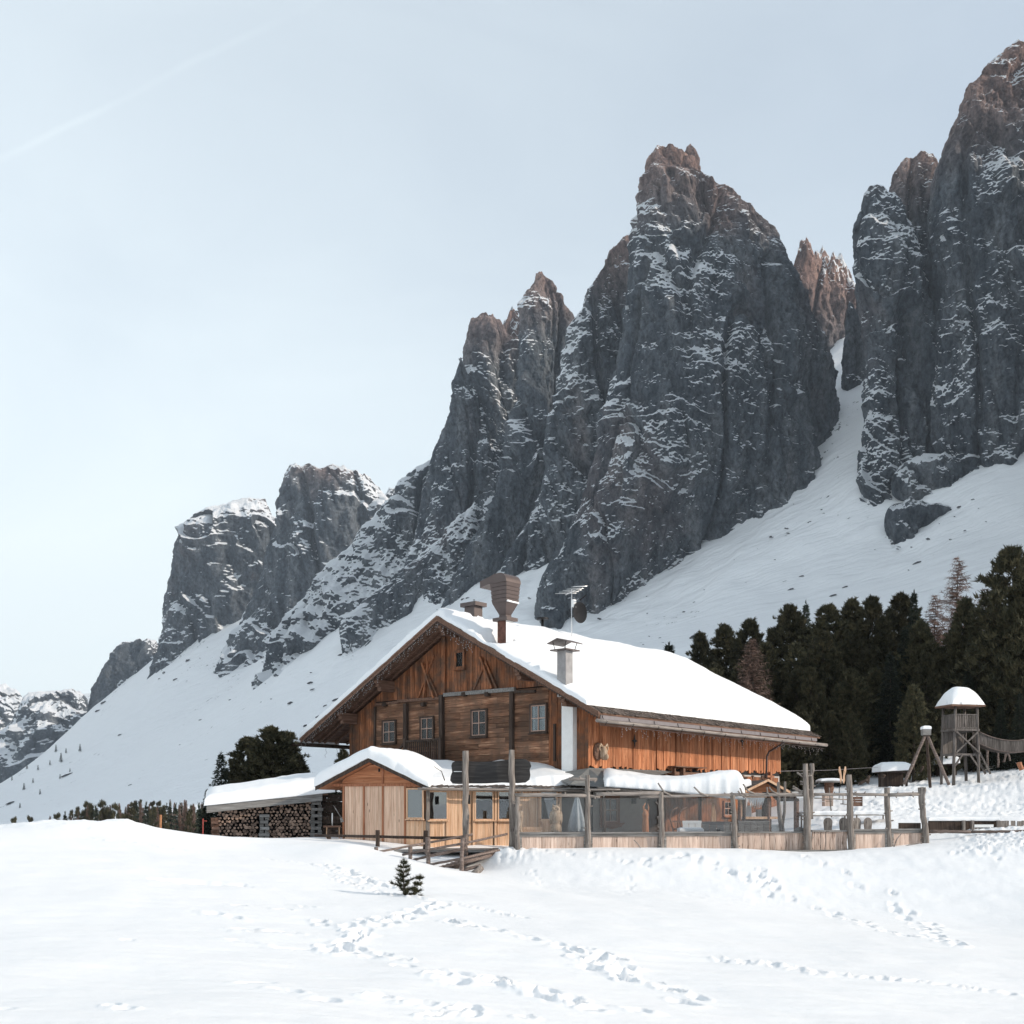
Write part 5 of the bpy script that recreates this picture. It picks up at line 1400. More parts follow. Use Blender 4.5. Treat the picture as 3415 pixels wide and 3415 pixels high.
# antenna and dish on the far side of the ridge
AX_ = 8.5; AYl = HF.hx((z2(303, 0)[0], 0), AX_)[0]
at = zat(AX_, AYl, z2(0, 220)[1]); ab = zat(AX_, AYl, z2(0, 440)[1])
ant = MB(); ant.tube([(AX_, AYl, roofz1(AYl)), (AX_, AYl, at)], .03, 6); an = ant.build('aerial_mast', M['alu'], ch)
c0 = HF.w(AX_, AYl, 0); iw = Matrix.Rotation(-HF.a, 3, 'Z')
def wl(dx, dy, dz): v = iw @ Vector((dx, dy, 0)); return (AX_ + v.x, AYl + v.y, at + dz)
el = MB(); pxm = c0[1] / F
el.tube([wl(-6.5 * pxm, -.3, -.42), wl(8.5 * pxm, .5, .14)], .02, 5)
for t, hw in ((-.95, 1.35), (-.55, 1.25), (-.1, 1.2), (.3, 1.1), (.85, 1.0), (1.0, .9)):
    x_ = (t * 7.5 + 1) * pxm; zz_ = -.14 + t * .28; el.tube([wl(x_ - hw * 8 * pxm, -.3 + t * .3, zz_), wl(x_ + hw * 8 * pxm, -.3 + t * .3, zz_ + .04)], .016, 5)
el.build('aerial', M['alu'], an)
bx = MB(); v = wl(.12, 0, -.9); bx.box((v[0] - .12, v[1] - .1, v[2] - .2), (v[0] + .12, v[1] + .1, v[2] + .25)); bx.build('junction_box', M['white'], an)
dm = MB(); dz = (ab + .75) - at; cx_, cy_, cz_ = wl(.50, .0, dz - .12)
nn = Vector(wl(.6, -.8, 0)) - Vector(wl(0, 0, 0)); nn.normalize(); up_ = Vector((0, 0, 1)); sd_ = nn.cross(up_).normalized(); vs = []; fs = []
for i in range(6):
    for k in range(20):
        a = 2 * math.pi * k / 20; r_ = .56 * i / 5; vs.append(Vector((cx_, cy_, cz_)) + sd_ * math.cos(a) * r_ + up_ * math.sin(a) * r_ * 1.15 - nn * (.25 * (1 - (i / 5) ** 2)))
for i in range(5):
    for k in range(20): fs.append((i * 20 + k, i * 20 + (k + 1) % 20, (i + 1) * 20 + (k + 1) % 20, (i + 1) * 20 + k))
dm.add(vs, fs, True); dm.tube([Vector((cx_, cy_, cz_)) + up_ * .75, Vector((cx_, cy_, cz_)) + up_ * .95 + nn * .5], .04, 5); dm.tube([Vector((cx_, cy_, cz_)) - nn * .2, (AX_, AYl, cz_ - .3)], .03, 5)
dm.build('satellite_dish', M['dark'], an)
vx, vy, vz = wl(-1.75, .3, (ab - at) + .25); m = MB(); m.tube([(vx, vy, vz - 1.2), (vx, vy, vz)], .08, 8); m.tube([(vx, vy, vz), (vx, vy, vz + .1)], .38, 12); m.build('vent_cap', M['iron'], ch)

# --- painted window and entrance on the ground storey (side plane)
def yrect(p0, p1, y=0.05): a = HF.hy(p0, y); b = HF.hy(p1, y); return a, b
M['curt2'] = M['curtain']
window(ch, HF, 'y', (*z6(1152, 525), *z6(1300, 775)), frame_mat=M['ochre'], cas=.22, depth=.06)
a = HF.hy(z6(1120, 790)); b = HF.hy(z6(1395, 850)); m = MB()
m.prism([(a[0], -.03, a[1]), (b[0], -.03, a[1]), (b[0] - .3, -.03, a[1] - .18), ((a[0] + b[0]) / 2, -.03, b[1]), (a[0] + .3, -.03, a[1] - .18)], (0, .06, 0)); m.build('painted_scroll', M['ochre'], ch)
m = MB(); a = HF.hy(z6(1640, 520)); b = HF.hy(z6(1760, 900)); m.box((a[0], -.02, FLOOR), (b[0] + .2, .045, a[1])); m.build('door', M['dark_wood'], ch)
m = MB(); a = HF.hy(z6(1830, 520)); x = a[0]; rr = random.Random(2)
while x < LEN - .3: m.box((x, -rr.uniform(.0, .03), FLOOR), (x + .28, .045, 1.9)); x += .3
m.build('lower_boards', M['gable_wood'], ch)
for px0, py0, px1, py1 in ((840, 560, 925, 705),): window(ch, HF, 'y', (*z7(px0, py0), *z7(px1, py1)), frame_mat=M['red_wood'], cas=.06)

# --- string lights hanging along the gable edge and the side gutter
def strings(name, pts, label, drop=(.15, .55), step=.22, seed=1):
    rr = random.Random(seed); w_ = MB(); b_ = MB()
    for (p, q) in pts:
        p = Vector(p); q = Vector(q); L = (q - p).length; n = int(L / step)
        w_.tube([p, q], .008, 4, caps=False)
        for k in range(n):
            c = p.lerp(q, (k + rr.random() * .6) / n); dl = rr.uniform(*drop)
            pts_ = [c]
            for j in range(4): pts_.append(c + Vector((rr.uniform(-.07, .07), rr.uniform(-.07, .07), -dl * (j + 1) / 4)))
            w_.tube(pts_, .008, 3, caps=False)
            for j in range(1, 5):
                s_ = .016; c2 = pts_[j]; b_.add([c2 + Vector((s_,0,0)), c2 + Vector((-s_,s_,0)), c2 + Vector((-s_,-s_,0)), c2 + Vector((0,0,s_*1.6)), c2 - Vector((0,0,s_*1.6))], [(0,1,3),(1,2,3),(2,0,3),(1,0,4),(2,1,4),(0,2,4)])
    root = empty(name, (3.777, 53.57, 0), HF.a, label, 'string lights')
    w_.build('cable', M['wire'], root); b_.build('bulbs', M['bulb'], root); return root
strings('string_lights', [((OVF - .07, RIDGE_Y + .1, RIDGE_Z - .25), (OVF - .07, EAVE_L, roofz1(EAVE_L) - .25)), ((OVF - .07, RIDGE_Y - 2.7, roofz1(RIDGE_Y - 2.7) - .25), (OVF - .07, RIDGE_Y, RIDGE_Z - .3))], 'tangled string lights hanging in short strands along the gable edge of the roof', drop=(.2, .6), step=.24)
strings('string_lights', [((OVF + 1.5, EAVE_R - .1, ze - .58), (OVB + .4, EAVE_R - .1, ze - .72))], 'string lights hanging below the gutter over the orange plank wall', drop=(.1, .5), step=.45, seed=2)
strings('string_lights', [((0.5, EAVE_L + .16, roofz1(EAVE_L) - .42), (8, EAVE_L + .16, roofz1(EAVE_L) - .44))], 'string lights dangling below the left eave of the chalet', drop=(.3, .9), step=.55, seed=3)

# --- carved animal head on the plank wall
a = HF.hy(z2(490, 1275), -.2); m = MB()
hx_, hz_ = a
def ell(m, c, r, n=10, seed=0):
    vs = []; fs = []
    for i in range(n + 1):
        for k in range(n):
            t = math.pi * i / n; p = 2 * math.pi * k / n; vs.append((c[0] + r[0] * math.sin(t) * math.cos(p), c[1] + r[1] * math.sin(t) * math.sin(p), c[2] + r[2] * math.cos(t)))
    for i in range(n):
        for k in range(n): fs.append((i * n + k, (i + 1) * n + k, (i + 1) * n + (k + 1) % n, i * n + (k + 1) % n))
    m.add(vs, fs, True)
ell(m, (hx_ - .12, -.12, hz_ + .05), (.34, .10, .46)); md = MB()
head = empty('animal_carving', (3.777, 53.57, 0), HF.a, 'carved wooden animal head with curled horns hung on the orange plank wall', 'carving')
m.build('back_plate', M['beam_wood'], head)
m = MB(); ell(m, (hx_ + .05, -.32, hz_ - .02), (.17, .24, .36)); ell(m, (hx_ + .05, -.48, hz_ - .22), (.11, .16, .17))
for s_ in (-1, 1):
    m.tube([(hx_ + .05 + s_ * .08, -.34, hz_ + .25), (hx_ + .05 + s_ * .26, -.36, hz_ + .42), (hx_ + .05 + s_ * .36, -.34, hz_ + .22), (hx_ + .05 + s_ * .27, -.36, hz_ + .05)], [.07, .06, .045, .02], 7)
m.build('head', M['carved'], head)
# ================================================================== SHED WITH PALE DOORS (left front)
SF = Frame(-4.0, 50.3, -20)
shed = empty('wooden_shed', (-4.0, 50.3, 0), SF.a, 'small gabled wooden shed with pale vertical boards and thick snow on its roof', 'shed')
xl_ = SF.hy(z1(372, 1700))[0]; XW = xl_            # left corner (negative x)
apx, apz = SF.hy(z1(545, 1318), -.55); e1x, e1z = SF.hy(z1(203, 1500), -.55); e2x, e2z = SF.hy(z1(888, 1484), -.55)
tieL = SF.hy(z1(385, 1488)); tieR = SF.hy(z1(860, 1478)); TZ = (tieL[1] + tieR[1]) / 2
def szr(x): return apz - abs(x - apx) * ((apz - e1z) / (apx - e1x) if x < apx else (apz - e2z) / (e2x - apx))
SB = -2.3; SD = 3.6
def vboards(name, root, fr, pa, pb, y, zlo, zhi, mat, w=(.09, .13), seed=1, parent=None):
    rr = random.Random(seed); m = MB(); x = pa
    while x < pb - .01:
        x2 = min(pb, x + rr.uniform(*w)); t = rr.uniform(0, .008)
        h0 = zhi(x) if callable(zhi) else zhi; h1 = zhi(x2) if callable(zhi) else zhi
        m.prism([(x + .003, y - t, zlo), (x2 - .003, y - t, zlo), (x2 - .003, y - t, h1), (x + .003, y - t, h0)], (0, .05 + t, 0)); x = x2
    return m.build(name, mat, parent or root)
dv = [z1(v, 0)[0] for v in (385, 510, 632, 775)]
dvx = [SF.hy((p, 830))[0] for p in dv]
vboards('board_wall', shed, SF, XW + .12, dvx[3], 0, SB, TZ - .06, M['door_wood'], seed=2)
for k, xx in enumerate([XW + .06] + dvx[1:] ):
    m = MB(); m.box((xx - .045, -.05, SB), (xx + .045, .0 - .002, (TZ + .9 if k == 2 else TZ - .06))); m.build('batten', M['red_wood'], shed)
# gable triangle with horizontal boards
m = MB(); z = TZ + .06
while z < apz - .3:
    zt = z + .15
    hl = apx - (apz - .12 - zt) / ((apz - e1z) / (apx - e1x)); hr = apx + (apz - .12 - zt) / ((apz - e2z) / (e2x - apx))
    ll = apx - (apz - .12 - z) / ((apz - e1z) / (apx - e1x)); lr = apx + (apz - .12 - z) / ((apz - e2z) / (e2x - apx))
    ll = max(ll, XW); lr = min(lr, 0); hl = max(hl, XW); hr = min(hr, 0)
    if hr > hl: m.prism([(ll, 0, z), (lr, 0, z), (hr, 0, zt - .005), (hl, 0, zt - .005)], (0, .05, 0))
    z = zt
m.build('gable_boards', M['gable_red'], shed)
MB().bar((XW - .5, -.03, TZ), (0, -.03, TZ), .10, .12).build('tie_beam', M['red_wood'], shed)
m = MB(); a = SF.hy(z1(608, 1388)); m.box((a[0] - .05, -.012, a[1] - .08), (a[0] + .05, -.006, a[1] + .08)); m.build('vent_hole', M['dark'], shed)
m = MB(); m.box((XW + .1, .06, SB), (0, .12, TZ)); m.box((XW, .0, SB), (XW + .1, SD, e1z - .1)); m.box((-.1, .13, SB), (-.02, SD, e2z - .1)); m.box((XW + .1, SD - .1, SB), (-.1, SD, TZ)); m.build('inner_wall', M['gable_wood'], shed)
wa = SF.hy(z5(680, 575)); wb = SF.hy(z5(845, 905))
vboards('board_wall', shed, SF, dvx[3] + .05, 0, 0, SB, wb[1] - .1, M['pine_wood'], seed=3)
m = MB(); m.box((dvx[3], -.03, TZ - .12), (0, .05, TZ - .05)); m.build('lintel', M['red_wood'], shed)
window(shed, SF, 'y', (*z5(682, 590), *z5(838, 890)), kind='plain', frame_mat=M['pine_wood'], glass=M['glass_mirror'], curtains=False, cas=.07, depth=.05)
# roof: boards under, barge boards grey, deep snow
m = MB(); t = .09
for xa, za, xb, zb in ((e1x - .02, e1z, apx, apz), (apx, apz, e2x + .02, e2z)):
    m.prism([(xa, -.55, za), (xb, -.55, zb), (xb, -.55, zb - t), (xa, -.55, za - t)], (0, SD + .7, 0))
sroof = m.build('roof', M['gable_red'], shed)
m = MB()
for xa, za, xb, zb in ((e1x - .04, e1z, apx, apz), (apx, apz, e2x + .04, e2z)):
    m.prism([(xa, -.60, za + .06), (xb, -.60, zb + .06), (xb, -.60, zb - .14), (xa, -.60, za - .14)], (0, .048, 0))
m.build('barge_board', M['dark_wood'], sroof)
def sbase(X, Y): 
    L_ = (apz - e1z) / (apx - e1x); R_ = (apz - e2z) / (e2x - apx)
    return apz + .07 - np.where(X < apx, (apx - X) * L_, (X - apx) * R_)
def sth(X, Y): return .66 - .12 * np.exp(-((X - apx) / .5) ** 2) - .34 * sstep(1.2, 3.0, X - apx)
snow_cap('roof_snow', shed, e1x - .06, e2x + .35, -.66, SD + .2, sbase, sth, edge=.38, res=.09, wig=.05, seed=12)

# ================================================================== GLAZED SUNROOM
UF = Frame(-3.98, 50.34, 17)
sun_r = empty('glazed_sunroom', (-3.98, 50.34, 0), UF.a, 'pale pine sunroom with large reflecting windows between shed and terrace', 'veranda')
UB = -2.2
EZ = UF.hy(z5(1000, 600))[1]           # eave height
def ux(p): return UF.hy((p, 810))[0]
XE = ux(562)
mods = [('win', 905, 1090, 5), ('wood', 1108, 1362, 5), ('win', 1405, 1582, 5), ('win', 1652, 1800, 5), ('wood', 240, 460, 6), ('win', 495, 655, 6)]
zsill = UF.hy(z5(1000, 905))[1]; ztopw = UF.hy(z5(1000, 618))[1]
prev = .12
for kind, a, b, zz_ in mods:
    zf_ = z5 if zz_ == 5 else z6
    xa, xb = ux(zf_(a, 0)[0]), ux(zf_(b, 0)[0])
    if kind == 'win':
        q = (*zf_(a, 0), *zf_(b, 0)); top_ = HOR - ztopw / 50.5 * F; bot_ = HOR - zsill / 50.5 * F
        window(sun_r, UF, 'y', (q[0], top_, q[2], bot_), kind='plain', frame_mat=M['pine_wood'], glass=M['glass_mirror'], curtains=False, cas=.06, depth=.04)
        vboards('board_wall', sun_r, UF, xa - .06, xb + .06, 0, UB, zsill - .14, M['pine_wood'], seed=int(a))
    else:
        vboards('board_wall', sun_r, UF, xa, xb, -.0, UB, EZ, M['pine_wood'], seed=int(a))
for a, zz_ in ((1100, 5), (1383, 5), (1618, 5), (230, 6), (478, 6), (668, 6), (702, 6)):
    zf_ = z5 if zz_ == 5 else z6; xx = ux(zf_(a, 0)[0]); m = MB(); m.box((xx - .055, -.06, UB), (xx + .055, .06, EZ + .05)); m.build('wall_post', M['pine_wood'], sun_r)
m = MB(); m.box((-.02, -.1, UB), (.14, .06, EZ)); m.build('corner_post', M['grey_log'], sun_r)
m = MB(); m.box((0.1, .35, UB), (XE, .42, EZ)); m.build('inner_wall', M['dark_wood'], sun_r)
m = MB(); m.box((-.1, -.05, EZ - .02), (XE, .12, EZ + .12)); m.build('head_beam', M['pine_wood'], sun_r)
# pale thermometer/box and dark thing on the wall
# lean-to roof boards with ragged ends, carried to the gable wall
UPX = ux(590)
def ubase(X, Y): return EZ + .14 + (Y + .55) * .19
m = MB(); rr = random.Random(14); x = -.35
while x < UPX:
    x2 = x + rr.uniform(.22, .36); y0 = -.62 + rr.uniform(-.10, .10); t = rr.uniform(.0, .03)
    m.prism([(x, y0, EZ + .12 + t), (x2 + .05, y0 + rr.uniform(-.04, .04), EZ + .15 + t), (x2 + .05, 6.3, EZ + .15 + t + 6.9 * .19), (x, 6.3, EZ + .12 + t + 6.9 * .19)], (0, 0, .035)); x = x2
uroof = m.build('roof_boards', M['shingle'], sun_r)
m = MB(); m.log((-.55, -.70, EZ + .06), (UPX + .1, -.70, EZ + .0), .065, seg=16, wob=.02, seed=3); m.build('log_gutter', M['grey_log_x'], sun_r)
def uth(X, Y):
    a = .34 + .22 * np.exp(-((X - 6.6) / 1.2) ** 2) - .10 * sstep(2.2, 3.2, X) * (1 - sstep(4.6, 5.4, X))
    return a
def umask(X, Y):
    e = 7.7 + .5 * fbm(Y * .9, X * .3, 2, 3) - .0 * Y
    f = -.30 + .16 * fbm(X * 1.4, 0 * X, 5, 3)
    return (1 - sstep(e - .5, e + .05, X)) * sstep(f - .05, f + .3, Y)
snow_cap('roof_snow', sun_r, -.3, 8.3, -.60, 6.0, ubase, uth, edge=.3, res=.09, mask=umask, wig=.06, seed=22)
m = MB(); a = UF.hy(z1(1430, 1465), -.45); m.box((a[0] - .3, -.5, a[1]), (a[0] + 1.2, -.44, a[1] + .02))
m = MB(); a = P(*z1(960, 1365), 50.0); b = P(*z1(1030, 1455), 49.9); m.tube([a, ((a[0] + b[0]) / 2 + .1, 49.95, (a[2] + b[2]) / 2 + .1), b], [.012, .018, .03], 5); tag(m.build('branch', M['bark']), 'thin bare twig lying on the snow of the low roof beside the dark sign', 'branch')

# ================================================================== DARK NAME BOARD ON TWO TALL LOG POSTS
sign = empty('sign_board', P(488, 846, 47.2), 0, 'long blank charred sign board with wavy ends fixed behind two tall log posts', 'sign')
so = Vector(P(488, 846, 47.2))
def loc(p): return tuple(Vector(p) - so)
def lp_(px, py, D): return loc(P(px, py, D))
outline = [(1072,1360),(1078,1340),(1100,1328),(1180,1330),(1280,1335),(1360,1330),(1440,1320),(1520,1314),(1550,1318),(1578,1335),(1588,1362),(1578,1385),(1582,1420),(1576,1450),(1550,1468),(1500,1472),(1400,1468),(1300,1474),(1200,1474),(1120,1478),(1080,1474),(1064,1455),(1068,1425),(1078,1400)]
m = MB(); m.prism([lp_(*z1(x, y), 47.45) for x, y in outline], (0, .09, 0)); bd = m.build('board', M['sign_wood'], sign, bevel=.015)
m = MB(); a = lp_(*z1(1088, 1397), 47.44); b = lp_(*z1(1140, 1397), 47.44); m.box((a[0], a[1] - .02, a[2] - .015), (b[0], a[1] + .005, a[2] + .015)); m.build('snow_line', M['snow'], bd)
m = MB(); m.log(lp_(*z1(1166, 1870), 47.25), lp_(*z1(1164, 1264), 47.25), .145, .125, seg=9, seed=3); m.build('post', M['grey_log'], sign)
m = MB(); m.log(lp_(*z1(1466, 1920), 47.15), lp_(*z1(1461, 1258), 47.15), .175, .125, seg=9, seed=4); m.build('post', M['grey_log'], sign)
m = MB(); m.box(lp_(*z5(1325, 745), 47.5), tuple(Vector(lp_(*z5(1345, 645), 47.5)) + Vector((0, .25, 0)))); m.build('wall_box', M['iron'], sign)

# ================================================================== TERRACE FENCE
FD = 47.6
fence = empty('terrace_fence', P(700, 846, FD), R(7), 'rustic log fence with wind screens along the front of the terrace', 'fence')
fo = Vector(P(700, 846, FD))
FF = Frame(fo.x, fo.y, 7)
def fl_(px, py, D=FD):
    a_, z_ = FF.hy((px, py), D - FD); return (a_, D - FD, z_ - fo.z)
def fpost(px0, y0, px1, y1, r0, r1, seed, D=FD, knots=0, forks=()):
    m = MB(); a = Vector(fl_(px0, y0 + 9, D)); b = Vector(fl_(px1, y1, D)); m.log(a, b, r0, r1, seg=9, seed=seed, wob=.03)
    rr = random.Random(seed)
    for k in range(knots):
        c = a.lerp(b, rr.uniform(.1, .95)); s_ = rr.choice((-1, 1)); m.tube([c, c + Vector((s_ * (r0 + .07), rr.uniform(-.12, .02), .03))], [.045, .03], 6)
    for (p, q, r) in forks: m.tube([fl_(*p, D), fl_(*q, D)], [r, r * .7], 7)
    return m.build('post', M['grey_log'], fence)
fpost(517.5, 845, 517.2, 797, .11, .10, 5, 47.45, 2)
fpost(588.3, 845, 587.6, 775, .125, .10, 6, FD, 5)
fpost(662.0, 846, 661.0, 792, .135, .12, 7, FD, 8, [((656, 802), (660, 806), .04)])
fpost(736.0, 845, 732.6, 795, .13, .11, 8, FD, 5)
fpost(808.5, 853, 805.3, 763.8, .19, .125, 9, FD - .1, 12, [((797.2, 772.5), (803, 777), .05), ((800.5, 781.5), (805, 782.5), .045)])
fpost(810.5, 810, 811.8, 763.6, .12, .10, 10, FD, 4)
fpost(852.0, 852, 848.8, 774.8, .165, .13, 11, FD, 3)
fpost(889.6, 846, 887.0, 787.6, .135, .125, 12, FD + .1, 6)
fpost(926.8, 845, 920.8, 787.4, .15, .13, 13, FD, 5); fpost(923, 800, 924.8, 787.4, .07, .06, 14, FD - .1, 1)
def beam(pts, r, seed, knots=4, D=FD):
    m = MB(); rr = random.Random(seed); P3 = [Vector(fl_(x, y, D)) for x, y in pts]
    for i in range(len(P3) - 1): 
        L = (P3[i + 1] - P3[i]).length; m.log(P3[i], P3[i + 1], r, r * rr.uniform(.85, 1.0), seg=max(3, int(L / .4)), wob=.02, seed=seed + i)
        for k in range(knots):
            c = P3[i].lerp(P3[i + 1], rr.random()); m.tube([c, c + Vector((rr.uniform(-.08, .08), rr.uniform(-.1, 0), rr.choice((-1, 1, 1)) * (r + .05)))], [.04, .022], 5)
    return m.build('beam', M['grey_log_x'], fence)
beam([(515, 794.8), (587, 795.5)], .085, 20); beam([(583, 795.5), (600, 797)], .07, 21, 1); beam([(596, 794.3), (661, 793)], .085, 22, 5)
beam([(640, 797), (735, 794.8)], .07, 23); beam([(730, 794.9), (806, 794.6)], .085, 24)
beam([(812, 794.5), (849, 794.6)], .07, 25, 3); beam([(850, 794), (887, 795)], .07, 26, 7); beam([(889, 795), (921, 794)], .085, 27, 4)
beam([(585, 789.6), (620, 789.6)], .04, 28, 1); beam([(569, 779), (597, 779.5)], .075, 29, 2)
# bent antler-like twigs on the beam
m = MB()
for pts in (((658, 783), (664, 792), (672, 796)), ((694, 787), (700, 793), (708, 796)), ((743, 784), (748, 791), (755, 794)), ((740, 788), (742, 793), (748, 796)), ((769, 787), (772, 791), (778, 794.5)), ((767, 787), (767.5, 793), (769, 795)), ((793, 786), (799, 790), (805, 793)), ((792.5, 788), (798, 791), (803, 795)), ((738, 791), (741, 795), (745, 797))):
    m.tube([fl_(x, y, FD - .05) for x, y in pts], [.035, .04, .05], 6)
m.build('twigs', M['grey_log_x'], fence)
# fork-shaped trunk inside
m = MB(); D = 49; m.tube([fl_(783, 836, D), fl_(780, 818, D), fl_(778.5, 803, D), fl_(778.5, 782, D)], [.14, .11, .09, .075], 8); m.tube([fl_(782, 826, D), fl_(784.5, 812, D), fl_(785, 781.5, D)], [.09, .07, .06], 8)
m.build('post', M['grey_log'], fence)
# cross-arm with snow lumps above the third post
# panels
def panel(px0, px1, ytop, ybot, kind, seed, D=FD + .12):
    rr = random.Random(seed); m = MB(); a = fl_(px0, ytop, D); b = fl_(px1, ybot + 8, D); x = a[0]
    while x < b[0] - .02:
        w_ = rr.uniform(.16, .3) if kind != 'strips' else rr.uniform(.08, .13); x2 = min(b[0], x + w_); tt = rr.uniform(0, .03)
        if kind == 'frame': m.box((x + .002, a[1] - tt * .3, b[2]), (x2 - .002, a[1] + .04, a[2]))
        else:
            n = 7; s0 = [rr.uniform(-.018, .018) for _ in range(n + 1)]; s1 = [rr.uniform(-.018, .018) for _ in range(n + 1)]
            L_ = [(x + .006 + s0[i], a[1] - tt, b[2] + (a[2] - b[2]) * i / n) for i in range(n + 1)]; R__ = [(x2 - .006 + s1[i], a[1] - tt, b[2] + (a[2] - b[2]) * i / n) for i in range(n + 1)]
            yb_ = a[1] + .04; vs_ = []
            for i in range(n + 1): vs_ += [L_[i], R__[i], (R__[i][0], yb_, R__[i][2]), (L_[i][0], yb_, L_[i][2])]
            fs_ = [(0, 1, 2, 3), tuple(4 * n + q for q in (3, 2, 1, 0))]
            for i in range(n):
                for q in range(4): fs_.append((4 * i + q, 4 * i + 4 + q, 4 * i + 4 + (q + 1) % 4, 4 * i + (q + 1) % 4))
            m.add(vs_, fs_)
        x = x2
    if kind != 'frame': m.box((a[0], a[1] + .042, b[2]), (b[0], a[1] + .06, a[2] - .01))
    pn = m.build('panel', M['panel_wood'], fence)
    r_ = MB(); r_.box((a[0] - .03, a[1] - .10, a[2] - .01), (b[0] + .03, a[1] + .12, a[2] + .06))
    if kind == 'frame':
        r_.box((a[0] - .02, a[1] - .05, a[2] - .14), (b[0] + .02, a[1] - .012, a[2] - .012)); r_.box((a[0], a[1] - .05, b[2]), (a[0] + .1, a[1] - .012, a[2] - .145)); r_.box((b[0] - .1, a[1] - .05, b[2]), (b[0], a[1] - .012, a[2] - .145))
    r_.build('rail', M['grey_board'], pn); return pn
panel(519.5, 586, 833.5, 846, 'frame', 1); panel(590, 659.5, 833.5, 847, 'frame', 2); panel(664, 733, 833, 846, 'frame', 3)
panel(738, 804, 833, 852, 'wavy', 4); panel(812, 847, 831.5, 853, 'strips', 5); panel(853, 887, 830.5, 848, 'frame', 6); panel(891, 924, 830, 846, 'frame', 7)
# clear wind screens
for px0, px1 in ((519.5, 586), (590, 659.5), (664, 732.5), (737.5, 803.5)):
    m = MB(); a = fl_(px0, 798, FD + .14); b = fl_(px1, 832.6, FD + .14); m.box((a[0], a[1], b[2]), (b[0], a[1] + .008, a[2])); m.build('wind_screen', M['windscreen'], fence)
m = MB(); D = FD - .25; m.tube([fl_(574.5 - 0, 0, D) if 0 else fl_(634.0, 840, D), fl_(638, 844, D), fl_(641, 849, D)], [.02, .025, .03], 6); m.build('stick', M['grey_log_x'], fence)
m = MB(); m.tube([fl_(893.5, 848, D), fl_(897, 839, D), fl_(902, 833, D)], [.03, .025, .015], 6); m.tube([fl_(899, 849, D), fl_(909, 845, D), fl_(920, 843, D), fl_(924, 844.5, D)], [.03, .03, .025, .02], 6); m.build('stick', M['grey_log_x'], fence)

# terrace deck
m = MB(); rr = random.Random(3); y = 47.75
while y < 56: m.box((-5.2, y, -1.95), (19.5 if y < 53 else 21, y + .17, -1.86)); y += .18
tag(m.build('terrace_deck', M['grey_board']), kind='structure')

# ================================================================== PORCH ROOF AND CANVAS IN FRONT OF THE SIDE WALL
pr = empty('porch_roof', P(680, 788, 50.5), 0, 'low plank porch roof under a long drooping pillow of snow beside the orange wall', 'roof')
po = Vector(P(680, 788, 50.5))
e0 = Vector(P(604, 785.5, 50.6)); e1 = Vector(P(744, 795, 50.2)); w0 = Vector(HF.w(1.0, -.12, 1.72)); w1 = Vector(HF.w(15.5, -.12, 1.80))
m = MB(); n = 44
for k in range(n):
    t0, t1 = k / n, (k + .97) / n; a, b = e0.lerp(e1, t0), e0.lerp(e1, t1); c, d = w0.lerp(w1, t1), w0.lerp(w1, t0)
    a = a + Vector((0, random.uniform(-.12, .08), 0)); b = b + Vector((0, random.uniform(-.12, .08), 0)); lift = Vector((0, 0, random.uniform(0, .02)))
    m.prism([a - po + lift, b - po + lift, c - po + lift, d - po + lift], (0, 0, .04))
m.build('roof_boards', M['shingle'], pr)
m = MB(); m.log(e0 - po + Vector((-.3, .05, -.12)), e1 - po + Vector((0, .05, -.12)), .07, seg=12, seed=5); m.build('eave_pole', M['grey_log_x'], pr)
def pbase(S, T):   # S along eave 0..1, T depth 0..1
    return e0.z + (e1.z - e0.z) * S
Ss = np.linspace(0, 1, 90); Ts = np.linspace(0, 1, 26)
SS, TT = np.meshgrid(Ss, Ts, indexing='ij')
ea = np.array(e0) [None, None] * (1 - SS[..., None]) + np.array(e1)[None, None] * SS[..., None]
wa_ = np.array(w0)[None, None] * (1 - SS[..., None]) + np.array(w1)[None, None] * SS[..., None]
dirv = wa_ - ea; dep = 3.4
dl = np.linalg.norm(dirv, axis=-1, keepdims=True); pt_ = ea + dirv / dl * np.minimum(dl * .92, dep) * TT[..., None]
ed = np.clip(np.minimum(np.minimum(SS * 6.5, (1 - SS) * 6.5) / .45, np.minimum(TT * 3.0, (1 - TT) * 3.0) / .5), 0, 1)
TH = .42 + .50 * sstep(.45, .92, SS) + .05 * fbm(SS * 9, TT * 4, 2, 3) - .05 * np.exp(-((SS - .3) / .14) ** 2)
TH = TH * (np.sqrt(1 - (1 - ed) ** 2) * .85 + .15 * (ed > 0))
droop_ = (.10 + .16 * sstep(.3, .95, SS)) * (1 - sstep(0, .18, TT))
topv = pt_.copy(); topv[..., 2] += .05 + TH; topv[..., 1] -= .22 * (1 - sstep(0, .2, TT)) * (1 + .4 * fbm(SS * 14, 0 * SS, 3, 3)); topv[..., 2] -= droop_ * .4
topv[..., 0] += .06 * fbm(SS * 7, TT * 7, 5, 2)
botv = pt_.copy(); botv[..., 2] += .035; botv[..., 1] -= .22 * (1 - sstep(0, .2, TT)) * (1 + .4 * fbm(SS * 14, 0 * SS, 3, 3)); botv[..., 2] -= droop_
nr, nc = SS.shape; idx = np.arange(nr * nc).reshape(nr, nc); loop = np.concatenate([idx[0, :], idx[1:, -1], idx[-1, -2::-1], idx[-2:0:-1, 0]]); o_ = nr * nc
fs = np.vstack([grid_faces(nr, nc)[:, ::-1], grid_faces(nr, nc, o_), np.stack([loop, np.roll(loop, -1), np.roll(loop, -1) + o_, loop + o_], -1)])
vv = np.concatenate([topv.reshape(-1, 3), botv.reshape(-1, 3)]) - np.array(po)
link('drooping_snow', np_mesh('drooping_snow', vv, fs), M['snow'], pr)
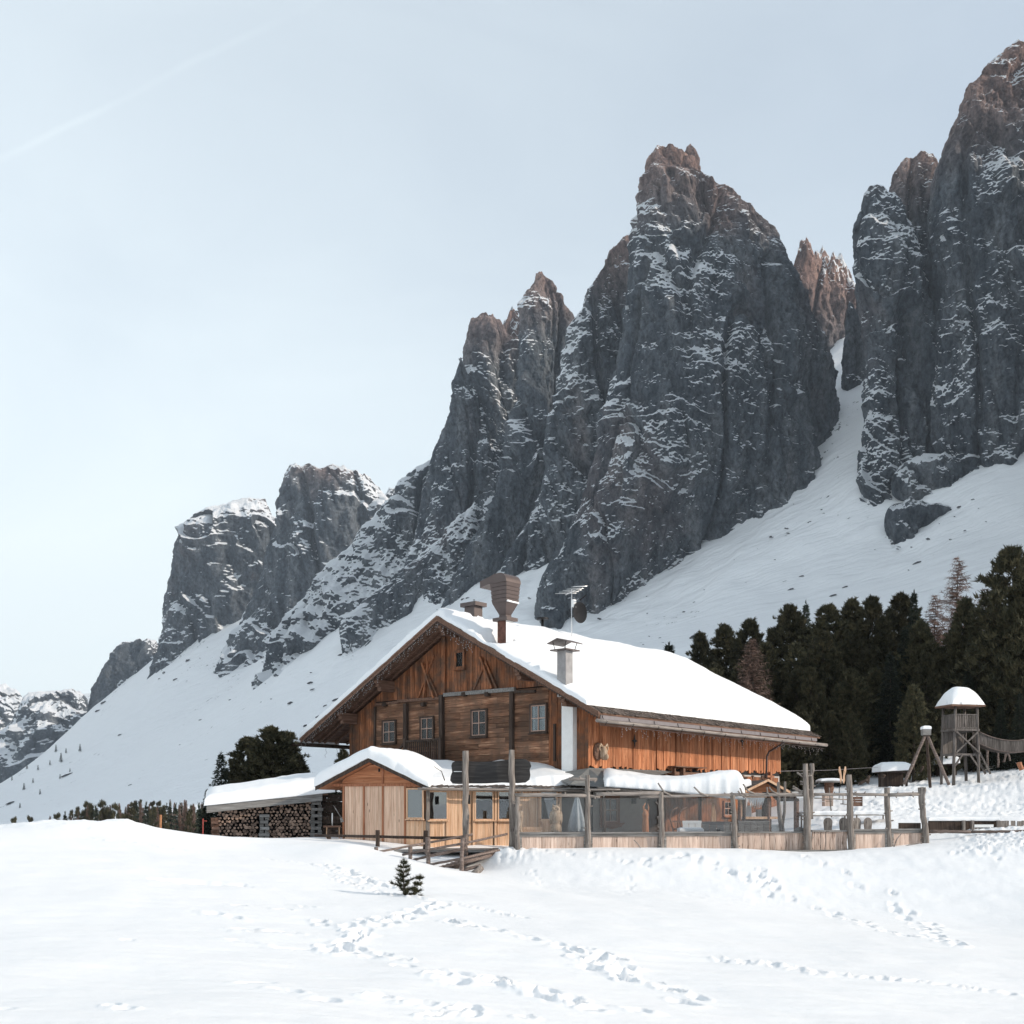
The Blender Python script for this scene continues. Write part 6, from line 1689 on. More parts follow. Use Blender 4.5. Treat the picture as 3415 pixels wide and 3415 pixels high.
for px_, yb_ in ((604, 846), (744, 846), (700, 846)):
    a = Vector(P(px_, 789, 50.7)); m = MB(); m.box((a.x - po.x - .07, a.y - po.y - .07, -1.9), (a.x - po.x + .07, a.y - po.y + .07, a.z - .1)) if False else m.tube([(a.x - po.x, a.y - po.y, -1.9 - po.z), (a.x - po.x, a.y - po.y, a.z - .08 - po.z)], .08, 8); m.build('post', M['dark_wood'], pr)
# canvas strip between sunroom snow and the wall
cv = MB(); a = Vector(P(570, 785, 50.9)); b = Vector(P(612, 788, 50.9)); c = Vector(HF.w(7.5, -.08, 2.0)); d = Vector(HF.w(-.05, -.08, 1.95)); e_ = Vector(P(548, 775, 54.0))
cv.prism([a, b, c, d, e_], (0, 0, .03)); tag(cv.build('canvas_canopy', M['membrane']), 'grey canvas canopy stretched below the orange plank wall', 'canopy')

# ================================================================== BAR HUT AT THE END OF THE TERRACE
hut = empty('bar_hut', P(768, 846, 53), R(8), 'small gabled timber kiosk with icicle-fringed window at the end of the terrace', 'hut')
KF = Frame(*P(768, 846, 53)[:2], 8)
def kp(p, y=0.0): a = KF.hy(p, y); return (a[0], y, a[1])
HB = P(768, 846, 53)[2]
def kl(p): return (p[0], p[1], p[2] - HB)
hut.location = P(768, 846, 53)
ga = kl(kp(z7(1325, 322), -.5)); gl_ = kl(kp(z7(1075, 445), -.5)); gr_ = kl(kp(z7(1560, 452), -.5))
m = MB()
for a, b in ((gl_, ga), (ga, gr_)): m.prism([a, b, (b[0], b[1], b[2] - .08), (a[0], a[1], a[2] - .08)], (0, 3.2, 0))
kr = m.build('roof', M['shingle'], hut)
m = MB()
for a, b in ((gl_, ga), (ga, gr_)): m.prism([(a[0], a[1] - .05, a[2] + .03), (b[0], b[1] - .05, b[2] + .03), (b[0], b[1] - .05, b[2] - .09), (a[0], a[1] - .05, a[2] - .09)], (0, .045, 0))
m.build('barge_board', M['pine_wood'], kr)
m = MB(); m.prism([(gl_[0] + .25, -.1, gl_[2] - .02), (ga[0], -.1, ga[2] - .12), (gr_[0] - .25, -.1, gr_[2] - .02)], (0, .06, 0)); m.build('gable_boards', M['gable_red'], hut)
m = MB(); MBl = kl(kp(z7(1560, 440), -.2)); c_ = kl(kp(z7(1660, 540), -.2)); m.prism([MBl, c_, (c_[0], c_[1], c_[2] - .06), (MBl[0], MBl[1], MBl[2] - .08)], (0, 2.8, 0)); m.build('side_roof', M['shingle'], kr)
for p in (1020, 1330, 1628):
    a = kl(kp(z7(p, 500), 0)); m = MB(); m.tube([(a[0], 0, -.3), (a[0], 0, gl_[2] - .02 if p < 1600 else gl_[2] - .35)], .085 if p < 1600 else .13, 9); m.build('post', M['beam_wood'], hut)
a = kl(kp(z7(1050, 720), .05)); b = kl(kp(z7(1345, 515), .05))
m = MB(); m.box((a[0], -.05, a[2] - .12), (b[0] + .5, .12, a[2])); m.box((a[0], .0, b[2]), (b[0], .1, b[2] + .1)); m.build('window_frame', M['pine_wood'], hut)
m = MB(); rr = random.Random(4); x = a[0] + .1
while x < b[0] - .25:
    L = rr.uniform(.18, .55); w_ = rr.uniform(.03, .07); m.tube([(x, .04, b[2]), (x + rr.uniform(-.01, .01), .04, b[2] - L * .5), (x, .04, b[2] - L)], [w_, w_ * .6, .004], 6, caps=False); x += w_ * 1.4
m.build('icicle_fringe', M['snow'], hut)
m = MB(); m.box((a[0] - .3, .1, -.2), (b[0] + .1, .2, a[2] - .12)); m.box((b[0] - .35, .14, a[2]), (b[0] + .1, .24, b[2])); m.build('lower_wall', M['dark_wood'], hut)
m = MB(); m.box((a[0] - .1, .0, a[2]), (a[0] + .06, .12, b[2])); m.build('jamb', M['pine_wood'], hut)
for sx, sn in ((.35, 1), (1.0, 2)):
    m = MB(); m.box((a[0] + sx, .6, a[2]), (a[0] + sx + .32, .9, a[2] + .35 + .2 * (sn == 1))); m.build('crate', M['white'], hut)
snow_cap('roof_snow', hut, gl_[0] - .9, ga[0] - .75, -.3, 2.4, lambda X, Y: gl_[2] + .15 + (X - gl_[0]) * .35, .35, edge=.3, res=.1, seed=8)
# dried posy
m = MB(); c = Vector(kl(kp(z7(1040, 570), -.25))); rr = random.Random(6)
for k in range(26): m.tube([c, c + Vector((rr.uniform(-.22, .22), rr.uniform(-.1, .1), rr.uniform(-.28, .3)))], [.012, .02], 4, caps=False)
tag(m.build('dried_wreath', M['carved'], None, hut.location, R(8)), 'dried twig wreath hanging beside the kiosk window', 'wreath')

# ================================================================== TERRACE FURNITURE
def seat_bench(px0, px1, ytop, D, mat, label, heart=True, low=-1.86):
    a = Vector(P(px0, ytop, D)); b = Vector(P(px1, ytop, D)); L = b.x - a.x; root = empty('bench', (a.x, D, low), 0, label, 'bench'); H = a.z - low
    m = MB(); n = max(3, int(L / .28)); 
    for k in range(n): m.box((L * k / n + .01, 0, .35), (L * (k + 1) / n - .01, .03, H - .12))
    m.box((0, -.01, H - .12), (L, .045, H)); m.build('backrest', mat, root)
    m = MB(); m.box((0, -.45, .40), (L, -.01, .45)); m.build('seat', mat, root)
    for x in (.05, L - .11):
        m = MB(); m.box((x, -.42, 0), (x + .06, -.35, .40)); m.build('leg', mat, root); m = MB(); m.box((x, .031, 0), (x + .06, .08, .9)); m.build('leg', mat, root)
    if heart:
        m = MB(); c = (L * .55, -.012, H - .42); poly = []
        for k in range(18):
            t = 2 * math.pi * k / 18; poly.append((c[0] + .006 * 16 * math.sin(t) ** 3, c[1], c[2] + .006 * (13 * math.cos(t) - 5 * math.cos(2 * t) - 2 * math.cos(3 * t) - math.cos(4 * t))))
        m.prism(poly, (0, .01, 0)); m.build('heart_cutout', M['dark'], root)
    return root
seat_bench(682.5, 701.5, 820.7, 50.0, M['white'], 'whitish garden bench with a heart cut into its back')
seat_bench(702, 731.5, 821.5, 50.3, M['grey_board'], 'dark grey plank bench right of the whitish one')
seat_bench(738.5, 769.5, 820.8, 50.3, M['grey_board'], 'dark grey plank bench below the kiosk window', heart=False)
seat_bench(771.5, 782.5, 824.5, 49.6, M['white'], 'small pale bench beside the forked trunk', heart=False)
seat_bench(523, 542.5, 827, 48.6, M['pine_wood'], 'light pine bench back below the pine wall of the sunroom', heart=False)
def chair(px, ytop, D, mat, label, w_=.42, group=None):
    a = Vector(P(px, ytop, D)); low = -1.86; H = a.z - low; root = empty('chair', (a.x, D, low), random.uniform(-.5, .5), label, 'chair', group)
    m = MB(); poly = [(-.11, 0, .40), (-.15, 0, .5), (-w_ / 2, 0, H - .28)] + [(-math.cos(t) * w_ / 2, 0, H - .21 + math.sin(t) * .21) for t in np.linspace(0, math.pi, 9)] + [(w_ / 2, 0, H - .28), (.15, 0, .5), (.11, 0, .40)]
    m.prism([(x, y, z) for x, y, z in poly], (0, .03, 0)); m.build('backrest', mat, root)
    m = MB(); m.box((-.22, -.42, .40), (.22, -.001, .44)); m.build('seat', mat, root)
    for sx in (-.19, .15):
        for sy in (-.4, -.08):
            m = MB(); m.box((sx, sy, 0), (sx + .045, sy + .045, .40)); m.build('leg', mat, root)
    return root
chair(799.5, 827, 50.5, M['grey_board'], 'dark round-backed chair left of the double-trunk post', .55)
for k, (px_, lab) in enumerate(((828, 'round-backed wooden chair just right of the double-trunk post'), (843.5, 'round-backed wooden chair left of the plain tall post'), (857.5, 'round-backed wooden chair right of the plain tall post'), (868, 'round-backed wooden chair second right of the plain tall post'))):
    chair(px_, 817.5, 52.5, M['grey_log'], lab)
def table(px, ytop, D, L, label, mat, snow=False, top_t=.05):
    a = Vector(P(px, ytop, D)); low = -1.86; H = a.z - low; root = empty('table', (a.x, D, low), 0, label, 'table')
    m = MB(); m.box((-L / 2, -.4, H - top_t), (L / 2, .4, H)); m.build('table_top', mat, root)
    for sx in (-L / 2 + .1, L / 2 - .16):
        for sy in (-.35, .29): m = MB(); m.box((sx, sy, 0), (sx + .06, sy + .06, H - top_t)); m.build('leg', mat, root)
    if snow: snow_cap('table_snow', root, -L / 2, L / 2, -.4, .4, lambda X, Y: np.full(X.shape, H), .18, edge=.15, res=.08)
    return root
table(825, 815.2, 53.0, 2.4, 'long plank table behind the round-backed chairs', M['grey_log_x'], True)
table(870, 814.5, 54.5, 1.8, 'snow-covered plank table in the gap between two log posts', M['grey_log_x'], True)
table(690, 832.0, 48.9, 1.1, 'low table with things lying on it in front of the whitish bench', M['white'], True)
# owl carving
def lathe(m, c, prof, n=14, ph=0):
    vs = []; fs = []
    for (r, z) in prof:
        for k in range(n): a = 2 * math.pi * k / n; vs.append((c[0] + r * math.cos(a), c[1] + r * math.sin(a), c[2] + z))
    for i in range(len(prof) - 1):
        for k in range(n): fs.append((i * n + k, i * n + (k + 1) % n, (i + 1) * n + (k + 1) % n, (i + 1) * n + k))
    m.add(vs, fs, True)
ob = Vector(P(556, 831.5, 48.6)); owl = empty('owl_carving', ob, 0, 'carved wooden owl standing on the terrace rail near the sunroom window', 'carving')
m = MB(); lathe(m, (0, 0, 0), [(.20, -.9), (.20, -.05), (.24, .0), (.25, .12), (.19, .30), (.17, .33), (.24, .45), (.27, .6), (.25, .78), (.20, .9), (.17, .95), (.19, 1.02), (.16, 1.12), (.08, 1.17), (0, 1.18)], 16)
m.build('body', M['carved'], owl)
m = MB()
for s_ in (-1, 1): ell(m, (s_ * .10 - .02, -.17, 1.02), (.07, .04, .07), 8); m.tube([(s_ * .11, -.05, 1.1), (s_ * .15, -.07, 1.24)], [.05, .01], 6); ell(m, (s_ * .22, -.02, .62), (.07, .16, .30), 8)
m.tube([(-.01, -.2, .99), (-.01, -.25, .93)], [.03, .006], 6); m.build('face_and_wings', M['carved'], owl)
m = MB(); a = P(520.5, 833, 48.5); m.log((a[0], a[1], -1.86), (a[0], a[1], P(520, 811, 48.5)[2]), .11, .10, seg=8, seed=33); m.v = [(x - a[0], y - a[1], z) for x, y, z in m.v]
o = m.build('birch_log', M['carved'], None, (a[0], a[1], 0)); tag(o, 'upright pale knotty log standing just right of the tall sign post', 'log')
m = MB(); ax_ = P(545.5, 0, 48.7)[0]; zt_ = P(0, 819, 48.7)[2]; m.prism([(-.22, 0, zt_), (.12, 0, zt_ - .02), (.2, 0, zt_ - .45), (.02, 0, zt_ - .5)], (0, .05, 0)); tag(m.build('planter', M['pine_wood'], None, (ax_, 48.7, 0)), 'tapered light wooden planter left of the owl carving', 'planter')
# carved orange post with horns
cp = empty('carved_post', (P(645.5, 0, 49.3)[0], 49.3, -1.86), 0, 'reddish carved wooden post with two horns behind the wind screen', 'carving')
hh = P(0, 809, 49.3)[2] + 1.86; m = MB(); lathe(m, (0, 0, 0), [(.16, 0), (.15, hh * .55), (.13, hh * .8), (.16, hh * .86), (.10, hh * .95), (0, hh)], 10); m.build('shaft', M['carved_orange'], cp)
m = MB(); m.tube([(-.06, 0, hh - .1), (-.1, 0, hh + .1), (.0, 0, hh + .28)], [.06, .05, .02], 6); m.tube([(.08, 0, hh - .2), (.14, 0, hh + .05), (.1, 0, hh + .25)], [.05, .04, .015], 6); m.build('horns', M['carved_orange'], cp)
m = MB(); m.tube([(P(648, 0, 49.6)[0], 49.6, -1.86), (P(648, 0, 49.6)[0], 49.6, P(0, 806, 49.6)[2])], .022, 6); tag(m.build('pole', M['white']), 'thin white pole beside the reddish carved post', 'pole')
# draped parasol
ps = empty('closed_parasol', (P(577, 0, 49.8)[0], 49.8, -1.86), 0, 'closed grey cloth parasol behind the wind screen left of the painted window', 'parasol')
hp = P(0, 796, 49.8)[2] + 1.86; m = MB(); vs = []; n = 40; prof = [(.04, hp), (.10, hp - .15), (.20, hp - .6), (.30, hp - 1.1), (.36, hp - 1.5), (.30, hp - 1.62)]
for i, (r, z) in enumerate(prof):
    for k in range(n): a = 2 * math.pi * k / n; q = r * (1 + .22 * math.sin(a * 7)); vs.append((q * math.cos(a), q * math.sin(a), z))
m.add(vs, [(i * n + k, i * n + (k + 1) % n, (i + 1) * n + (k + 1) % n, (i + 1) * n + k) for i in range(len(prof) - 1) for k in range(n)], True); m.build('canopy', M['cloth'], ps)
m = MB(); m.tube([(0, 0, 0), (0, 0, hp + .1)], .025, 8); m.build('pole', M['dark_wood'], ps); m = MB(); lathe(m, (0, 0, 0), [(.0, .12), (.25, .1), (.28, 0)], 16); m.build('base', M['iron'], ps)
# old bent-runner sledge leaning
sl = empty('wooden_sledge', (P(670, 0, 50.2)[0], 50.2, -1.86), 0, 'old sledge with curved runners leaning upright behind the wind screen', 'sledge')
for dx in (0, .42):
    m = MB(); m.tube([(dx + .35, 0, .2), (dx + .15, 0, .8), (dx + .0, .05, 1.4), (dx + .1, .05, 1.75), (dx + .38, .05, 1.9)], .035, 7); m.build('runner', M['beam_wood'], sl)
m = MB()
for z in (.5, .85, 1.2): m.box((.12, .02, z), (.66, .05, z + .07))
m.build('slats', M['beam_wood'], sl)
# lit plank corner by the kiosk
m = MB(); a = P(711, 0, 51.8); zt_ = P(0, 803, 51.8)[2]; zb_ = P(0, 822, 51.8)[2]; m.prism([(0, 0, -1.86), (.25, 0, -1.86), (.25, 0, zb_ + .4), (.15, 0, zt_), (.05, 0, zt_)], (0, .1, 0)); tag(m.build('plank', M['pine_wood'], None, (a[0], 51.8, 0)), 'light plank propped upright above the dark bench', 'plank')
# wall lantern
m = MB(); a = HF.hy(z6(1483, 545), -.15); m.box((a[0] - .1, -.3, a[1] - .18), (a[0] + .1, -.12, a[1] + .1)); m.box((a[0] - .14, -.32, a[1] + .1), (a[0] + .14, -.02, a[1] + .13)); tag(m.build('wall_lantern', M['iron'], None, (3.777, 53.57, 0), HF.a), 'small dark wall lantern right of the painted window', 'lantern')

# ================================================================== WOODSHED AND FIREWOOD
GF = Frame(*P(300, 838, 55.5)[:2], 14)
ws = empty('woodshed', (*P(300, 838, 55.5)[:2], 0), GF.a, 'low open-fronted woodshed with a grey eave board under smooth snow', 'shed')
def gp(p, y=0.0): a = GF.hy(p, y); return a
fL = gp(z4(125, 965), -.5); fR = gp(z4(1368, 838), -.5); fLb = gp(z4(125, 1000), -.5)
hL, hR = gp(z4(125, 925), -.5)[1], gp(z4(1368, 795), -.5)[1]; bw = .36
m = MB(); m.prism([(fL[0], -.5, hL), (fR[0], -.5, hR), (fR[0], -.5, hR - bw), (fL[0], -.5, hL - bw)], (0, .06, 0)); m.build('eave_board', M['grey_board'], ws)
xL, xR = fL[0], fR[0] + .3
def wbase(X, Y): return hL + (hR - hL) * (X - fL[0]) / (fR[0] - fL[0]) + .02 + (Y + .5) * .10
m = MB(); m.prism([(xL, -.44, hL - .06), (xR, -.44, hR - .06), (xR, -.44, hR), (xL, -.44, hL)], (0, 3.2, .3)); m.build('roof', M['beam_wood'], ws)
snow_cap('roof_snow', ws, xL - .1, xR + .35, -.56, 2.8, wbase, lambda X, Y: .52 + .20 * sstep(0, .8, (X - xL) / (xR - xL)) + .15 * sstep(-.5, 1.5, Y), edge=.55, res=.1, wig=.04, seed=41)
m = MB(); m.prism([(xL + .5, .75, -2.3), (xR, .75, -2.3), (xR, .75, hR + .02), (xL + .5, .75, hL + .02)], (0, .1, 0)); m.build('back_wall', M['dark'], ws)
WB = -1.75
def crib(px0, px1, ytop, seed, root=ws):
    a = gp(z4(px0, 1200)); b = gp(z4(px1, 1200)); rr = random.Random(seed); zt_ = gp(z4(px0, ytop))[1]; z = WB
    m = MB(); k = 0
    while z < zt_:
        h = .16
        if k % 2 == 0: m.box((a[0] + rr.uniform(-.06, .06), -.22 + rr.uniform(-.05, .03), z), (b[0] + rr.uniform(-.06, .06), .0, z + h - .01))
        else:
            m.box((a[0], -.1, z), (a[0] + .2, .6, z + h - .01)); m.box((b[0] - .2, -.1, z), (b[0], .6, z + h - .01))
        z += h; k += 1
    m.build('timber_crib', M['grey_board'] if seed != 9 else M['beam_wood'], root)
crib(1242, 1362, 880, 1); crib(695, 795, 1035, 2); crib(172, 256, 1075, 9)
m = MB(); a = gp(z4(1380, 1000)); 
rr = random.Random(3)
for k in range(13): z = WB + k * .19; m.box((a[0] - .05, .1 + rr.uniform(-.1, .1), z), (a[0] + 1.4, .35, z + .17))
m.build('log_stack_wall', M['dark_wood'], ws)
# firewood: every split log its own thing
lm = []
for k in range(4):
    rr = random.Random(k + 50); n = 9; m = MB(); pts = [(math.cos(2 * math.pi * i / n) * rr.uniform(.70, 1.05), math.sin(2 * math.pi * i / n) * rr.uniform(.70, 1.05)) for i in range(n)]
    if k == 3: pts = [(0, .9), (-.8, -.45), (-.3, -.75), (.5, -.7), (.85, -.3)]
    m.prism([(x * .088, 0, y * .088) for x, y in pts], (0, .5, 0)); o = m.build('firewood_log', M['wood_end'], None); lm.append(o.data); bpy.data.objects.remove(o)
xa = gp(z4(258, 1200))[0]; xb = gp(z4(1238, 1200))[0]; rr = random.Random(77); cnt = 0
def wtop(x): return hL + (hR - hL) * (x - fL[0]) / (fR[0] - fL[0]) - bw - .02
spots = []; row = 0; z = WB + .09
cr0, cr1 = gp(z4(690, 1200))[0] - .03, gp(z4(800, 1200))[0] + .03; crz = gp(z4(700, 1030))[1] + .1
while z < 1.0:
    x = xa + (.09 if row % 2 else 0)
    while x < xb:
        if z < wtop(x) + .05 and not (cr0 < x < cr1 and z < crz): spots.append((x, z))
        x += .187
    z += .163; row += 1
random.Random(1).shuffle(spots)
sc_ = 1.0
for (x, z) in spots[:300]:
    o = link('firewood_log', lm[rr.randrange(4)]); q = GF.w(x + rr.uniform(-.035, .035), -.08 + rr.uniform(-.09, .09), z + rr.uniform(-.03, .03)); o.location = q
    o.rotation_euler = (0, rr.uniform(0, 6.28), GF.a + rr.uniform(-.05, .05)); s_ = rr.uniform(.75, 1.25); o.scale = (s_, 1, s_)
    tag(o, 'split firewood log stacked end-on under the woodshed roof', 'firewood', 'split logs stacked in the woodshed')
if len(spots) > 300:
    m = MB()
    for (x, z) in spots[300:]: q = (x, -.05, z); m.prism([(q[0] + math.cos(t) * .085, q[1], q[2] + math.sin(t) * .085) for t in np.linspace(0, 2 * math.pi, 8)[:-1]], (0, .5, 0))
    tag(m.build('firewood_pile', M['wood_end'], None, ws.location, GF.a), 'rest of the split firewood stacked between the other logs', 'firewood', kind='stuff')
print('LOGS', len(spots))
# work table and broom in the gap
wt = empty('work_table', P(333, 846, 52), 0, 'small work table standing between the woodshed and the pale board shed', 'table')
m = MB(); m.box((-.42, -.3, 1.25 - .35), (.42, .3, 1.33 - .35)); m.build('table_top', M['beam_wood'], wt)
for sx in (-.32, .28): m = MB(); m.box((sx, -.05, -.3), (sx + .05, .02, .9)); m.build('leg', M['pine_wood'], wt)
m = MB(); m.tube([(0, 0, 0), (0, 0, .62)], .03, 6); tag(m.build('white_stick', M['white'], None, (P(332.3, 0, 52)[0], 52, P(0, 826, 52)[2])), 'white stick standing upright on the work table', 'stick')
m = MB(); m.tube([P(334, 806, 51.6), P(341, 817.5, 51.4)], .022, 6); m.tube([P(341, 817.5, 51.4), P(342.5, 822, 51.4)], [.06, .09], 6); tag(m.build('shovel', M['grey_board']), 'long-handled tool leaning against the left edge of the pale board shed', 'tool')

# ================================================================== RAILINGS BY THE RAMP
def railing(label, posts, rails, r=.05, pr_=.085, mat=None, pw=1.0):
    root = empty('wooden_railing', posts[0][0], 0, label, 'railing'); o = Vector(posts[0][0])
    for i, (a, b) in enumerate(posts): m = MB(); m.log(Vector(a) - o, Vector(b) - o, pr_ * pw, pr_ * .95 * pw, seg=4, wob=.01, seed=i, n=8); m.build('post', mat or M['beam_g'], root)
    for i, pts in enumerate(rails):
        m = MB()
        for p, q in zip(pts[:-1], pts[1:]): m.log(Vector(p) - o, Vector(q) - o, r, seg=5, wob=.015, seed=i + 9, n=8)
        m.build('rail', mat or M['beam_g'], root)
    return root
M['beam_g'] = mat_wood('greyish_brown_rail', (.07,.05,.042), (.15,.115,.10), (.26,.21,.19), 'X', 1.2, knots=False, island=.2)
D0, D1 = 44.2, 46.6
railing('near wooden railing sloping up beside the ramp, with four rails', [(P(*z5(700, 1420), 43.6), P(*z5(703, 1205), 43.6)), (P(*z5(895, 1430), 43.2), P(*z5(897, 1105), 43.2)), (P(*z5(1250, 1540), 42.6), P(*z5(1265, 1105), 42.6))],
 [[P(*z5(620, 1290), 43.8), P(*z5(900, 1235), 43.2), P(*z5(1265, 1170), 42.7), P(*z5(1740, 1068), 46.5)], [P(*z5(730, 1350), 43.6), P(*z5(900, 1300), 43.3), P(*z5(1300, 1215), 42.8)], [P(*z5(860, 1408), 43.3), P(*z5(1260, 1330), 42.7), P(*z5(1660, 1240), 46)], [P(*z5(950, 1440), 43), P(*z5(1370, 1350), 43.5)]])
railing('far wooden railing behind the ramp, rising to the right', [(P(*z5(337, 1400), 45.4), P(*z5(337, 1208), 45.4)), (P(*z5(880, 1280), 46.4), P(*z5(885, 1100), 46.4)), (P(*z5(1300, 1300), 46.7), P(*z5(1300, 1075), 46.7))],
 [[P(*z5(225, 1285), 45.2), P(*z5(340, 1262), 45.4), P(*z5(870, 1165), 46.4), P(*z5(1375, 1072), 46.8)], [P(*z5(730, 1345), 45.8), P(*z5(1320, 1220), 46.7)]])
railing('dark post-and-rail fence running in front of the pale board shed', [(P(*z5(352, 1240), 48.6), P(*z5(352, 1025), 48.6)), (P(*z5(862, 1230), 48.1), P(*z5(868, 1030), 48.1)), (P(*z4(1440, 1320), 51), P(*z4(1440, 1180), 51))],
 [[P(*z4(1290, 1243), 51.2), P(*z5(0, 1088), 50.2), P(*z5(352, 1095), 48.7), P(*z5(865, 1108), 48.2), P(*z5(1330, 1105), 48.0)]], mat=M['dark_wood'], pw=1.15, r=.065)
# ramp
rp = empty('wooden_ramp', P(470, 858, 45), 0, 'narrow plank ramp partly buried in snow below the sign posts', 'ramp'); ro = Vector(P(470, 858, 45))
m = MB(); a = Vector(P(*z5(900, 1470), 43.4)); b = Vector(P(*z5(1640, 1215), 47.4)); n = 16
for k in range(n):
    c = a.lerp(b, (k + .5) / n) - ro; m.box((c.x - .14, c.y - .2 - .55, c.z - .05), (c.x + .13, c.y + .75, c.z))
m.build('planks', M['beam_g'], rp)
m = MB(); m.bar(a - ro + Vector((0, -.75, -.14)), b - ro + Vector((0, -.75, -.14)), .1, .18); m.bar(a - ro + Vector((0, .8, -.14)), b - ro + Vector((0, .8, -.14)), .1, .18); m.build('stringers', M['dark_wood'], rp)
m = MB(); m.log(P(*z5(1380, 1505), 42.6), P(*z5(1462, 1430), 42.9), .14, .14, seed=5, seg=3); tag(m.build('log_stub', M['grey_log']), 'short thick log stub sticking out of the snow at the lower end of the ramp', 'log')
m = MB(); m.log(P(*z5(1270, 1460), 42.8), P(*z5(1460, 1405), 43.0), .07, seed=6, seg=3); m.log(P(*z5(1240, 1380), 43.2), P(*z5(1560, 1300), 45.5), .08, seed=7, seg=4); m.build('loose_beams', M['beam_g'], rp, tuple(-ro))

# ================================================================== RIGHT: FAR LOW TERRACE WALL, PLAYGROUND
def z9(x, y): return ((3000 + x * .2148) / 3.335, (2550 + y * .2148) / 3.335)
rb_ = empty('low_board_fence', P(975, 838, 51), 0, 'long low dark board fence with snow on top at the right edge', 'fence'); bo = Vector(P(975, 838, 51))
def bl_(px, py, D): return tuple(Vector(P(px, py, D)) - bo)
m = MB(); a = bl_(*z9(450, 872), 51.2); b = bl_(*z9(1530, 1060), 51.2); m.box((a[0], a[1], b[2] - .4), (b[0], a[1] + .08, a[2])); m.build('dark_boards', M['dark_wood'], rb_)
m = MB(); a = bl_(*z9(1565, 868), 51); b = bl_(*z9(2300, 1060), 51); x = a[0]; rr = random.Random(5)
while x < b[0]: m.box((x, a[1], b[2] - .3), (x + .2, a[1] + .05, a[2] + rr.uniform(-.03, .0))); x += .21 if rr.random() < .8 else .3
m.build('grey_boards', M['grey_log'], rb_)
m = MB(); a = bl_(*z9(-10, 905), 51.6); b = bl_(*z9(330, 1010), 51.6); m.box((a[0], a[1], b[2] - .4), (b[0], a[1] + .08, a[2])); m.build('dark_boards', M['dark_wood'], rb_)
for p in (1000, 1135, 1535):
    a = bl_(*z9(p, 880), 51.0); m = MB(); m.box((a[0] - .06, a[1] - .05, -.9), (a[0] + .06, a[1] + .1, a[2] + .04)); m.build('post', M['grey_log'], rb_)
m = MB(); m.box(bl_(*z9(1150, 975), 50.95), tuple(Vector(bl_(*z9(1460, 930), 50.95)) + Vector((0, .04, 0)))); m.build('loose_board', M['white'], rb_)
m = MB(); m.log(bl_(*z9(480, 1035), 49.6), bl_(*z9(1100, 1045), 49.6), .075, seg=8, seed=3); m.log(bl_(*z9(1080, 1045), 49.6), bl_(*z9(2300, 1030), 49.6), .07, seg=12, seed=4); m.build('rail', M['beam_g'], rb_)
a = bl_(*z9(450, 870), 51.2); b = bl_(*z9(1530, 870), 51.2)
snow_cap('top_snow', rb_, a[0], b[0], a[1] - .06, a[1] + .5, lambda X, Y: np.full(X.shape, a[2]), .14, edge=.12, res=.12, seed=3)

# lookout tower
TD = 76
tw = empty('playground_tower', P(960, 778, TD), R(12), 'wooden lookout tower of the playground with a snow dome on its roof', 'tower'); to = Vector(P(960, 778, TD))
def tz(row, D=TD): return (HOR - row) / F * D - to.z
pm = TD / F
w2_ = 9.6 * 1.42 / 2 * pm
zroof = tz(707.5); zfl = tz(729.5); zlow = tz(754.0); z0_ = tz(779)
hw = 12.6 * pm; hd = hw * .8
for sx in (-1, 1):
    for sy in (-1, 1):
        m = MB(); m.log((sx * hw * 1.12, sy * hd, z0_ - .6), (sx * hw * .95, sy * hd, zroof), .11, .09, seg=6, seed=int(sx + 3 * sy + 5)); m.build('post', M['tower_log'], tw)
m = MB(); m.box((-hw * 1.15, -hd * 1.1, zfl - .14), (hw * 1.15, hd * 1.1, zfl)); m.build('platform', M['tower_log'], tw)
m = MB(); m.box((-hw * 1.1, -hd * 1.05, zlow - .12), (hw * 1.15, hd, zlow)); m.build('lower_floor', M['tower_log'], tw)
for side in range(3):
    m = MB(); n = 13; zt_ = tz(716)
    for k in range(n + 1):
        t = -1 + 2 * k / n
        if side == 0: m.box((t * hw - .05, -hd - .03, zfl + .05), (t * hw + .04, -hd, zt_))
        elif side == 1: m.box((-hw - .03, t * hd - .05, zfl + .05), (-hw, t * hd + .04, zt_))
        else: m.box((t * hw - .05, hd, zfl + .05), (t * hw + .04, hd + .03, zt_))
    if side == 0: m.box((-hw, -hd - .06, zt_), (hw, -hd, zt_ + .08)); m.box((-hw, -hd - .06, zfl + .02), (hw, -hd, zfl + .1))
    if side == 1: m.box((-hw - .06, -hd, zt_), (-hw, hd, zt_ + .08))
    m.build('balustrade', M['tower_log'], tw)
m = MB(); n = 16
for k in range(n + 1): t = -1 + 2 * k / n; m.box((t * hw - .06, hd - .02, zlow), (t * hw + .05, hd + .01, zfl - .15))
m.build('slatted_back', M['tower_log'], tw)
m = MB(); m.bar((-hw, -hd - .05, zlow), (hw, -hd - .05, zfl - .2), .1, .1, up=(0, 1, 0)); m.build('brace', M['tower_log'], tw)
m = MB(); m.bar((-hw, -hd - .16, zfl - .2), (hw * 1.1, -hd - .16, zlow), .1, .1, up=(0, 1, 0)); m.build('brace', M['tower_log'], tw)
m = MB(); m.bar((hw * .3, -hd - .05, zlow - .1), (hw * 1.1, -hd - .05, zlow - 1.0), .1, .1, up=(0, 1, 0)); m.build('brace', M['tower_log'], tw)
m = MB(); m.bar((-hw * .4, -hd - .05, zlow - .1), (-hw * 1.05, -hd - .05, zlow - .9), .1, .1, up=(0, 1, 0)); m.build('brace', M['tower_log'], tw)
m = MB(); zr2 = zroof; 
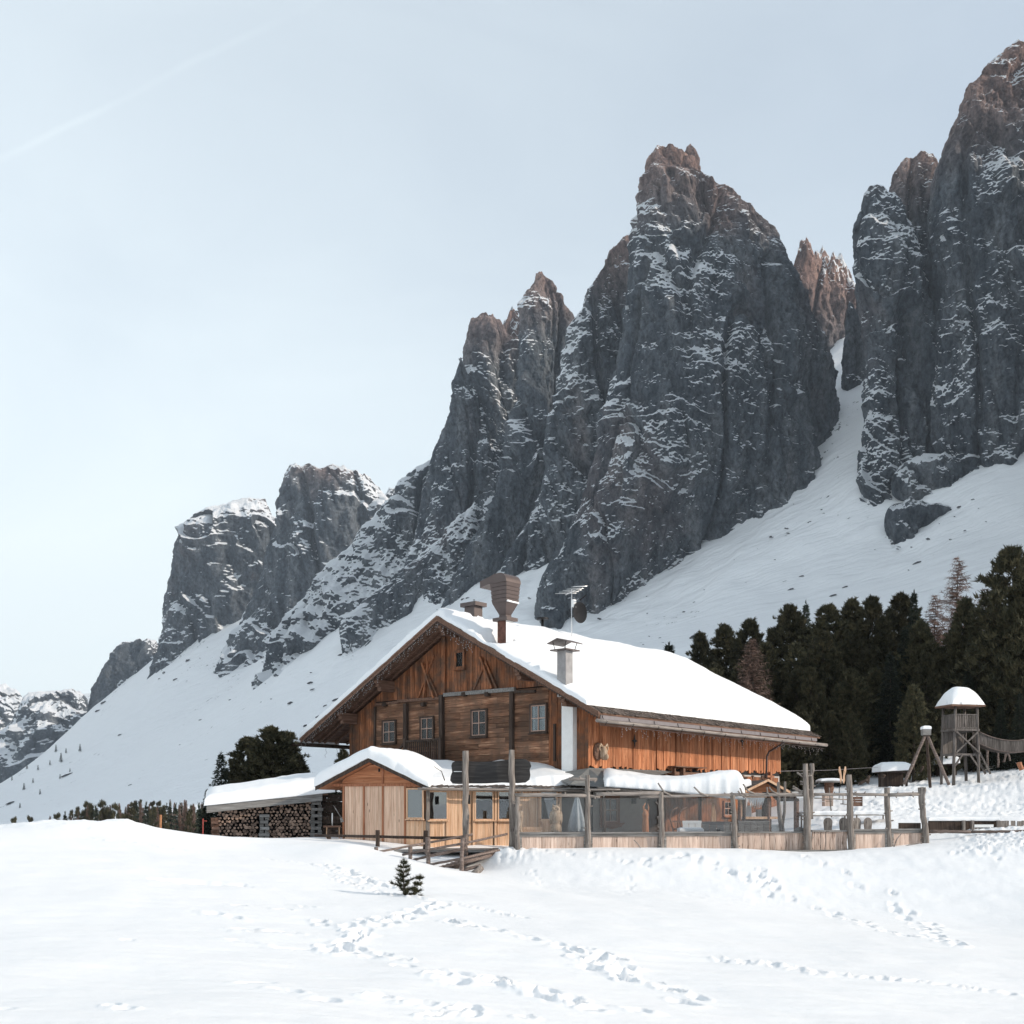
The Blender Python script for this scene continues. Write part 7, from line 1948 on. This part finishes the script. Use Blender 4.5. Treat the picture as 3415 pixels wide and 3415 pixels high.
m.prism([(-hw * 1.5, -hd * 1.4, zr2), (hw * 1.5, -hd * 1.4, zr2), (hw * 1.5, hd * 1.4, zr2), (-hw * 1.5, hd * 1.4, zr2)], (0, 0, .12)); trf = m.build('roof', M['beam_wood'], tw)
n = 34; U_, V_ = np.meshgrid(np.linspace(-1, 1, n), np.linspace(-1, 1, n)); q = np.clip(1 - np.maximum(np.abs(U_), np.abs(V_)) ** 2.6 * .55 - (U_ ** 2 + V_ ** 2) * .22, 0, 1)
top = zr2 + .13 + (tz(687) - zr2 - .13) * np.sqrt(np.clip((1 - np.abs(U_) ** 2.8) * (1 - np.abs(V_) ** 2.8), 0, 1)) * (1 - .16 * (U_ ** 2 + V_ ** 2)) + .05 * fbm(U_ * 2.5, V_ * 2.5, 3, 3)
vv = np.stack([U_ * hw * 1.48, V_ * hd * 1.38, top], -1).reshape(-1, 3); vb = vv.copy(); vb[:, 2] = zr2 + .12
idx = np.arange(n * n).reshape(n, n); loop = np.concatenate([idx[0, :], idx[1:, -1], idx[-1, -2::-1], idx[-2:0:-1, 0]])
link('roof_snow', np_mesh('roof_snow', np.vstack([vv, vb]), np.vstack([grid_faces(n, n), grid_faces(n, n, n * n)[:, ::-1], np.stack([loop, loop + n * n, np.roll(loop, -1) + n * n, np.roll(loop, -1)], -1)])), M['snow'], tw)
m = MB(); a = Vector((hw * 1.1, -hd * .6, zlow + .6)); b = Vector((hw * 1.1 + 14 * pm, -hd * .9, z0_ + .35)); s_ = Vector((0, .55, 0))
m.bar(a, b, .09, .12); m.bar(a + s_, b + s_, .09, .12)
for k in range(7): c = a.lerp(b, (k + .5) / 7); m.bar(c, c + s_, .08, .05)
m.build('ladder', M['tower_log'], tw)
# rope bridge
rbdg = empty('rope_bridge', P(998, 735, TD), 0, 'slatted rope bridge sagging from the lookout tower to the right edge', 'bridge'); bo2 = Vector(P(998, 735, TD))
def sag(t): return Vector(P(975 + 75 * t, 730.5 + 10.5 * (1 - (2 * t - .95) ** 2) + 0, TD)) - bo2
m = MB(); n = 58
for side_y in (-.45, .45):
    for k in range(n):
        a = sag((k + .1) / n); b = sag((k + .75) / n); a2 = a + Vector((0, side_y, -.0)); 
        m.prism([a + Vector((0, side_y, 0)), b + Vector((0, side_y, 0)), b + Vector((0, side_y, -.82)), a + Vector((0, side_y, -.82))], (0, .03, 0))
m.build('side_slats', M['tower_log'], rbdg)
m = MB()
for dz in (0, -.82):
    for sy in (-.48, .48): m.tube([sag(k / 20) + Vector((0, sy, dz)) for k in range(21)], .035, 5)
m.build('ropes', M['beam_g'], rbdg)
m = MB()
for k in range(n): a = sag(k / n); m.box((a.x, -.45, a.z - .86), (a.x + .07, .45, a.z - .82))
m.build('deck_slats', M['tower_log'], rbdg)
# A-frame swing stand
sw_ = empty('swing_frame', P(926, 780, 70), 0, 'three-legged pole frame with a white capped top in front of the lookout tower', 'swing frame'); so2 = Vector(P(926, 780, 70))
def sp(px, py, D=70): return tuple(Vector(P(px, py, D)) - so2)
for a, b, mt in ((z3(1088, 862), 69.4, 'beam_g'), (z3(1405, 868), 69.6, 'beam_g'), (z3(1272, 884), 71.5, 'dark_wood')):
    m = MB(); m.log(sp(a[0], a[1] + 2, b), sp(*z3(1244, 515)), .11, .09, seg=6, wob=.01, seed=3); m.build('leg', M[mt], sw_)
m = MB(); c = Vector(sp(*z3(1242, 508))); m.box((c.x - .26, c.y - .2, c.z - .22), (c.x + .26, c.y + .2, c.z + .18)); cp_ = m.build('cap', M['grey_board'], sw_)
snow_cap('cap_snow', sw_, c.x - .28, c.x + .28, c.y - .25, c.y + .25, lambda X, Y: np.full(X.shape, c.z + .17), .2, edge=.15, res=.08)
# low snow-covered huts / mounds
def snow_hut(px0, px1, ytop, ybase, D, label, seed):
    a = Vector(P((px0 + px1) / 2, ybase, D)); root = empty('snow_covered_shelter', a, 0, label, 'shelter'); hw_ = (px1 - px0) / F * D / 2; h = (ybase - ytop) / F * D
    m = MB(); m.box((-hw_ * .9, -.6, h * .42), (hw_ * .95, .9, h * .5)); m.build('roof', M['dark_wood'], root)
    for sx in (-.75, .8): m = MB(); m.box((hw_ * sx - .07, -.4, -.5), (hw_ * sx + .07, -.26, h * .42)); m.build('post', M['dark_wood'], root)
    m = MB(); m.box((-hw_ * .8, .3, -.5), (hw_ * .8, .4, h * .42)); m.build('back_boards', M['dark_wood'], root)
    snow_cap('roof_snow', root, -hw_, hw_, -.8, 1.1, lambda X, Y: h * .5 + .02 + X * .06, h * .5, edge=min(.8, hw_ * .6), res=.1, seed=seed)
    return root
snow_hut(877, 908, 762.5, 780, 78, 'low shelter under a rounded snow pillow left of the three-legged frame', 5)
snow_hut(936, 956, 756.5, 772, 84, 'small snow-loaded shelter behind the legs of the lookout tower', 6)
# feeder / round table on a stump
fd = empty('round_feeder', P(829, 798, 60), 0, 'round-topped wooden feeder on a carved stump beyond the double-trunk post', 'feeder'); h0 = P(0, 781.5, 60)[2] - P(0, 798, 60)[2]
m = MB(); lathe(m, (0, 0, 0), [(0, h0 + .10), (.3, h0 + .08), (.72, h0), (.74, h0 - .05), (.2, h0 - .06)], 20); m.build('roof', M['grey_board'], fd)
m = MB(); lathe(m, (0, 0, 0), [(.22, -.3), (.2, .2), (.27, h0 * .6), (.24, h0 * .8), (.28, h0 - .05)], 14); m.build('stump', M['beam_wood'], fd)
snow_cap('roof_snow', fd, -.6, .6, -.6, .6, lambda X, Y: h0 + .06 - .08 * (X * X + Y * Y), .10, edge=.3, res=.08)
# wooden butterfly on a rod
bf = empty('wooden_butterfly', P(842.5, 790, 57), 0, 'orange-brown wooden butterfly on a thin bent rod', 'ornament'); m = MB(); m.tube([(-.18, 0, -.5), (-.17, 0, .1), (-.05, 0, .3), (-.02, 0, .5)], .02, 5); m.build('rod', M['iron'], bf)
for s_ in (-1, 1): m = MB(); m.prism([(s_ * .01, 0, .45), (s_ * .07, 0, 1.0), (s_ * .13, 0, 1.25), (s_ * .19, 0, 1.22), (s_ * .20, 0, 1.0), (s_ * .13, 0, .75), (s_ * .14, 0, .5), (s_ * .08, 0, .32)], (0, .03, 0)); m.build('wing', M['carved_y'] if 'carved_y' in M else M['pine_wood'], bf)
# crates and stools on the snow
for (x0, y0, x1, y1, D, lab, mt) in ((529, 958, 588, 1018, 56, 'light wooden crate in the snow beneath the feeder', 'panel_wood'), (735, 965, 795, 1018, 56, 'brown wooden crate in the snow right of the plain tall post', 'beam_wood')):
    a = Vector(P(*z3(x0, y1), D)); b = Vector(P(*z3(x1, y0), D)); m = MB(); w_ = b.x - a.x; h = b.z - a.z
    m.box((0, 0, -.1), (w_, .5, h * .33 - .01)); m.box((0, 0, h * .33 + .01), (w_, .5, h * .66 - .01)); m.box((0, 0, h * .66 + .01), (w_, .5, h))
    for xx in (.0, w_ - .05): m.box((xx, -.02, -.1), (xx + .05, -.001, h))
    tag(m.build('wooden_crate', M[mt], None, a), lab, 'crate')
m = MB(); m.tube([P(*z3(560, 900), 54), P(*z3(578, 1110), 54)], .03, 6); tag(m.build('pole', M['grey_log']), 'thin leaning pole in front of the feeder crate', 'pole')
m = MB(); m.log(P(*z3(455, 975), 55.5), P(*z3(690, 985), 55.5), .03, seg=5, seed=3); m.log(P(*z3(640, 1015), 55.5), P(*z3(690, 1018), 55.5), .025, seg=3, seed=3); m.tube([P(*z3(658, 950), 55.5), P(*z3(658, 1020), 55.5)], .025, 5); tag(m.build('low_rail', M['grey_log_x']), 'thin grey rail in the snow between the double-trunk post and the plain post', 'rail')
# little frames at the far right
def frame_goal(px0, px1, ytop, ybase, D, label, lean=0):
    a = Vector(P(px0, ybase, D)); w_ = (px1 - px0) / F * D; h = (ybase - ytop) / F * D; root = empty('climbing_gate', a, 0, label, 'play frame')
    m = MB(); m.log((0, 0, -.4), (0, 0, h), .08, seed=1, seg=3); m.build('post', M['beam_g'], root); m = MB(); m.log((w_, 0, -.4), (w_ - lean, 0, h), .08, seed=2, seg=3); m.build('post', M['beam_g'], root)
    m = MB(); m.log((-.1, 0, h), (w_ + .1, 0, h), .07, seed=3, seg=3); m.build('crossbar', M['beam_g'], root); return root
frame_goal(987.5, 998, 750.5, 762, 82, 'small wooden gate-like frame right of the tower ladder')
frame_goal(1009, 1023, 751, 760, 84, 'low wooden rail frame at the right edge of the snow hill')
m = MB(); m.log(P(1004, 762, 82), P(1007, 748, 82), .08, seg=3, seed=1); m.log(P(1010, 761, 82), P(1006.5, 748, 82), .07, seg=3, seed=2); m.log(P(1003, 762, 82.5), P(1008, 752, 82.5), .06, seg=3, seed=3); tag(m.build('trestle', M['beam_g']), 'small crossed-pole trestle between the two low frames', 'trestle')
m = MB(); m.log(P(1022, 770, 72), P(1019, 762.5, 72), .16, seg=3, seed=1); tag(m.build('stump', M['red_wood']), 'short reddish stump at the right edge on the snow hill', 'stump')
# fence bits half buried
for k, (x0, y0, x1, y1, D) in enumerate(((770, 872, 830, 845, 66), (830, 870, 842, 815, 66), (935, 828, 952, 812, 72), (1205, 790, 1222, 750, 80))):
    m = MB(); m.log(P(*z3(x0, y0), D), P(*z3(x1, y1), D), .09, seg=3, seed=k); tag(m.build('fence_stake', M['dark_wood']), ['dark half-buried rail left of the leaning stake', 'dark leaning stake on the snow left of the low shelter', 'short dark stake in front of the low shelter', 'dark stake between the three-legged frame and the tower'][k], 'stake')
m = MB(); m.tube([P(*z3(215, 785), 60), P(*z3(560, 778), 62), P(*z3(905, 757), 78)], .012, 4, caps=False); tag(m.build('wire', M['metal_grey']), 'thin wire strung from the chalet corner towards the low shelter', 'wire')
# marker poles on the left
m = MB(); m.log((0, 0, -.6), (.02, 0, .98), .06, .055, seg=4, wob=.01, seed=2); tag(m.build('marker_pole', M['orange_pole'], None, P(160.3, 836, 50)), 'orange-brown marker pole standing in the snow left of the woodshed', 'pole')
m = MB(); m.log((0, 0, -.6), (0, 0, .82), .035, .03, seg=4, wob=.01, seed=2); m.tube([(0, 0, .72), (.18, 0, .70)], .02, 5); tag(m.build('marker_pole', M['red'], None, P(203, 836, 51)), 'thin dark red marker pole close to the left end of the woodshed', 'pole')

# ================================================================== SAPLING IN THE FOREGROUND
def sapling(H, R0, seed, n=10):
    rng = np.random.default_rng(seed); out = []
    for i in range(n):
        f = i / (n - 1); z = H * (.04 + .86 * f)
        for k in range(4):
            a = rng.uniform(0, 6.28); R1 = R0 * (1 - f) ** .85 * rng.uniform(.55, 1.15) + .04; m_ = int(6 + 24 * R1 / R0)
            t = np.linspace(.1, 1, m_); r = R1 * t; zz = z + .35 * R1 * t ** 1.5
            b = np.stack([np.cos(a) * r, np.sin(a) * r, zz], 1); b = np.repeat(b, 6, 0)
            d = np.array([[np.cos(a), np.sin(a), .75]]) + rng.normal(0, .55, (len(b), 3))
            out.append(blades(b, d, .13 * rng.uniform(.6, 1.2, len(b)), .0075, rng))
    b = np.stack([np.zeros(90), np.zeros(90), H * rng.uniform(.8, 1, 90)], 1); out.append(blades(b, rng.normal(0, .4, (90, 3)) + [0, 0, .9], np.full(90, .13), .0045, rng))
    return np.concatenate(out)
M['sap'] = mat_leaf('young_pine_needles', [(.35, (.018, .022, .011)), (.6, (.04, .042, .021)), (.85, (.085, .08, .043))])
x, y = hit_ground(403.5, 896)
D_ = y; Hs = (896 - 858) / F * D_
sp_ = empty('young_pine', (x, y, gz(x, y) - .05), 0, 'small young pine with a side shoot standing alone in the foreground snow', 'young pine')
link('crown', leaf_mesh('crown', sapling(Hs, Hs * .40, 5, 8)), M['sap'], sp_); m = MB(); m.tube([(0, 0, -.2), (.01, 0, Hs * .9)], [.03, .008], 6); m.build('trunk', M['bark'], sp_)
x2, y2 = x + 14.5 / F * D_, y - .15
s2_ = sapling(Hs * .58, Hs * .12, 9, 4) + np.array([(14.0 / F * D_), -.1, -.02]); s2_[:, 0] += s2_[:, 2] * .12
link('side_shoot', leaf_mesh('side_shoot', s2_), M['sap'], sp_)
